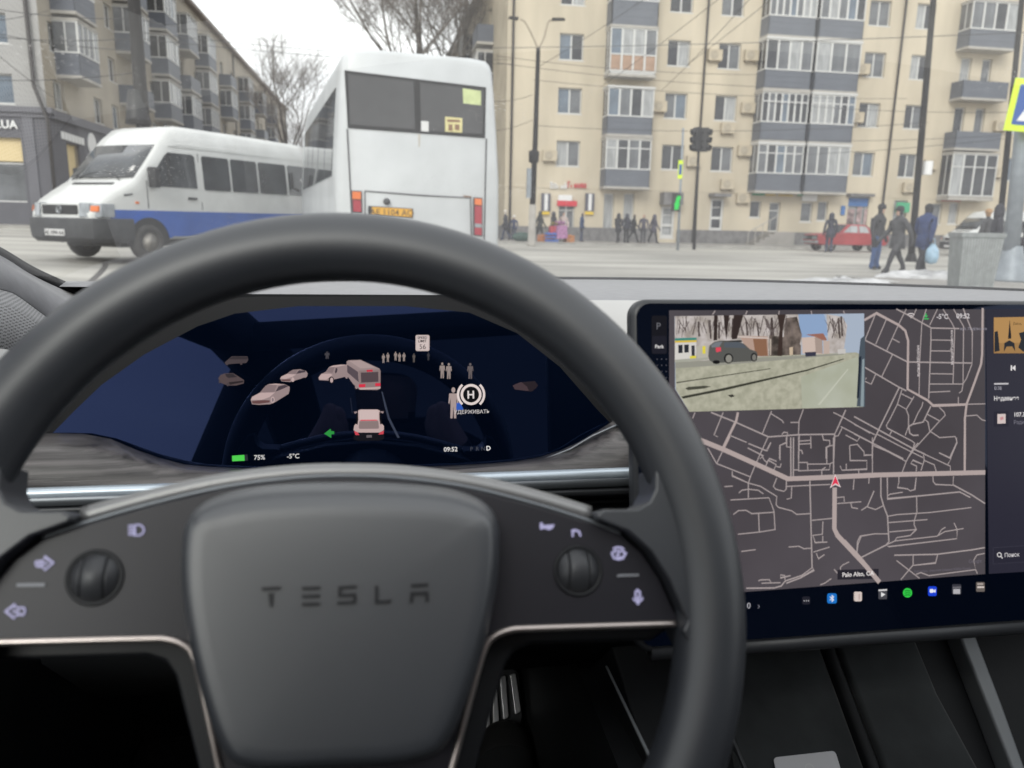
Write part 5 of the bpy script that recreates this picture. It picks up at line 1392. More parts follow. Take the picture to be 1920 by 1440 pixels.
# the driver who takes the picture: torso and head behind the lens, knees under the wheel
def driver():
    B = []; E = []; Rr = []; tags = []
    def v(p, r, tag): B.append(Vector(p)); Rr.append(r if isinstance(r, tuple) else (r, r)); tags.append(tag); return len(B) - 1
    pel = v((.0, -.36, .66), (.15, .18), 'leg'); ab = v((0, -.38, .82), (.14, .17), 'top'); ch = v((0, -.37, 1.0), (.14, .19), 'top'); sh = v((0, -.35, 1.12), (.1, .15), 'top'); nk = v((0, -.33, 1.19), .055, 'top'); hd = v((0, -.30, 1.26), .075, 'head'); h2 = v((0, -.30, 1.31), .07, 'hair')
    E.extend([(pel, ab), (ab, ch), (ch, sh), (sh, nk), (nk, hd), (hd, h2)])
    for s in (1, -1):
        hp = v((s * .11, -.28, .62), .095, 'leg'); kn = v((s * .13 + (.02 if s > 0 else -.05), .44, .70), .062, 'leg'); an = v((s * .12 + .03, .84, .40), .045, 'leg'); to = v((s * .12 + .04, .98, .43), .042, 'shoe')
        s1 = v((s * .2, -.36, 1.11), .07, 'top'); el = v((s * .29, -.24, .92), .055, 'top'); wr = v((s * .13, -.09, 1.08), .035, 'top'); hn = v((s * .10, -.075, 1.13), .032, 'hand'); fg = v((s * .085, -.07, 1.18), .014, 'hand'); f2 = v((s * .10, -.065, 1.185), .012, 'hand'); th = v((s * .075, -.085, 1.14), .013, 'hand')
        E.extend([(pel, hp), (hp, kn), (kn, an), (an, to), (sh, s1), (s1, el), (el, wr), (wr, hn), (hn, fg), (hn, f2), (hn, th)])
    me = bpy.data.meshes.new('person'); me.from_pydata([tuple(b) for b in B], E, [])
    o = bpy.data.objects.new('person', me); COL.objects.link(o)
    sk = o.modifiers.new('skin', 'SKIN'); sk.use_smooth_shade = True
    for i, sv in enumerate(me.skin_vertices[0].data): sv.radius = Rr[i]; sv.use_root = (i == 0)
    o.modifiers.new('sub', 'SUBSURF').levels = 2
    bpy.context.view_layer.update(); dg = bpy.context.evaluated_depsgraph_get()
    m2 = bpy.data.meshes.new_from_object(o.evaluated_get(dg)); o.modifiers.clear(); o.data = m2; m2.materials.clear()
    names = ['top', 'leg', 'shoe', 'head', 'hair', 'hand']
    for m_ in (mat('black_jacket', (.012, .012, .014), .9), mat('black_trousers', (.009, .010, .012), .9, var=.3, scale=30), M_BLK, M_SKIN, M_BLK, M_SKIN): m2.materials.append(m_)
    for p in m2.polygons: p.material_index = names.index(tags[min(range(len(B)), key=lambda i: (B[i] - p.center).length_squared)])
    o['label'] = 'driver in black clothes with dark knees under the steering wheel'; o['category'] = 'person'
driver()

# ------------------------------------------------ dashboard
dash = thing('dashboard', 'pale grey and suede dashboard with dark ash trim and a satin chrome strip', 'dashboard', (CX, .9, .3))
dm = Matrix.Translation((-CX, -.9, -.3))
def dpart(o): o.matrix_local = dm; return o
HZ = at_y(650, 553, .70).z
XW, XS = XS, [-.272 + 1.472 * i / 80 for i in range(81)]
STEP = [(X, .80 - .10 * max(0, abs(X - CX) - .55), at_y(1150, 567, .80).z) for X in XS]
def hoodf(X):
    a = abs(X + .03)
    return 1.0 if a < .125 else 0.0 if a > .215 else .5 + .5 * math.cos(math.pi * (a - .125) / .09)
# suede top from the windscreen to the step
XT = [-.43, -.39, -.35, -.31] + XS
sy = lambda X: .995 if X < -.28 else .80 - .10 * max(0, abs(X - CX) - .55); sz = STEP[0][2]
rows = [[(X, base_y(X), BZ) for X in XT], [(X, base_y(X) * .6 + sy(X) * .4, BZ + .006) for X in XT], [(X, sy(X) + .02, sz + .001) for X in XT], [(X, sy(X), sz - .004) for X in XT]]
o_ = MB().loft(rows, closed=False, caps=False).build('suede_top', M_DASHG, dash, smooth=True, fix=False); dpart(o_)
# pale pad from the step to the driver's edge, lifted over the instrument hood
rows = []
for t in (0, .15, .4, .7, .92, 1.0):
    row = []
    for i, X in enumerate(XS):
        h = hoodf(X); y0, z0 = STEP[i][1] - .001, STEP[i][2] + .0025
        yr, zr = .70, .975 * (1 - h) + HZ * h
        lift = .012 * math.sin(math.pi * t) * (1 - h)
        row.append((X, y0 + (yr - y0) * t, z0 + (zr - z0) * t ** (1.0 if h > .5 else 1.25) + lift))
    rows.append(row)
dpart(MB().loft(rows, closed=False, caps=False).build('padded_edge', M_DASHL, dash, smooth=True, fix=False))
# black hood lining under the lifted edge, down to the instrument glass
hx = [-.265 + .47 * i / 24 for i in range(25)]
rows = [[(X, .699, hz_) for X, hz_ in [(X, .975 * (1 - hoodf(X)) + HZ * hoodf(X) + .0005) for X in hx]],
        [(X, .698, (.975 * (1 - hoodf(X)) + HZ * hoodf(X)) - .012) for X in hx],
        [(X, .735, (.975 * (1 - hoodf(X)) + HZ * hoodf(X)) - .022) for X in hx]]
dpart(MB().loft(rows, closed=False, caps=False).build('hood_lining', M_DARKP, dash, smooth=True, fix=False))
# ash trim under the instrument, following its lower outline
YA, YBt = .640, .585
topc = [at_y(x, y, YA) for x, y in ((-260, 842), (-60, 826), (60, 818), (130, 817), (190, 822), (250, 846), (330, 872), (400, 880), (560, 884), (750, 881), (920, 873), (1010, 862), (1080, 836), (1140, 800), (1190, 772), (1300, 745), (1500, 735), (2200, 690))]
midc = [at_y(x, y, .606) for x, y in ((-260, 868), (-60, 856), (60, 850), (130, 850), (190, 856), (250, 868), (330, 884), (400, 889), (560, 892), (750, 889), (920, 880), (1010, 871), (1080, 856), (1140, 838), (1190, 822), (1300, 805), (1500, 790), (2200, 745))]
botc = [at_y(x, 921 - .0345 * x, YBt) for x in (-260, -60, 60, 130, 190, 250, 330, 400, 560, 750, 920, 1010, 1080, 1140, 1190, 1300, 1500, 2200)]
dpart(strip_mesh([topc, midc, botc], M_WOOD, 'ash_trim', dash))
edge = [at_y(x, y, .628) for x, y in ((960, 872), (1020, 862), (1070, 842), (1110, 818), (1150, 800), (1190, 785))]
dpart(MB().tube(edge, .0012, 6).build('trim_edge', M_CHROME2, dash, smooth=True))
def band(name, m, offs, Ys):
    return dpart(strip_mesh([[at_y(x, 921 - .0345 * x + o_, Y) for x in (-260, 200, 700, 1195)] for o_, Y in zip(offs, Ys)], m, name, dash, thick=.003))
band('chrome_strip', M_CHROME, (-1, 5, 15), (.583, .578, .579))
band('lower_metal_strip', M_CHROME2, (15.5, 18, 27, 31), (.580, .577, .579, .583))
band('vent_slot', M_BLKG, (31, 36), (.60, .60))
band('vent_shelf', M_HOUSE, (35, 39, 49), (.581, .577, .585))
band('vent_recess', M_DARKP, (49, 60, 90), (.60, .62, .60))
lows = [[(X, .585, at_y(400, 990, .585).z) for X in XS], [(X, .60, .80) for X in XS], [(X, .70, .70) for X in XS], [(X, 1.0, .66) for X in XS], [(X, 1.22, .68) for X in XS]]
dpart(MB().loft(lows, closed=False, caps=False).build('knee_panel', M_DARKP, dash, smooth=True, fix=False))
# left end: pillar foot, seal and speaker mesh
sealo = [at_y(x, y, Y) for x, y, Y in ((-260, 330, .60), (-120, 405, .78), (0, 467, .92), (50, 497, .96), (100, 521, 1.0), (160, 545, 1.04), (240, 566, 1.08))]
seali = [at_y(x, y, Y) for x, y, Y in ((-260, 350, .59), (-120, 421, .77), (0, 482, .91), (50, 513, .95), (100, 538, .99), (160, 561, 1.03), (240, 582, 1.07))]
pil = [at_y(x, y, Y) for x, y, Y in ((-260, 480, .56), (-120, 515, .70), (0, 544, .80), (30, 555, .82), (83, 593, .86), (150, 640, .88), (240, 690, .88))]
dpart(strip_mesh([sealo, seali], M_RUBBER, 'glass_seal', dash, thick=.006))
dpart(strip_mesh([seali, [a.lerp(b, .5) + Vector((.006, 0, .004)) for a, b in zip(seali, pil)], pil], M_DASHG, 'pillar_foot', dash, thick=.004))
pil2 = [at_y(x, y + 3, Y - .01) for x, y, Y in ((-260, 480, .56), (-120, 515, .70), (0, 544, .80), (30, 555, .82), (83, 593, .86), (150, 640, .88), (240, 690, .88))]
spk = [at_y(x, y, Y) for x, y, Y in ((-260, 640, .55), (-120, 655, .64), (0, 655, .70), (30, 668, .72), (83, 700, .74), (150, 720, .76), (240, 740, .76))]
dpart(strip_mesh([pil2, [a.lerp(b, .5) + Vector((.005, 0, .01)) for a, b in zip(pil2, spk)], spk], M_SPK, 'speaker_grille', dash, thick=.004))
spk2 = [p + Vector((.01, -.03, -.05)) for p in spk]
dpart(strip_mesh([spk, spk2], M_DASHL, 'speaker_base', dash, thick=.004))

# ------------------------------------------------ instrument display
icf = Frame(at_d(620, 730, .655), (1, 0, 0), (0, math.sin(R(14)), math.cos(R(14))))
inst = thing('instrument_display', 'wide black instrument display behind the steering wheel', 'display', mtx=icf.m)
outl = [(60, 845), (95, 816), (140, 770), (190, 722), (270, 665), (370, 612), (440, 588), (560, 574), (760, 574), (880, 586), (970, 625), (1050, 688), (1120, 768), (1165, 815), (1090, 850), (1010, 884), (900, 900), (620, 908), (400, 905), (320, 892), (240, 866), (180, 845)]
MB().prism(icf.pxs(outl), -.012, 0).build('glass', M_CLUST, inst)
MB().prism(icf.pxs([(20, 870), (30, 800), (100, 715), (220, 615), (330, 566), (480, 556), (880, 556), (960, 566), (1050, 620), (1120, 720), (1168, 800), (1172, 850), (1000, 925), (300, 925), (150, 880)], -.004), -.03, -.004).build('bezel', mat('matt_black_surround', (.004, .0042, .006), .6, spec=.3), inst)
def ipoly(mb, pts, w): return mb.sheet(icf.pxs(pts), w)
z5 = lambda x, y: (400 + x / 5.142, 600 + y / 5.142)
z7 = lambda x, y: (740 + x / 4.8, 600 + y / 4.8)
PINK, PINK2, PINK3, DIM, DIM2 = '#c9b0ae', '#a08c8c', '#6e6063', '#4a4044', '#332c31'
def icon(name, layers, zf, w0=.0006):
    """layers: list of (colour, polygon); each is a flat lit shape of the picture on the display"""
    cols = []; mb = MB(); w = w0
    for c, poly in layers:
        if c not in cols: cols.append(c)
        mb.m(cols.index(c)); mb.sheet(icf.pxs([zf(*p) for p in poly]), w); w += .00004
    return mb.build(name, [glow(c, .85) for c in cols], inst, fix=False)
def ell(cx, cy, rx, ry, n=14): return [(cx + rx * math.cos(2 * math.pi * i / n), cy + ry * math.sin(2 * math.pi * i / n)) for i in range(n)]
# the white sedan
icon('car_icon', [(PINK2, [(362, 775), (375, 740), (450, 700), (500, 640), (530, 620), (600, 614), (690, 620), (738, 645), (735, 685), (720, 715), (600, 790), (550, 812), (440, 818), (375, 812)]),
    (PINK, [(362, 770), (375, 742), (450, 702), (595, 698), (540, 745), (470, 770)]), ('#8d7a7c', [(452, 700), (502, 642), (535, 622), (615, 620), (590, 695)]), (PINK, [(530, 620), (600, 613), (690, 620), (615, 626), (560, 624)]),
    ('#4c4149', [(600, 692), (630, 640), (690, 625), (725, 640), (660, 668)]), ('#6b4a4a', [(372, 782), (470, 772), (545, 775), (545, 795), (440, 808), (380, 805)]), (PINK, ell(574, 770, 19, 32)), ('#8c7c80', ell(574, 770, 10, 20)), (PINK2, ell(718, 692, 13, 26))], z5)
icon('car_icon', [(PINK2, [(645, 568), (655, 545), (710, 520), (740, 495), (770, 480), (840, 476), (895, 492), (910, 515), (905, 545), (800, 580), (740, 598), (660, 592)]), (PINK, [(645, 565), (656, 546), (712, 520), (800, 525), (760, 550), (700, 568)]), ('#8d7a7c', [(715, 520), (745, 492), (775, 482), (815, 482), (795, 522)]), ('#4c4149', [(800, 520), (825, 485), (880, 488), (895, 502)]), ('#6b4a4a', [(655, 575), (745, 572), (745, 588), (665, 588)]), (PINK, ell(768, 575, 15, 22)), (PINK2, ell(888, 535, 14, 22))], z5)
icon('car_icon', [(DIM, [(110, 410), (150, 375), (180, 350), (330, 350), (338, 385), (320, 415), (200, 422), (120, 430)]), (DIM2, [(150, 378), (185, 354), (330, 355), (330, 380)]), (DIM, ell(134, 424, 10, 14)), (DIM, ell(270, 418, 12, 16))], z5)
icon('car_icon', [('#57494b', [(50, 560), (70, 530), (110, 515), (190, 512), (245, 545), (298, 580), (295, 612), (220, 632), (140, 632), (60, 602)]), (DIM2, [(115, 520), (190, 516), (230, 550), (150, 560), (125, 545)]), ('#2b2226', [(150, 600), (290, 585), (290, 600), (160, 625)]), (DIM, ell(140, 622, 12, 18)), (DIM, ell(62, 595, 8, 16))], z5)
icon('van_icon', [(PINK2, [(1015, 560), (1040, 520), (1085, 500), (1115, 455), (1150, 440), (1230, 430), (1300, 432), (1300, 540), (1180, 570), (1110, 585), (1020, 580)]), (PINK, [(1015, 555), (1040, 522), (1130, 518), (1150, 530), (1090, 575), (1025, 575)]), ('#8d7a7c', [(1088, 502), (1118, 457), (1170, 455), (1150, 512)]), (PINK, [(1118, 455), (1152, 440), (1230, 430), (1300, 432), (1200, 450)]), ('#4c4149', [(1172, 500), (1182, 465), (1196, 462), (1196, 495), (1180, 518)]), ('#0a0a12', ell(1138, 578, 26, 32)), (PINK, ell(1141, 580, 15, 25)), (PINK2, ell(1285, 545, 13, 22))], z5)
icon('bus_icon', [(PINK2, [(1285, 400), (1305, 388), (1420, 384), (1600, 468), (1612, 490), (1612, 660), (1580, 675), (1410, 672), (1350, 620), (1285, 530)]), ('#a3908f', [(1285, 402), (1420, 386), (1605, 470), (1415, 485)]), ('#b5a09e', [(1310, 396), (1415, 390), (1560, 458), (1420, 468)]), ('#5c5057', [(1290, 430), (1395, 500), (1402, 600), (1292, 505)]), ('#93807f', [(1400, 490), (1608, 478), (1612, 660), (1410, 668)]), ('#57494e', [(1422, 508), (1590, 500), (1592, 596), (1426, 604)]), ('#d12b44', [(1478, 482), (1535, 478), (1536, 498), (1480, 500)]), ('#e0344c', [(1402, 620), (1468, 618), (1465, 648), (1405, 650)]), ('#e0344c', [(1562, 610), (1612, 608), (1612, 636), (1560, 640)]), ('#c8b2ae', [(1405, 655), (1612, 645), (1610, 662), (1415, 672)]), (PINK2, ell(1380, 640, 14, 26))], z5)
icon('car_icon', [('#14141c', [(1350, 1130), (1370, 1090), (1640, 1085), (1650, 1120), (1640, 1150), (1600, 1162), (1400, 1165), (1360, 1155)]), (PINK, [(1352, 1060), (1358, 1020), (1372, 1000), (1398, 870), (1420, 862), (1580, 862), (1605, 872), (1625, 1000), (1645, 1020), (1645, 1060), (1610, 1085), (1380, 1085)]), ('#0b0b12', [(1372, 1000), (1380, 915), (1395, 885), (1398, 960), (1390, 1010)]), ('#0b0b12', [(1600, 885), (1618, 915), (1628, 1000), (1610, 1008), (1602, 960)]), ('#d9c2bf', [(1405, 880), (1420, 868), (1582, 868), (1595, 880), (1592, 960), (1408, 962)]), ('#93807f', [(1408, 975), (1590, 972), (1598, 1035), (1590, 1048), (1412, 1050), (1402, 1038)]), ('#e05a66', [(1420, 962), (1580, 960), (1582, 970), (1418, 973)]), ('#d84a58', [(1358, 1070), (1390, 1080), (1410, 1110), (1370, 1108)]), ('#d84a58', [(1645, 1068), (1612, 1078), (1590, 1105), (1640, 1100)]), ('#6c6468', [(1476, 1110), (1528, 1108), (1530, 1132), (1478, 1134)]), (PINK2, [(1355, 885), (1385, 880), (1388, 892), (1365, 905)]), (PINK2, [(1645, 882), (1612, 878), (1612, 890), (1635, 902)])], z5)
icon('turn_signal_arrow', [('#2f9a45', [(1068, 1095), (1132, 1048), (1135, 1070), (1165, 1072), (1166, 1100), (1138, 1102), (1138, 1138)])], z5)
icon('battery_gauge', [('#2a2e34', [(180, 1308), (330, 1296), (336, 1355), (182, 1362)]), ('#55dd55', [(182, 1308), (300, 1300), (303, 1356), (184, 1362)])], z5)
icon('lane_line', [('#3b4254', [(1620, 690), (1632, 690), (1700, 940), (1798, 1135), (1775, 1137), (1685, 960), (1650, 830)])], z5)
icon('lane_line', [('#1c2233', [(1318, 750), (1328, 750), (1345, 900), (1335, 900)])], z5)
def man(zf, cx, y0, y1, w, c='#9c8e8a', name='pedestrian_icon'):
    h = y1 - y0
    icon(name, [(c, ell(cx, y0 + h * .09, w * .2, h * .09, 10)), (c, [(cx - w * .42, y0 + h * .2), (cx + w * .42, y0 + h * .2), (cx + w * .5, y0 + h * .5), (cx + w * .38, y0 + h * .52), (cx + w * .3, y0 + h * .35), (cx + w * .28, y0 + h), (cx + w * .06, y0 + h), (cx, y0 + h * .6), (cx - w * .08, y0 + h), (cx - w * .3, y0 + h), (cx - w * .28, y0 + h * .35), (cx - w * .4, y0 + h * .55), (cx - w * .5, y0 + h * .5)])], zf)
for cx, y0, y1 in ((1640, 325, 415), (1683, 315, 405), (1757, 305, 390), (1795, 315, 400), (1838, 315, 398)): man(z5, cx, y0, y1, 32)
man(z7, 173, 300, 382, 28, '#5f5856'); man(z7, 303, 290, 365, 26, '#3b3a40'); man(z7, 428, 382, 525, 52, '#9c8e8a'); man(z7, 487, 387, 530, 54, '#9c8e8a'); man(z7, 680, 387, 530, 56, '#6b6263'); man(z7, 528, 605, 885, 90, '#b3a09c'); man(z5, 1098, 305, 375, 50, '#46434a')
icon('shopping_bag_icon', [('#3560c0', [(560, 740), (590, 745), (620, 805), (535, 815)])], z7)
icon('car_icon', [('#4a3b40', [(1060, 590), (1130, 560), (1200, 560), (1280, 580), (1270, 615), (1200, 640), (1080, 625)]), ('#2a2228', [(1140, 560), (1260, 550), (1290, 590), (1240, 640), (1210, 645), (1190, 600)])], z7)
sg_ = icon('speed_limit_sign', [('#d9c6c2', [(x, y) for x, y in rrect(188, 313, 135, 280, 16)]), ('#c3aeac', rrect(193, 308, 140, 275, 12)), ('#dccbc7', rrect(196, 305, 143, 272, 11))], z7)
def itext(name, s, zf, x, y, hpx, col='#d8d4d2', k=.9, align='CENTER', bold=.0):
    u, v = icf.px(*zf(x, y)); sc = .655 / FPX
    return text_mesh(name, s, hpx * sc / .73, glow(col, k), inst, u, v, .0017, align, bold=bold * .45 * hpx * sc)
one = lambda x, y: (x, y)
itext('lettering', 'SPEED', z7, 249, 172, 5.0, '#2a2328', 1, bold=.06); itext('lettering', 'LIMIT', z7, 249, 202, 5.0, '#2a2328', 1, bold=.06); itext('lettering', '56', z7, 251, 263, 9.5, '#3a3034', 1)
itext('lettering', 'H', z7, 684, 705, 15, '#ded6d4', 1, bold=.07)
def arc(cx, cy, r, a0, a1, n=24): return [(cx + r * math.cos(R(a0 + (a1 - a0) * i / n)), cy + r * math.sin(R(a0 + (a1 - a0) * i / n))) for i in range(n + 1)]
mb = MB(); mb.ribbon(icf.pxs([z7(*p) for p in arc(686, 671, 83, 0, 360, 36)]), .0022, .0014); mb.ribbon(icf.pxs([z7(*p) for p in arc(686, 671, 117, -48, 48)]), .0020, .0014); mb.ribbon(icf.pxs([z7(*p) for p in arc(686, 671, 117, 132, 228)]), .0020, .0014); mb.build('hold_symbol', glow('#e0d2ce', 1), inst, fix=False)
icon('hold_disc', [('#0c0d12', ell(686, 671, 80, 80, 28))], z7, .0009)
itext('lettering', 'УДЕРЖИВАТЬ', z7, 694, 842, 7.2, '#cfc9c7', .9, bold=.03)
itext('lettering', '09:52', z7, 503, 1182, 8.8, '#dedad8', 1, bold=.04); itext('lettering', 'D', z7, 842, 1172, 8.8, '#f0ecea', 1, bold=.05)
for s_, x, y in (('P', 690, 1177), ('R', 742, 1175), ('N', 794, 1174)): itext('lettering', s_, z7, x, y, 8.0, '#4a4d58', .9)
itext('lettering', '75%', z5, 448, 1344, 8.6, '#d5d2d0', 1, bold=.04); itext('lettering', '-5°C', z5, 772, 1332, 8.6, '#d5d2d0', 1, bold=.04)

# ------------------------------------------------ touchscreen
ts = Frame(at_d(1555, 890, .565), (1, 0, 0), (0, math.sin(R(12)), math.cos(R(12))))
tsc = .565 / FPX
touch = thing('touchscreen', 'large landscape centre touchscreen showing a road map and camera picture', 'touchscreen', mtx=ts.m)
uL = ts.px(1188, 800)[0]; vT = ts.px(1500, 561)[1]; vB = ts.px(1500, 1206)[1]; uR = uL + .402
MB().prism(rrect(uL, uR, vB, vT, .012, 8), -.016, -.001).build('housing', M_HOUSE, touch, bevel=.0045, seg=4)
MB().prism(rrect(uL + .0035, uR - .0035, vB + .0055, vT - .0035, .010, 8), -.002, .0004).build('glass', M_TSG, touch)
MB().box(uL + .10, uR - .10, vB + .05, vT - .06, -.09, -.016).build('mount', M_DARKP, touch)
MB().tube([(uL + .012, vB - .001, -.006), (uR - .012, vB - .001, -.006)], .0065, 12).build('lower_lip', M_HOUSE, touch, smooth=True)
tA = lambda x, y: (1190 + x / 4.3636, 560 + y / 4.3636)
tB = lambda x, y: (1600 + x / 4.8, 560 + y / 4.8)
tC = lambda x, y: (1300 + x / 4.8, 820 + y / 4.8)
tD = lambda x, y: (1580 + x / 4.0, 820 + y / 4.0)
def tsheet(name, polys, w, parent=touch):
    cols = []; mb = MB(); k = 0
    for c, poly in polys:
        if c not in cols: cols.append(c)
        mb.m(cols.index(c)); mb.sheet(ts.pxs(poly), w + k * .00002); k += 1
    return mb.build(name, [c if not isinstance(c, str) else glow(c, .95) for c in cols], parent, fix=False)
MAPG = glow_noise('map_ground_glow', '#443f43', '#524d52', 6)
mapp = tsheet('map_panel', [(MAPG, [(1254, 582), (1846, 580), (1846, 1076), (1254, 1120)])], .0006)
side_u1 = uR - .010
mb = MB(); a = ts.px(1847, 580); b = ts.px(1847, 1076); mb.sheet([(a[0], b[1]), (side_u1, b[1] + .0), (side_u1, a[1]), (a[0], a[1])], .0006); side_p = mb.build('media_panel', glow('#2c2b38', .95), touch, fix=False)
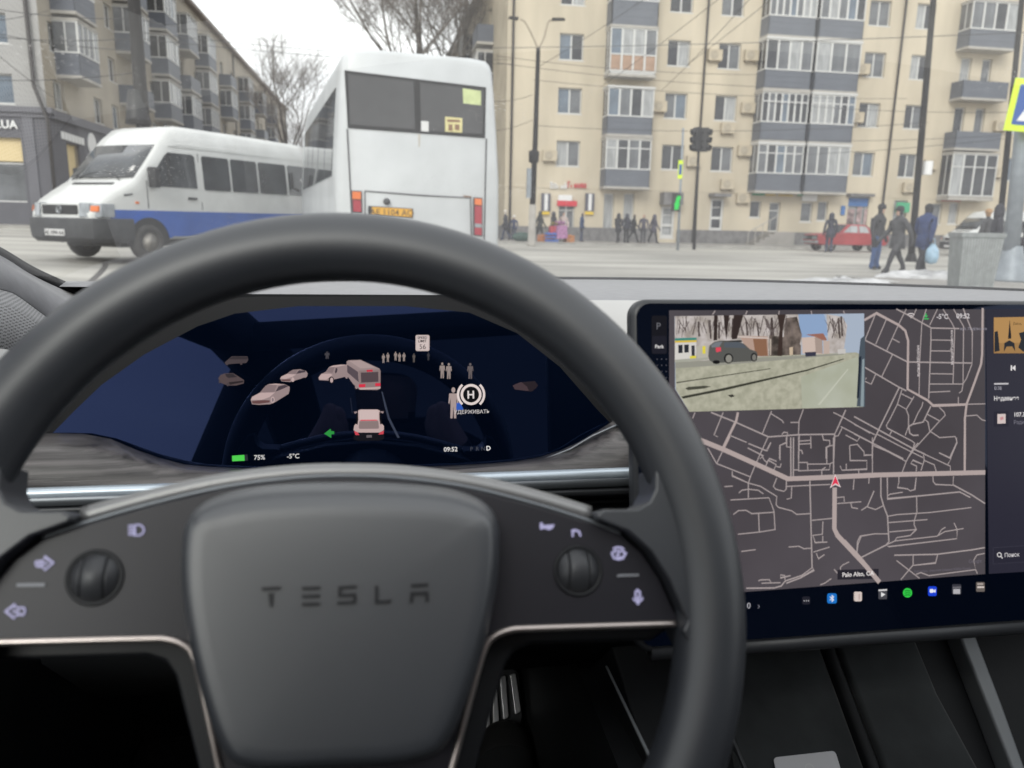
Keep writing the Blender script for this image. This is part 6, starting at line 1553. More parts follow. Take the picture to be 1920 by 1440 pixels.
ROADS = {9: [(tC, [(60, 25), (270, 110), (560, 240), (845, 372), (1040, 365), (1632, 340)]), (tD, [(0, 293), (220, 282), (640, 272), (1062, 262)]), (tC, [(1265, 450), (1262, 820), (1290, 880), (1560, 1170)]), (tD, [(0, 775), (120, 905), (270, 1085)])],
    4.6: [(tA, [(840, 930), (825, 1000), (720, 1215)]), (tC, [(320, -10), (262, 105)]), (tB, [(90, 195), (200, 132), (400, 238), (460, 290), (485, 380), (480, 815), (660, 915), (710, 962), (1010, 952)]), (tB, [(1155, 85), (1150, 500), (1140, 590), (1080, 760), (1010, 950), (995, 1080), (995, 1440)]), (tD, [(908, 0), (908, 262)])],
    2.6: [(tB, [(380, 95), (450, 130), (690, 262), (690, 380), (670, 900)]), (tB, [(90, 370), (480, 570), (1060, 580), (1062, 300), (980, 90)]), (tB, [(90, 615), (400, 795), (470, 830)]), (tB, [(690, 265), (945, 270)]), (tB, [(0, 1060), (220, 1180), (540, 1355), (640, 1400)]), (tB, [(0, 1215), (165, 1300), (440, 1440)]), (tB, [(405, 800), (215, 1190), (165, 1300), (163, 1440)]),
        (tB, [(690, 965), (620, 1110), (525, 1130), (490, 1150), (500, 1210), (530, 1230), (580, 1228)]), (tA, [(620, 930), (820, 1010), (1090, 1130), (1340, 1112), (1630, 1108), (1660, 1045), (1720, 910)]), (tA, [(1340, 1112), (1335, 1310)]), (tA, [(1630, 1108), (1622, 1310)]), (tC, [(1255, 0), (1255, 330)]), (tC, [(870, 0), (872, 350)]), (tC, [(895, 0), (893, 350)]), (tC, [(1042, 390), (1062, 1170), (970, 1240), (820, 1290), (780, 1340)]), (tC, [(1062, 1170), (1080, 1190), (960, 1260), (830, 1310)]), (tC, [(470, 1355), (720, 1352), (785, 1335)]),
        (tD, [(280, 300), (280, 440), (300, 510), (330, 590), (340, 780), (320, 805), (130, 900)]), (tD, [(328, 300), (330, 460), (600, 435), (870, 408), (950, 450)]), (tD, [(380, 882), (700, 875), (960, 842), (1058, 825)]), (tD, [(820, 355), (960, 430), (1060, 495)])],
    2.0: [(tB, [(195, 135), (100, 370)]), (tB, [(290, 190), (195, 410)]), (tB, [(470, 95), (400, 235), (295, 465)]), (tB, [(345, 360), (410, 395)]), (tB, [(345, 505), (250, 700)]), (tB, [(195, 680), (155, 770), (90, 740), (112, 712)]), (tB, [(650, 95), (610, 220), (590, 570), (585, 870)]), (tB, [(560, 95), (530, 165)]), (tB, [(750, 95), (680, 240)]), (tB, [(800, 95), (880, 220), (905, 270), (890, 770)]), (tB, [(895, 95), (985, 250), (980, 770), (970, 830), (945, 850)]), (tB, [(690, 372), (890, 375)]), (tB, [(690, 470), (890, 472)]), (tB, [(690, 675), (890, 678)]), (tB, [(680, 768), (980, 768), (1010, 720), (1060, 590)]), (tB, [(680, 842), (865, 833)]), (tB, [(938, 885), (938, 945)]), (tB, [(1010, 950), (1180, 946)]), (tB, [(1010, 1055), (1105, 1048), (1150, 1090), (1182, 1098)]),
        (tB, [(430, 820), (390, 950), (320, 1090), (290, 1140), (300, 1165), (520, 1280), (545, 1300), (530, 1350)]), (tB, [(425, 855), (525, 905)]), (tB, [(540, 880), (470, 995), (390, 950)]), (tB, [(470, 1000), (490, 1050), (490, 1150), (460, 1230)]), (tB, [(620, 930), (610, 970), (575, 1030), (530, 1130)]), (tB, [(660, 1040), (770, 1100), (820, 1050), (810, 1020), (765, 975)]), (tB, [(640, 1090), (665, 1110), (680, 1190), (770, 1250), (910, 1240), (925, 1290), (860, 1430)]), (tB, [(770, 1100), (540, 1355)]), (tB, [(340, 1190), (320, 1225)]), (tB, [(765, 1385), (860, 1430)]), (tB, [(210, 1220), (440, 1340), (620, 1430)]), (tB, [(540, 1355), (480, 1440)]), (tB, [(0, 1130), (190, 1225)]),
        (tA, [(490, 930), (470, 980)]), (tA, [(720, 930), (645, 1115), (675, 1130)]), (tA, [(1115, 920), (1040, 1105)]), (tA, [(1110, 940), (1200, 995), (1215, 1018)]), (tA, [(1375, 905), (1340, 1000), (1335, 1110)]), (tA, [(1270, 1012), (1335, 1012)]), (tA, [(780, 1120), (910, 1175)]), (tA, [(930, 1185), (1080, 1245), (1110, 1175)]), (tA, [(920, 1220), (1050, 1285), (1020, 1309)]), (tA, [(1200, 1110), (1215, 1092), (1245, 1095), (1245, 1120)]), (tA, [(1240, 1125), (1238, 1210), (1270, 1215)]), (tA, [(1180, 1309), (1182, 1200), (1235, 1180)]), (tA, [(1340, 1165), (1430, 1158)]), (tA, [(1340, 1190), (1435, 1185)]), (tA, [(1435, 1125), (1437, 1225)]), (tA, [(1530, 1115), (1540, 1155), (1590, 1160), (1592, 1200), (1562, 1215), (1560, 1309)]), (tA, [(1340, 1238), (1360, 1240), (1370, 1270)]), (tA, [(1680, 1045), (1920, 1170)]), (tA, [(1620, 930), (1700, 970), (1920, 1100)]), (tA, [(1720, 1115), (1815, 1165), (1835, 1135)]), (tA, [(1690, 1060), (1660, 1120), (1625, 1128)]),
        (tC, [(365, 0), (475, 45)]), (tC, [(490, 55), (650, 120), (690, 45)]), (tC, [(485, 95), (610, 160), (630, 200), (655, 225), (680, 190), (745, 215)]), (tC, [(665, 0), (560, 230), (510, 350), (490, 410), (490, 545)]), (tC, [(645, 260), (670, 205), (740, 245), (720, 290)]), (tC, [(740, 260), (775, 268), (785, 235)]), (tC, [(775, 205), (775, 70), (830, 45)]), (tC, [(830, 0), (835, 85), (880, 90)]), (tC, [(942, 0), (942, 300), (1220, 290), (1225, 235), (1250, 225)]), (tC, [(945, 225), (1020, 225), (1025, 290)]), (tC, [(1025, 240), (1225, 238)]), (tC, [(1195, 240), (1195, 90), (1225, 75), (1250, 72)]), (tC, [(900, 292), (945, 292)]), (tC, [(1150, 340), (1150, 290), (1185, 268)]), (tC, [(1400, 75), (1405, 208), (1555, 208), (1555, 285), (1330, 295), (1315, 255)]), (tC, [(1400, 72), (1470, 62), (1530, 130), (1530, 160), (1600, 158)]), (tC, [(1370, 290), (1370, 235)]), (tC, [(1480, 290), (1482, 325)]), (tC, [(1605, 0), (1605, 325)]),
        (tC, [(125, 95), (205, 235), (510, 355)]), (tC, [(255, 130), (205, 235)]), (tC, [(345, 305), (345, 345), (490, 410), (600, 440), (745, 530), (740, 605), (760, 628), (880, 660), (925, 692), (1050, 684)]), (tC, [(275, 442), (350, 437)]), (tC, [(405, 500), (430, 475), (490, 465), (580, 475), (625, 508)]), (tC, [(330, 562), (675, 542), (720, 660), (730, 828), (590, 850), (395, 870)]), (tC, [(355, 692), (400, 658), (470, 655), (520, 685), (720, 672)]), (tC, [(582, 685), (588, 848)]), (tC, [(745, 365), (715, 440), (735, 465), (810, 485), (830, 465), (832, 385)]), (tC, [(835, 440), (1225, 422)]), (tC, [(880, 445), (875, 545), (835, 555)]), (tC, [(1060, 745), (1245, 727)]), (tC, [(1160, 755), (1155, 870), (1070, 880), (1090, 945), (1200, 940)]), (tC, [(1158, 885), (1158, 940)]), (tC, [(850, 985), (945, 978), (990, 1000), (1055, 995)]), (tC, [(1075, 1030), (1220, 985)]), (tC, [(1100, 1040), (1120, 1090), (1175, 1052)]), (tC, [(425, 1025), (555, 1008)]), (tC, [(580, 1290), (600, 1280), (680, 1278), (690, 1300)]), (tC, [(608, 1310), (780, 1305)]), (tC, [(820, 1280), (815, 1240), (780, 1235), (778, 1262), (870, 1242)]), (tC, [(1280, 540), (1350, 535), (1352, 580)]), (tC, [(1285, 595), (1505, 578)]), (tC, [(1410, 585), (1420, 630), (1475, 640)]), (tC, [(1505, 655), (1560, 620), (1618, 480)]), (tC, [(1440, 375), (1432, 470)]), (tC, [(1575, 365), (1572, 415)]), (tC, [(1395, 1118), (1340, 1145), (1315, 1170), (1320, 1190)]), (tC, [(1260, 1185), (1290, 1220)]), (tC, [(1135, 1325), (1175, 1310), (1235, 1268)]), (tC, [(1465, 1040), (1475, 960), (1505, 885), (1632, 865)]), (tC, [(1500, 1080), (1632, 1015)]),
        (tD, [(415, 290), (415, 340), (405, 375), (480, 385), (500, 400), (535, 390), (545, 300)]), (tD, [(670, 290), (672, 330), (690, 352), (820, 358), (825, 290)]), (tD, [(335, 435), (350, 425), (445, 410)]), (tD, [(548, 445), (550, 560), (530, 625), (530, 655), (545, 690), (500, 735), (400, 750), (385, 775), (320, 805), (340, 818), (850, 758), (852, 690), (828, 640)]), (tD, [(335, 590), (400, 578), (650, 562), (958, 525)]), (tD, [(335, 638), (630, 615)]), (tD, [(345, 708), (540, 690)]), (tD, [(385, 775), (700, 740), (760, 705), (900, 682)]), (tD, [(705, 740), (735, 690), (765, 672)]), (tD, [(100, 860), (105, 780), (125, 740), (230, 722), (340, 722)]), (tD, [(522, 885), (522, 955), (430, 1065)]), (tD, [(705, 878), (690, 940), (525, 958)]), (tD, [(398, 922), (570, 1055)]), (tD, [(545, 1025), (580, 1012), (640, 1035), (990, 990), (975, 920), (1000, 880), (1058, 868)]), (tD, [(990, 990), (1003, 1020)]), (tD, [(178, 520), (240, 540), (300, 510)]), (tD, [(135, 545), (180, 515), (230, 400)]), (tD, [(440, 260), (470, 180), (520, 85), (560, 40)]), (tD, [(600, 130), (605, 170), (580, 250)]), (tD, [(600, 170), (680, 205), (695, 255)]), (tD, [(545, 255), (548, 215), (505, 195), (520, 170), (590, 200)]), (tD, [(530, 90), (800, 215), (802, 260)]), (tD, [(715, 115), (805, 160), (780, 205)]), (tD, [(220, 60), (330, 105), (470, 180)]), (tD, [(845, 0), (850, 40), (800, 160)])]}
ROADC = glow('#a89d9c', .95); ROADW = glow('#b3a4a1', .95)
wv_ = .0008
for wd, ls in sorted(ROADS.items()):
    mb = MB()
    for zf, pts in ls:
        mb.ribbon(ts.pxs([zf(*p) for p in pts]), wd * tsc, wv_); wv_ += .0000015
    mb.build('map_road_line', ROADW if wd > 4 else ROADC, mapp, fix=False)['kind'] = 'stuff'
for x0 in range(0, 5):
    mb = MB(); mb.ribbon(ts.pxs([(1340 + x0 * 60, 583), (1335 + x0 * 62, 590)]), 2 * tsc, .0008); mb.build('map_road_line', ROADC, mapp, fix=False)
tsheet('position_arrow', [('#e8d9d8', [tC(1268, 330), tC(1318, 448), tC(1268, 425), tC(1220, 455)]), ('#e23a55', [tC(1268, 345), tC(1305, 432), tC(1268, 412), tC(1233, 440)])], .0013, mapp)
def ttext(name, s, x, y, hpx, col='#e2dede', k=.95, align='LEFT', bold=0.0, rot=0.0, parent=touch, w=.0012):
    u, v = ts.px(x, y); return text_mesh(name, s, hpx * tsc / .73, glow(col, k), parent, u, v, w, align, bold=bold * .45 * hpx * tsc, rot=rot)
ttext('lettering', '-5°C', 1754, 598, 9.5, '#d8d2d4', bold=.05); ttext('lettering', '09:52', 1791, 597, 9.5, '#d8d2d4', bold=.05)
ttext('lettering', 'вул. Подільська', 1798, 619, 5.5, '#9c98a4'); 
ttext('lettering', 'вулиця Мічуріна', 1722, 706, 5.5, '#cfc6c6', rot=R(90), bold=.05); ttext('lettering', 'вулиця Руданська', 1785, 684, 5.5, '#cfc6c6', rot=R(90), bold=.05)
tsheet('place_label', [('#2a2830', [tC(1290, 1190), tC(1660, 1180), tC(1660, 1270), tC(1290, 1278)])], .0010, mapp)
ttext('lettering', 'Palo Alto, CA', 1577, 1081, 8.5, '#e8e2e0', bold=.05, w=.0014)
ttext('lettering', 'Google', 1814, 1055, 7, '#6b6670'); ttext('lettering', 'Картографические данные ©2026 Google', 1712, 1073, 4.6, '#6b6670')
# media column
tsheet('album_cover', [('#b38a55', [tB(1256, 170), tB(1560, 165), tB(1560, 492), tB(1256, 492)]), ('#a07a4a', [tB(1256, 400), tB(1560, 395), tB(1560, 492), tB(1256, 492)]), ('#1c1a20', [tB(1398, 190), tB(1412, 330), tB(1412, 360), tB(1384, 362), tB(1386, 330)]), ('#22252c', [tB(1262, 300), tB(1290, 290), tB(1298, 350), tB(1308, 470), tB(1262, 480)]), ('#20242c', [tB(1345, 480), tB(1350, 400), tB(1395, 375), tB(1440, 400), tB(1448, 475), tB(1420, 430), tB(1370, 432)]), ('#22262e', [tB(1480, 310), tB(1560, 290), tB(1560, 470), tB(1520, 478), tB(1475, 440), tB(1500, 370)])], .0009, side_p)
ttext('lettering', 'Zebras', 1897, 609, 5, '#2a221c')
tsheet('previous_track_button', [('#e8e4e4', [tB(1408, 600), tB(1420, 600), tB(1420, 648), tB(1408, 648)]), ('#e8e4e4', [tB(1450, 598), tB(1450, 650), tB(1420, 624)])], .0009, side_p)
tsheet('progress_bar', [('#c8c4c8', [tB(1258, 760), tB(1388, 758), tB(1388, 772), tB(1258, 774)])], .0009, side_p)
ttext('lettering', '0:38', 1862, 731, 7, '#a8a6b0'); ttext('lettering', 'Недавнее', 1861, 751, 8.5, '#e6e2e2', bold=.05); ttext('lettering', '107.3', 1898, 781, 8.5, '#e6e2e2', bold=.05); ttext('lettering', 'Радио', 1898, 795, 7.5, '#7c7a86')
tsheet('station_tile', [('#232230', [tB(1262, 1015), tB(1390, 1012), tB(1390, 1150), tB(1262, 1152)]), ('#d4c4c0', [tB(1288, 1038), tB(1362, 1036), tB(1362, 1122), tB(1288, 1125)]), ('#c98f92', [tB(1310, 1070), tB(1340, 1060), tB(1344, 1085), tB(1315, 1095)])], .0009, side_p)
tsheet('search_field', [('#3a3946', [tD(1120, 825), tD(1420, 805), tD(1420, 930), tD(1120, 950)]), ('#2a2936', [tD(1124, 829), tD(1420, 809), tD(1420, 926), tD(1124, 945)])], .0009, side_p)
mb = MB(); mb.ribbon(ts.pxs([tD(*p) for p in arc(1165, 878, 15, 0, 360, 20)]), 1.6 * tsc, .0013); mb.ribbon(ts.pxs([tD(1176, 890), tD(1190, 905)]), 1.8 * tsc, .0013); mb.build('search_symbol', glow('#e0dcdc', .95), side_p, fix=False)
ttext('lettering', 'Поиск', 1881, 1044, 8, '#d4d0d2', bold=.03)
mb = MB()
for r_ in (1, 5, 9): mb.ribbon(ts.pxs([(1706 + r_ * math.cos(R(a)), 597 + r_ * math.sin(R(a))) for a in range(-135, -44, 10)]), 2 * tsc, .0012)
mb.build('wifi_symbol', glow('#d8cfcf', .9), mapp, fix=False)
tsheet('download_symbol', [('#3fbf62', [(1733, 588), (1735, 588), (1735, 594), (1733, 594)]), ('#3fbf62', [(1730, 592), (1738, 592), (1734, 596)]), ('#3fbf62', [(1730, 597), (1739, 597), (1739, 599), (1730, 599)])], .0012, mapp)
# gear strip at the left
tsheet('gear_strip', [('#15151c', rrect(1221, 1250, 592, 664, 4)), ('#1e1e28', rrect(1222, 1249, 630, 663, 4))], .0007)
ttext('lettering', 'P', 1229, 618, 13, '#6a6a70'); ttext('lettering', 'Park', 1227, 653, 6.6, '#e2dede', bold=.06)
for i in range(3):
    for j in range(4): tsheet('gear_dot', [('#5a5a64', rrect(1230.5 + i * 8.5, 1232.5 + i * 8.5, 672.5 + j * 11.5, 674.5 + j * 11.5, .8, 2))], .0007)
# dock icons
tsheet('app_icon', [('#22222c', rrect(1503, 1518, 1118, 1133, 3)), ('#c8c6c8', rrect(1506, 1508, 1125, 1127, .9)), ('#c8c6c8', rrect(1510, 1512, 1125, 1127, .9)), ('#c8c6c8', rrect(1514, 1516, 1125, 1127, .9))], .0007)
tsheet('app_icon', [('#1e74c8', rrect(1550, 1568, 1112, 1131, 4)), ('#eef2f8', [(1558.4, 1115), (1559.6, 1115), (1559.6, 1128), (1558.4, 1128)]), ('#eef2f8', [(1559, 1115), (1563, 1119), (1555, 1125.5), (1554.2, 1124.6), (1561, 1119), (1558.6, 1116.6)]), ('#eef2f8', [(1559, 1128), (1563, 1124), (1555, 1117.5), (1554.2, 1118.4), (1561, 1124), (1558.6, 1126.4)])], .0007)
tsheet('app_icon', [('#d8c9c2', rrect(1600, 1615, 1109, 1127, 3)), ('#b39a94', [(1609, 1113), (1611, 1113), (1611, 1124), (1609, 1124)])] + [('#8a7a78', [(1599, 1112 + 4 * k), (1602, 1112 + 4 * k), (1602, 1113 + 4 * k), (1599, 1113 + 4 * k)]) for k in range(4)], .0007)
tsheet('app_icon', [('#4a4a50', rrect(1646, 1662, 1106, 1123, 2)), ('#d8d6d6', [(1646, 1105), (1662, 1104), (1662, 1107), (1646, 1108)]), ('#e8e8e8', [(1651, 1110), (1659, 1114), (1651, 1119)])], .0007)
tsheet('app_icon', [('#35d04a', ell(1700.5, 1111, 8.6, 8.8, 26))] + [('#12361c', [(1695, 1107 + 4 * k), (1700, 1106 + 4 * k), (1706, 1107 + 4 * k), (1706, 1108.4 + 4 * k), (1700, 1107.4 + 4 * k), (1695, 1108.4 + 4 * k)]) for k in range(3)], .0007)
tsheet('app_icon', [('#1c44d8', rrect(1739, 1755, 1099, 1117, 3)), ('#f0f2fa', rrect(1742, 1749, 1104, 1111, 2)), ('#f0f2fa', [(1749, 1107), (1753, 1104), (1753, 1111), (1749, 1109)])], .0007)
tsheet('app_icon', [('#3a3a42', rrect(1784, 1801, 1095, 1114, 2)), ('#b4b2b6', rrect(1786, 1799, 1104, 1113, 1)), ('#6a686e', [(1785, 1100), (1800, 1099), (1800, 1102), (1785, 1103)])], .0007)
tsheet('app_icon', [('#6a625e', rrect(1829, 1845, 1091, 1109, 2)), ('#d8ccc6', rrect(1831, 1844, 1099, 1102, .8)), ('#b0a49e', rrect(1831, 1842, 1093, 1096, .8))], .0007)
ttext('lettering', '0', 1399, 1140, 11, '#b8b6bc'); ttext('lettering', '›', 1419, 1140, 11, '#8a8a94')
# camera picture
G_ROADV = glow_noise('video_road', '#a2a18e', '#b8b6a3', 220, k=.95); G_TREEV = glow_noise('video_trees', '#a0978f', '#cbc3c0', 120, k=.95); G_SKYV = glow('#a9b5c6', .95); G_BUSHV = glow_noise('video_bush', '#3c3632', '#8a7c74', 110, k=.95)
V = lambda *pts: [tA(*p) for p in pts]
tsheet('camera_picture', [(G_SKYV, V((320, 145), (1868, 122), (1868, 885), (440, 925), (325, 740))), (G_TREEV, V((322, 145), (1330, 130), (1360, 330), (1350, 470), (322, 520))), (glow('#8ea6c8', .95), V((1330, 130), (1540, 128), (1590, 300), (1350, 320))), (G_TREEV, V((1560, 128), (1690, 150), (1730, 220), (1700, 440), (1580, 450), (1570, 300))), (G_BUSHV, V((1225, 160), (1320, 150), (1360, 300), (1330, 420), (1200, 430)))], .0014)
tsheet('camera_picture_street', [(glow('#b59a8c', .95), V((850, 305), (1080, 310), (1085, 470), (950, 470), (900, 400))), (glow('#8c6650', .95), V((960, 330), (1070, 330), (1080, 470), (980, 470))), (G_BUSHV, V((1090, 300), (1250, 320), (1350, 380), (1350, 470), (1090, 470))), (glow('#c8b49c', .95), V((1255, 400), (1285, 395), (1285, 460), (1258, 465))), (glow('#cfc0b8', .95), V((830, 305), (1090, 320), (1090, 330), (830, 318))),
    (G_ROADV, V((325, 520), (700, 500), (1100, 470), (1800, 440), (1868, 470), (1868, 885), (440, 925), (330, 745))), (glow('#96958a', .95), V((325, 522), (700, 500), (1300, 468), (1700, 450), (1700, 458), (700, 545), (325, 570))), (glow_noise('video_glare', '#a9ac98', '#b9bcae', 30, k=.95), V((1350, 640), (1800, 480), (1868, 500), (1868, 885), (1360, 895))), (glow('#c2c4b4', .95), V((1730, 575), (1738, 578), (1505, 870), (1485, 868))),
    (glow('#46453c', .95), V((335, 683), (1100, 570), (1100, 576), (335, 692))), (glow('#3a3a32', .95), V((375, 800), (700, 735), (1400, 580), (1700, 490), (1700, 497), (1400, 592), (720, 752), (385, 818))), (glow('#4a4a40', .95), V((405, 735), (430, 722), (560, 712), (620, 718), (560, 735), (430, 748))), (glow('#3c3a34', .95), V((750, 790), (790, 782), (812, 798), (780, 808))),
    (glow('#3e8a80', .95), V((322, 325), (498, 320), (498, 340), (322, 345))), (glow('#d8b848', .95), V((322, 345), (498, 340), (498, 357), (322, 362))), (glow('#d6d2cc', .95), V((322, 362), (496, 357), (494, 500), (322, 515))), (glow('#2a2c34', .95), V((348, 380), (384, 378), (384, 445), (350, 447))), (glow('#2a2c34', .95), V((396, 378), (434, 376), (434, 440), (398, 443))), (glow('#3a3a40', .95), V((455, 385), (482, 383), (484, 490), (458, 492))), (glow('#e0d24a', .95), V((442, 470), (494, 468), (494, 500), (444, 502))), (glow('#a8a89c', .95), V((322, 500), (590, 480), (590, 500), (322, 522))), (glow('#b8b4a8', .95), V((500, 390), (590, 385), (590, 480), (500, 490))), (glow('#e0d048', .95), V((545, 390), (570, 388), (570, 450), (546, 452))),
    (glow('#3c302c', .95), V((1155, 132), (1225, 132), (1200, 250), (1195, 470), (1155, 470), (1175, 250))), (glow('#362c2a', .95), V((640, 138), (668, 138), (665, 340), (635, 345))), (glow('#362c2a', .95), V((718, 136), (765, 140), (740, 340), (725, 240))), (glow('#362c2a', .95), V((800, 136), (878, 136), (825, 330), (785, 335))), (glow('#b8aca0', .95), V((1092, 330), (1106, 330), (1104, 465), (1094, 465))),
    (glow('#cdb9ae', .95), V((1355, 320), (1520, 310), (1525, 455), (1360, 450))), (glow('#a8968c', .95), V((1460, 318), (1520, 312), (1525, 450), (1468, 445))), (glow('#9a6a5c', .95), V((1385, 295), (1530, 285), (1560, 340), (1530, 345), (1470, 315))), (glow('#c0ada2', .95), V((1530, 340), (1580, 350), (1580, 450), (1530, 455))), (glow('#3a3a4a', .95), V((1380, 440), (1470, 435), (1470, 470), (1385, 475))), (glow('#c8c4c0', .95), V((1645, 415), (1710, 412), (1712, 450), (1648, 452))),
    ], .0016)
tsheet('camera_picture_mirror', [(glow('#4c5660', .95), V((1832, 330), (1868, 300), (1868, 885), (1800, 880), (1815, 700), (1815, 480))), (glow('#222a36', .95), V((1818, 480), (1838, 470), (1818, 810), (1800, 815))), (glow('#8c9aa0', .95), V((1845, 500), (1862, 490), (1858, 880), (1830, 882)))], .00252)
tsheet('camera_picture_vehicle', [(glow('#5a5a57', .95), V((590, 470), (600, 385), (640, 355), (700, 345), (830, 348), (880, 370), (930, 415), (985, 435), (992, 465), (985, 505), (940, 512), (700, 525), (640, 530), (600, 505))), (glow('#767a80', .95), V((612, 385), (650, 358), (705, 352), (680, 395), (620, 402))), (glow('#565c64', .95), V((720, 360), (830, 355), (875, 372), (900, 405), (720, 400))), (glow('#2a2a2c', .95), V((640, 350), (860, 340), (868, 356), (700, 350))), (glow('#e04a5c', .95), V((650, 402), (692, 398), (694, 430), (655, 440))), (glow('#1c1c1e', .95), [tA(*p) for p in ell(755, 490, 38, 42)]), (glow('#8e8c84', .95), [tA(*p) for p in ell(757, 492, 26, 32)]), (glow('#1c1c1e', .95), [tA(*p) for p in ell(962, 480, 26, 36)]), (glow('#7c7a74', .95), [tA(*p) for p in ell(963, 482, 17, 26)]), (glow('#161618', .95), [tA(*p) for p in ell(655, 520, 30, 16)])], .00252)

rv = random.Random(6)
for wd, cnt, col in ((3.2, 10, '#4a403e'), (1.6, 34, '#5a504e'), (.9, 70, '#6e6462')):
    mb = MB()
    for i in range(cnt):
        x = rv.uniform(335, 1300) if rv.random() < .8 else rv.uniform(1560, 1720); y0 = rv.uniform(290, 330); top = rv.uniform(140, 200)
        dx = rv.uniform(-60, 60) if wd < 3 else rv.uniform(-14, 14)
        a = rv.uniform(.0, .5) if wd < 3 else 0
        p0 = (x, y0 + (top - y0) * a); mb.ribbon(ts.pxs([tA(*p0), tA(x + dx * .5, (p0[1] + top) / 2), tA(x + dx, top)]), wd * tsc, .00148 + i * 1e-7)
    mb.build('camera_picture_branch', glow(col, .95), touch, fix=False)['kind'] = 'stuff'

# ------------------------------------------------ centre console
ccf = Frame(at_y(1550, 1217, .63), (1, 0, 0), (0, math.cos(R(36)), math.sin(R(36))))
cons = thing('centre_console', 'charcoal centre console with two suede charging pads under the touchscreen', 'console', mtx=ccf.m)
def cprism(name, pts, w0, w1, m, bevel=.003): return MB().prism(ccf.pxs(pts, w1), w0, w1).build(name, m, cons, bevel=bevel)
cprism('base', [(1120, 1130), (2150, 1130), (2500, 1700), (1300, 1700)], -.12, -.012, M_DARKP)
cprism('charging_pad', [(1330, 1180), (1526, 1175), (1645, 1500), (1395, 1520), (1360, 1300)], -.012, .0, M_CONSOLE, .005)
cprism('divider', [(1536, 1180), (1554, 1180), (1676, 1500), (1654, 1500)], -.012, .005, M_DARKP, .004)
cprism('charging_pad', [(1560, 1180), (1706, 1170), (1760, 1300), (1880, 1520), (1690, 1520)], -.012, .0, M_CONSOLE, .005)
cprism('side_trim', [(1795, 1180), (1826, 1180), (1880, 1320), (1952, 1520), (1930, 1520)], -.012, .012, M_TRIMG)
cprism('left_wall', [(1345, 1320), (1350, 1320), (1436, 1520), (1428, 1520)], -.05, .003, M_HOUSE, .001)
rw_ = MB().tube([at_y(1137, 1250, .62), at_y(1217, 1417, .44), at_y(1300, 1590, .33)], .0012, 6).build('edge_seam', M_TRIMG, cons); rw_.matrix_local = ccf.m.inverted()
sw = MB().hexa([(.20, .25, .3), (.23, .25, .3), (.26, 1.15, .3), (.2, 1.15, .3), (.20, .25, .66), (.23, .25, .66), (.26, 1.15, .70), (.2, 1.15, .70)]).build('side_panel', M_DARKP, cons); sw.matrix_local = ccf.m.inverted()
kc = thing('key_card', 'light grey plastic key card lying on the left charging pad', 'card', mtx=ccf.m @ Matrix.Translation((0, 0, .0012)))
c_ = ccf.pxs([(1449, 1421), (1565, 1408), (1602, 1530), (1478, 1548)], .0012)
def round_poly(poly, r, n=4):
    out = []
    for i, p in enumerate(poly):
        p = Vector(p); a = (Vector(poly[i - 1]) - p).normalized(); b = (Vector(poly[(i + 1) % len(poly)]) - p).normalized()
        for k in range(n + 1):
            t = k / n; q = p + a * r * (1 - t) ** 2 + b * r * t ** 2; out.append((q.x, q.y))
    return out
MB().prism(round_poly(c_, .004), 0, .001).build('card', M_CARD, kc)
em = ccf.px(1518, 1442, .0012); mb = MB(); mb.ribbon([(em[0] + .004 * math.cos(a * .3), em[1] + .004 * math.sin(a * .3)) for a in range(22)], .0006, .00105); mb.build('printed_ring', M_WFRAME, kc, fix=False)

# ------------------------------------------------ pedal
pf = Frame(at_y(950, 1310, 1.0), (1, 0, 0), (0, math.sin(R(35)), math.cos(R(35))))
ped = thing('accelerator_pedal', 'bright metal accelerator pedal with vertical bars in the dark footwell', 'pedal', mtx=pf.m)
MB().prism(round_poly(pf.pxs([(905, 1275), (940, 1252), (972, 1256), (980, 1340), (960, 1440), (905, 1440)]), .01), -.02, -.004).build('plate', M_BACK, ped)
for pts in ([(955, 1264), (966, 1262), (976, 1334), (965, 1340)], [(936, 1270), (947, 1266), (953, 1345), (943, 1350)], [(922, 1296), (931, 1290), (935, 1352), (925, 1362)], [(910, 1330), (916, 1322), (918, 1362), (912, 1370)]):
    MB().prism(round_poly(pf.pxs(pts), .003), -.004, .006).build('bar', M_SILV, ped, bevel=.001)
MB().tube([pf.m.inverted() @ Vector((.16, 1.2, .62)), (0, -.02, -.02)], .012, 8).build('arm', M_BACK, ped)

# ------------------------------------------------ steering wheel
hub = at_d(647.4, 1136.2, .33435); ta = R(24.8); tr = R(2.1)
U0, V0 = Vector((1, 0, 0)), Vector((0, math.sin(ta), math.cos(ta)))
wf = Frame(hub, U0 * math.cos(tr) - V0 * math.sin(tr), V0 * math.cos(tr) + U0 * math.sin(tr))
wheel_t = thing('steering_wheel', 'round charcoal leather steering wheel with T-shaped spokes and airbag pad', 'steering wheel', mtx=wf.m)
n = 120
MB().tube([(.1668 * math.cos(2 * math.pi * i / n), .1668 * math.sin(2 * math.pi * i / n), 0) for i in range(n)], .0163, 28, closed=True).build('rim', M_LEATHER, wheel_t, smooth=True, fix=False)
def mirror(pts): return pts + [(-u, v) for u, v in pts[::-1]]
right = wf.pxs([(648, 893), (760, 898), (880, 916), (1000, 946), (1100, 977), (1165, 1002), (1205, 1036), (1238, 1085), (1258, 1130), (1273, 1160), (1268, 1169), (1200, 1171), (1000, 1177), (955, 1180), (924, 1193), (907, 1217), (890, 1275), (870, 1350), (846, 1440), (815, 1560)])
right[0] = (0.0005, right[0][1])
MB().prism(mirror(right), -.022, .0).build('spoke_panel', M_SATIN, wheel_t, bevel=.0015)
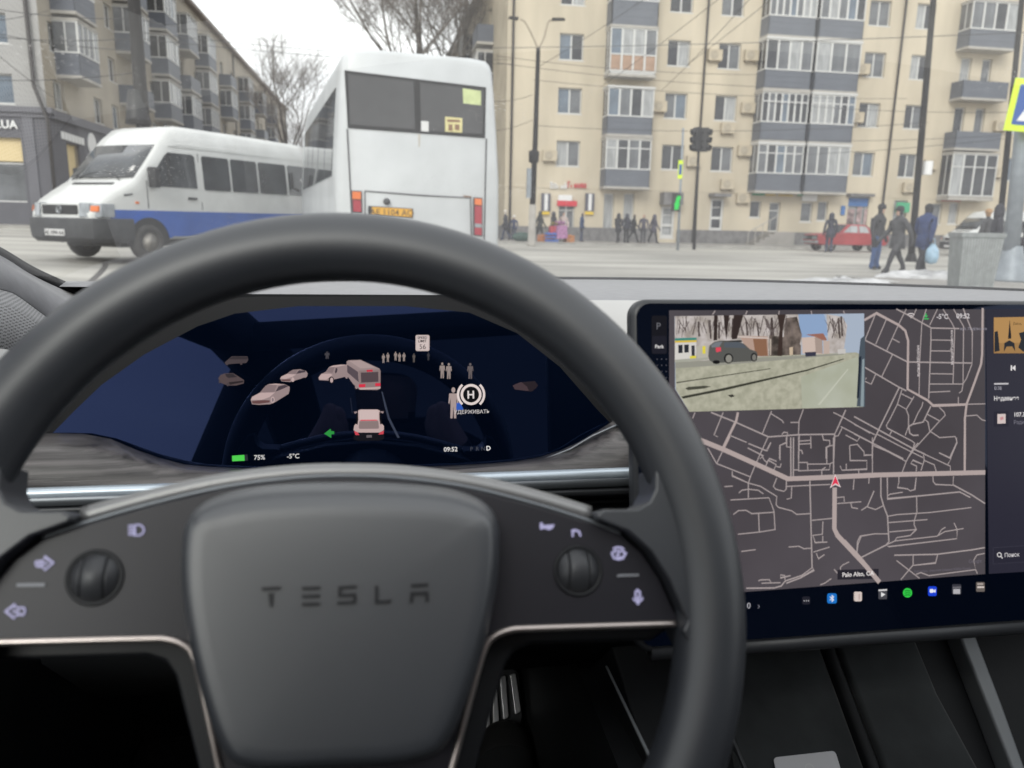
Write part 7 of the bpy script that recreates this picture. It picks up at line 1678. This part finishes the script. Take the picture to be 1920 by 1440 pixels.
back = wf.pxs([(648, 905), (880, 925), (1100, 985), (1200, 1050), (1262, 1160), (1262, 1178), (1225, 1203), (1000, 1210), (968, 1222), (950, 1248), (905, 1400), (866, 1560)], -.02); back[0] = (.0005, back[0][1])
MB().prism(mirror(back), -.040, -.0225).build('spoke_back', M_BACK, wheel_t, bevel=.006, seg=3)
strip_px = [(1266, 1169), (1200, 1171.5), (1000, 1178), (955, 1181.5), (924, 1195), (908, 1218), (890, 1277), (846, 1444), (815, 1564)]
for s in (1, -1):
    pts = [(s * u, v, .0006) for u, v in [wf.px(*p) for p in strip_px]]
    MB().tube(spline(pts, 4), .0015, 8).build('metal_strip', M_STRIP, wheel_t, smooth=True)
    web = wf.pxs([(1112, 976), (1110, 966), (1124, 957), (1150, 957), (1185, 956), (1207, 943), (1218, 920), (1218, 880), (1250, 890), (1320, 1000), (1345, 1130), (1340, 1230), (1310, 1262), (1290, 1225), (1274, 1195), (1268, 1180), (1276, 1162), (1262, 1130), (1242, 1085), (1209, 1034), (1168, 998)])
    MB().prism([(s * u, v) for u, v in web], -.018, .009).build('leather_web', M_LEATHER, wheel_t, bevel=.0105, seg=6, angle=40)
top_px = [(648, 884), (760, 888), (880, 904), (1000, 932), (1108, 964)]
tp = [wf.px(*p) for p in top_px]; tp[0] = (0, tp[0][1]); full = [(-u, v) for u, v in tp[:0:-1]] + tp
M_RIDGE = mat('grey_ridge_leather', (0.15, 0.15, 0.155), 0.36, spec=1.0, ior=1.9)
MB().tube(spline([(u, v, -.004) for u, v in full], 5), .0042, 10).build('top_ridge', M_RIDGE, wheel_t, smooth=True)
tp2 = [wf.px(x, y) for x, y in ((648, 892), (760, 897), (880, 914), (1000, 944), (1100, 975), (1165, 1000))]; tp2[0] = (0, tp2[0][1]); full2 = [(-u, v) for u, v in tp2[:0:-1]] + tp2
MB().tube(spline([(u, v, -.001) for u, v in full2], 5), .0012, 8).build('edge_bead', M_CHROME2, wheel_t, smooth=True)
# airbag pad
padr = wf.pxs([(648, 903), (740, 905), (820, 912), (872, 924), (908, 942), (929, 970), (936, 1010), (933, 1080), (919, 1160), (898, 1240), (872, 1318), (846, 1376), (812, 1412), (745, 1429), (648, 1434)], .004); padr[0] = (0, padr[0][1]); padr[-1] = (0, padr[-1][1])
pad = spline(padr, 4); pad = [(p.x, p.y) for p in pad]; loop = pad + [(-u, v) for u, v in pad[-2:0:-1]]
pc = (0, wf.px(648, 1150, .004)[1])
LV = [Vector(p) for p in loop]; nL = len(LV); rings = []; HP = .0245
ins = []
for i in range(nL):
    t = (LV[(i + 1) % nL] - LV[i - 1]).normalized(); nrm = Vector((t.y, -t.x))
    if nrm.dot(LV[i] - Vector(pc)) < 0: nrm = -nrm
    up = max(0, nrm.y); ins.append((nrm, .0085 + .0060 * up ** 2))
rings.append([(p.x, p.y, -.004) for p in LV])
for k in range(11):
    a = R(90 * k / 10) * .97
    rings.append([((LV[i] - ins[i][0] * ins[i][1] * (1 - math.cos(a))).x, (LV[i] - ins[i][0] * ins[i][1] * (1 - math.cos(a))).y, .001 + HP * math.sin(a)) for i in range(nL)])
last = rings[-1]
for f, dw in ((.92, .0002), (.75, .0004), (.5, .0006), (.2, .0007)):
    rings.append([(pc[0] + (x - pc[0]) * f, pc[1] + (y - pc[1]) * f, w + dw) for x, y, w in last])
MB().loft(rings).build('airbag_pad', M_PADL, wheel_t, smooth=True)
M_LOGO = mat('recess_shade_lettering', (0.020, 0.021, 0.024), 0.35, spec=0.5)  # letters stand proud; their dark colour imitates the shade of a recess
lg = {'T': [[(490, 1101), (526, 1099), (524, 1106), (492, 1108)], [(503, 1112), (513, 1112), (511, 1138), (506, 1138)]],
      'E': [[(566, y), (600, y - 1), (599, y + 5.5), (567, y + 6.5)] for y in (1100, 1115, 1130)],
      'S': [[(634, 1099), (669, 1097), (668, 1103), (635, 1105)], [(634, 1105), (640, 1105), (640, 1113), (634, 1113)], [(634, 1113), (668, 1112), (668, 1119), (634, 1120)], [(662, 1119), (668, 1119), (668, 1127), (662, 1127)], [(632, 1128), (668, 1126), (667, 1132), (633, 1134)]],
      'L': [[(703, 1098), (709, 1098), (709, 1126), (703, 1126)], [(703, 1126), (734, 1124), (732, 1131), (703, 1132)]],
      'A': [[(770, 1095), (803, 1093), (802, 1099), (771, 1101)], [(769, 1110), (803, 1108), (803, 1115), (769, 1117)], [(769, 1117), (775, 1117), (774, 1130), (768, 1130)], [(797, 1115), (803, 1115), (804, 1128), (798, 1128)]]}
for k, ps in lg.items():
    mb = MB()
    for q in ps: mb.prism(wf.pxs(q, .0264), .024, .0268)
    mb.build('logo_letter', M_LOGO, wheel_t)
# scroll wheels
M_BARREL = mat('ribbed_scroll_barrel', (0.05, 0.052, 0.058), 0.4, spec=0.5, metal=.2)
for (px, py) in ((178, 1083), (1084, 1070)):
    cu, cv = wf.px(px, py)
    sc_ = obj('scroll_wheel', MB().lathe([(.0098, .0), (.0104, .0006), (.0113, .0006), (.0117, .0)], 40).mesh('scroll_wheel', M_BACK, True), wheel_t, loc=(cu, cv, .0002))
    MB().lathe([(0, .0003), (.0103, .0003)], 32).build('well', M_BACK, sc_, fix=False)
    for (a, b) in ((-.0094, -.0050), (-.0044, .0044), (.0050, .0094)):
        pr = []
        for i in range(9):
            x = a + (b - a) * i / 8; pr.append((math.sqrt(max(1e-7, .0085 ** 2 + .0097 ** 2 - x * x)), x))
        mb = MB(); mb.lathe(pr, 56, 'x', (0, 0, -.0083)); mb.build('barrel', M_BARREL, sc_, smooth=True)
    if px > 500: pass
IC = glow('#b9b6dc', .85, 'backlit_symbol'); ICG = mat('printed_symbol_line', (.28, .29, .32), .5)
def sym(name, polys, m=IC, zf=one):
    mb = MB()
    for i, p in enumerate(polys): mb.sheet(wf.pxs([zf(*q) for q in p], .0006), .0005 + i * .00002)
    return mb.build(name, m, wheel_t, fix=False)
def symline(name, lines, wd, m=IC, zf=one, w=.0007):
    mb = MB(); k = .334 / FPX
    for p in lines: mb.ribbon(wf.pxs([zf(*q) for q in p], .0006), wd * k, w)
    return mb.build(name, m, wheel_t, fix=False)
s1 = lambda x, y: (x / 4.8, 900 + y / 4.8); s2 = lambda x, y: (960 + x / 5.76, 950 + y / 5.76)
symline('right_signal_symbol', [[(320, 735), (390, 728), (400, 690), (480, 745), (400, 812), (390, 778), (330, 775), (320, 735)], [(345, 752), (430, 750)]], 3.4, zf=s1)
symline('left_signal_symbol', [[(220, 1150), (150, 1150), (135, 1122), (52, 1182), (130, 1245), (150, 1210), (215, 1212), (225, 1180), (220, 1150)], [(110, 1182), (180, 1180)]], 3.4, zf=s1)
symline('signal_divider', [[(150, 945), (405, 943)]], 5.5, ICG, s1)
symline('headlight_symbol', [[(1215, 405), (1255, 402), (1285, 420), (1298, 450), (1285, 482), (1250, 500), (1212, 498), (1215, 405)]] + [[(1155, 412 + 26 * k), (1205, 410 + 26 * k)] for k in range(4)], 3.2, zf=s1)
sym('horn_symbol', [[(300, 175), (330, 170), (340, 200), (462, 190), (440, 235), (400, 255), (350, 235), (330, 245), (302, 245)]], zf=s2)
symline('dial_symbol', [[(655, 325), (655, 270), (690, 255), (725, 270), (740, 320)], [(640, 262), (690, 252)]], 4.2, zf=s2)
symline('wiper_symbol', [[(1075, 500), (1110, 480), (1190, 480), (1225, 500), (1200, 555), (1150, 570), (1100, 555), (1075, 500)], [(1090, 455), (1130, 440), (1180, 442), (1210, 462)], [(1120, 530), (1165, 505)], [(1130, 550), (1190, 545)]], 4.2, zf=s2)
symline('voice_divider', [[(1135, 755), (1160, 742), (1370, 738)]], 4.2, ICG, s2)
symline('microphone_symbol', [[(1335, 970), (1335, 920), (1355, 900), (1378, 920), (1380, 970), (1358, 1000), (1335, 970)], [(1308, 985), (1330, 1015), (1358, 1025), (1390, 1015), (1412, 980)], [(1345, 1045), (1375, 1045)]], 4.2, zf=s2)
# column shroud behind the wheel
MB().tube([(0, 0, -.04), (0, -.005, -.10), (0, -.01, -.30)], [.05, .055, .06], 20).build('column_shroud', M_DARKP, wheel_t, smooth=True)
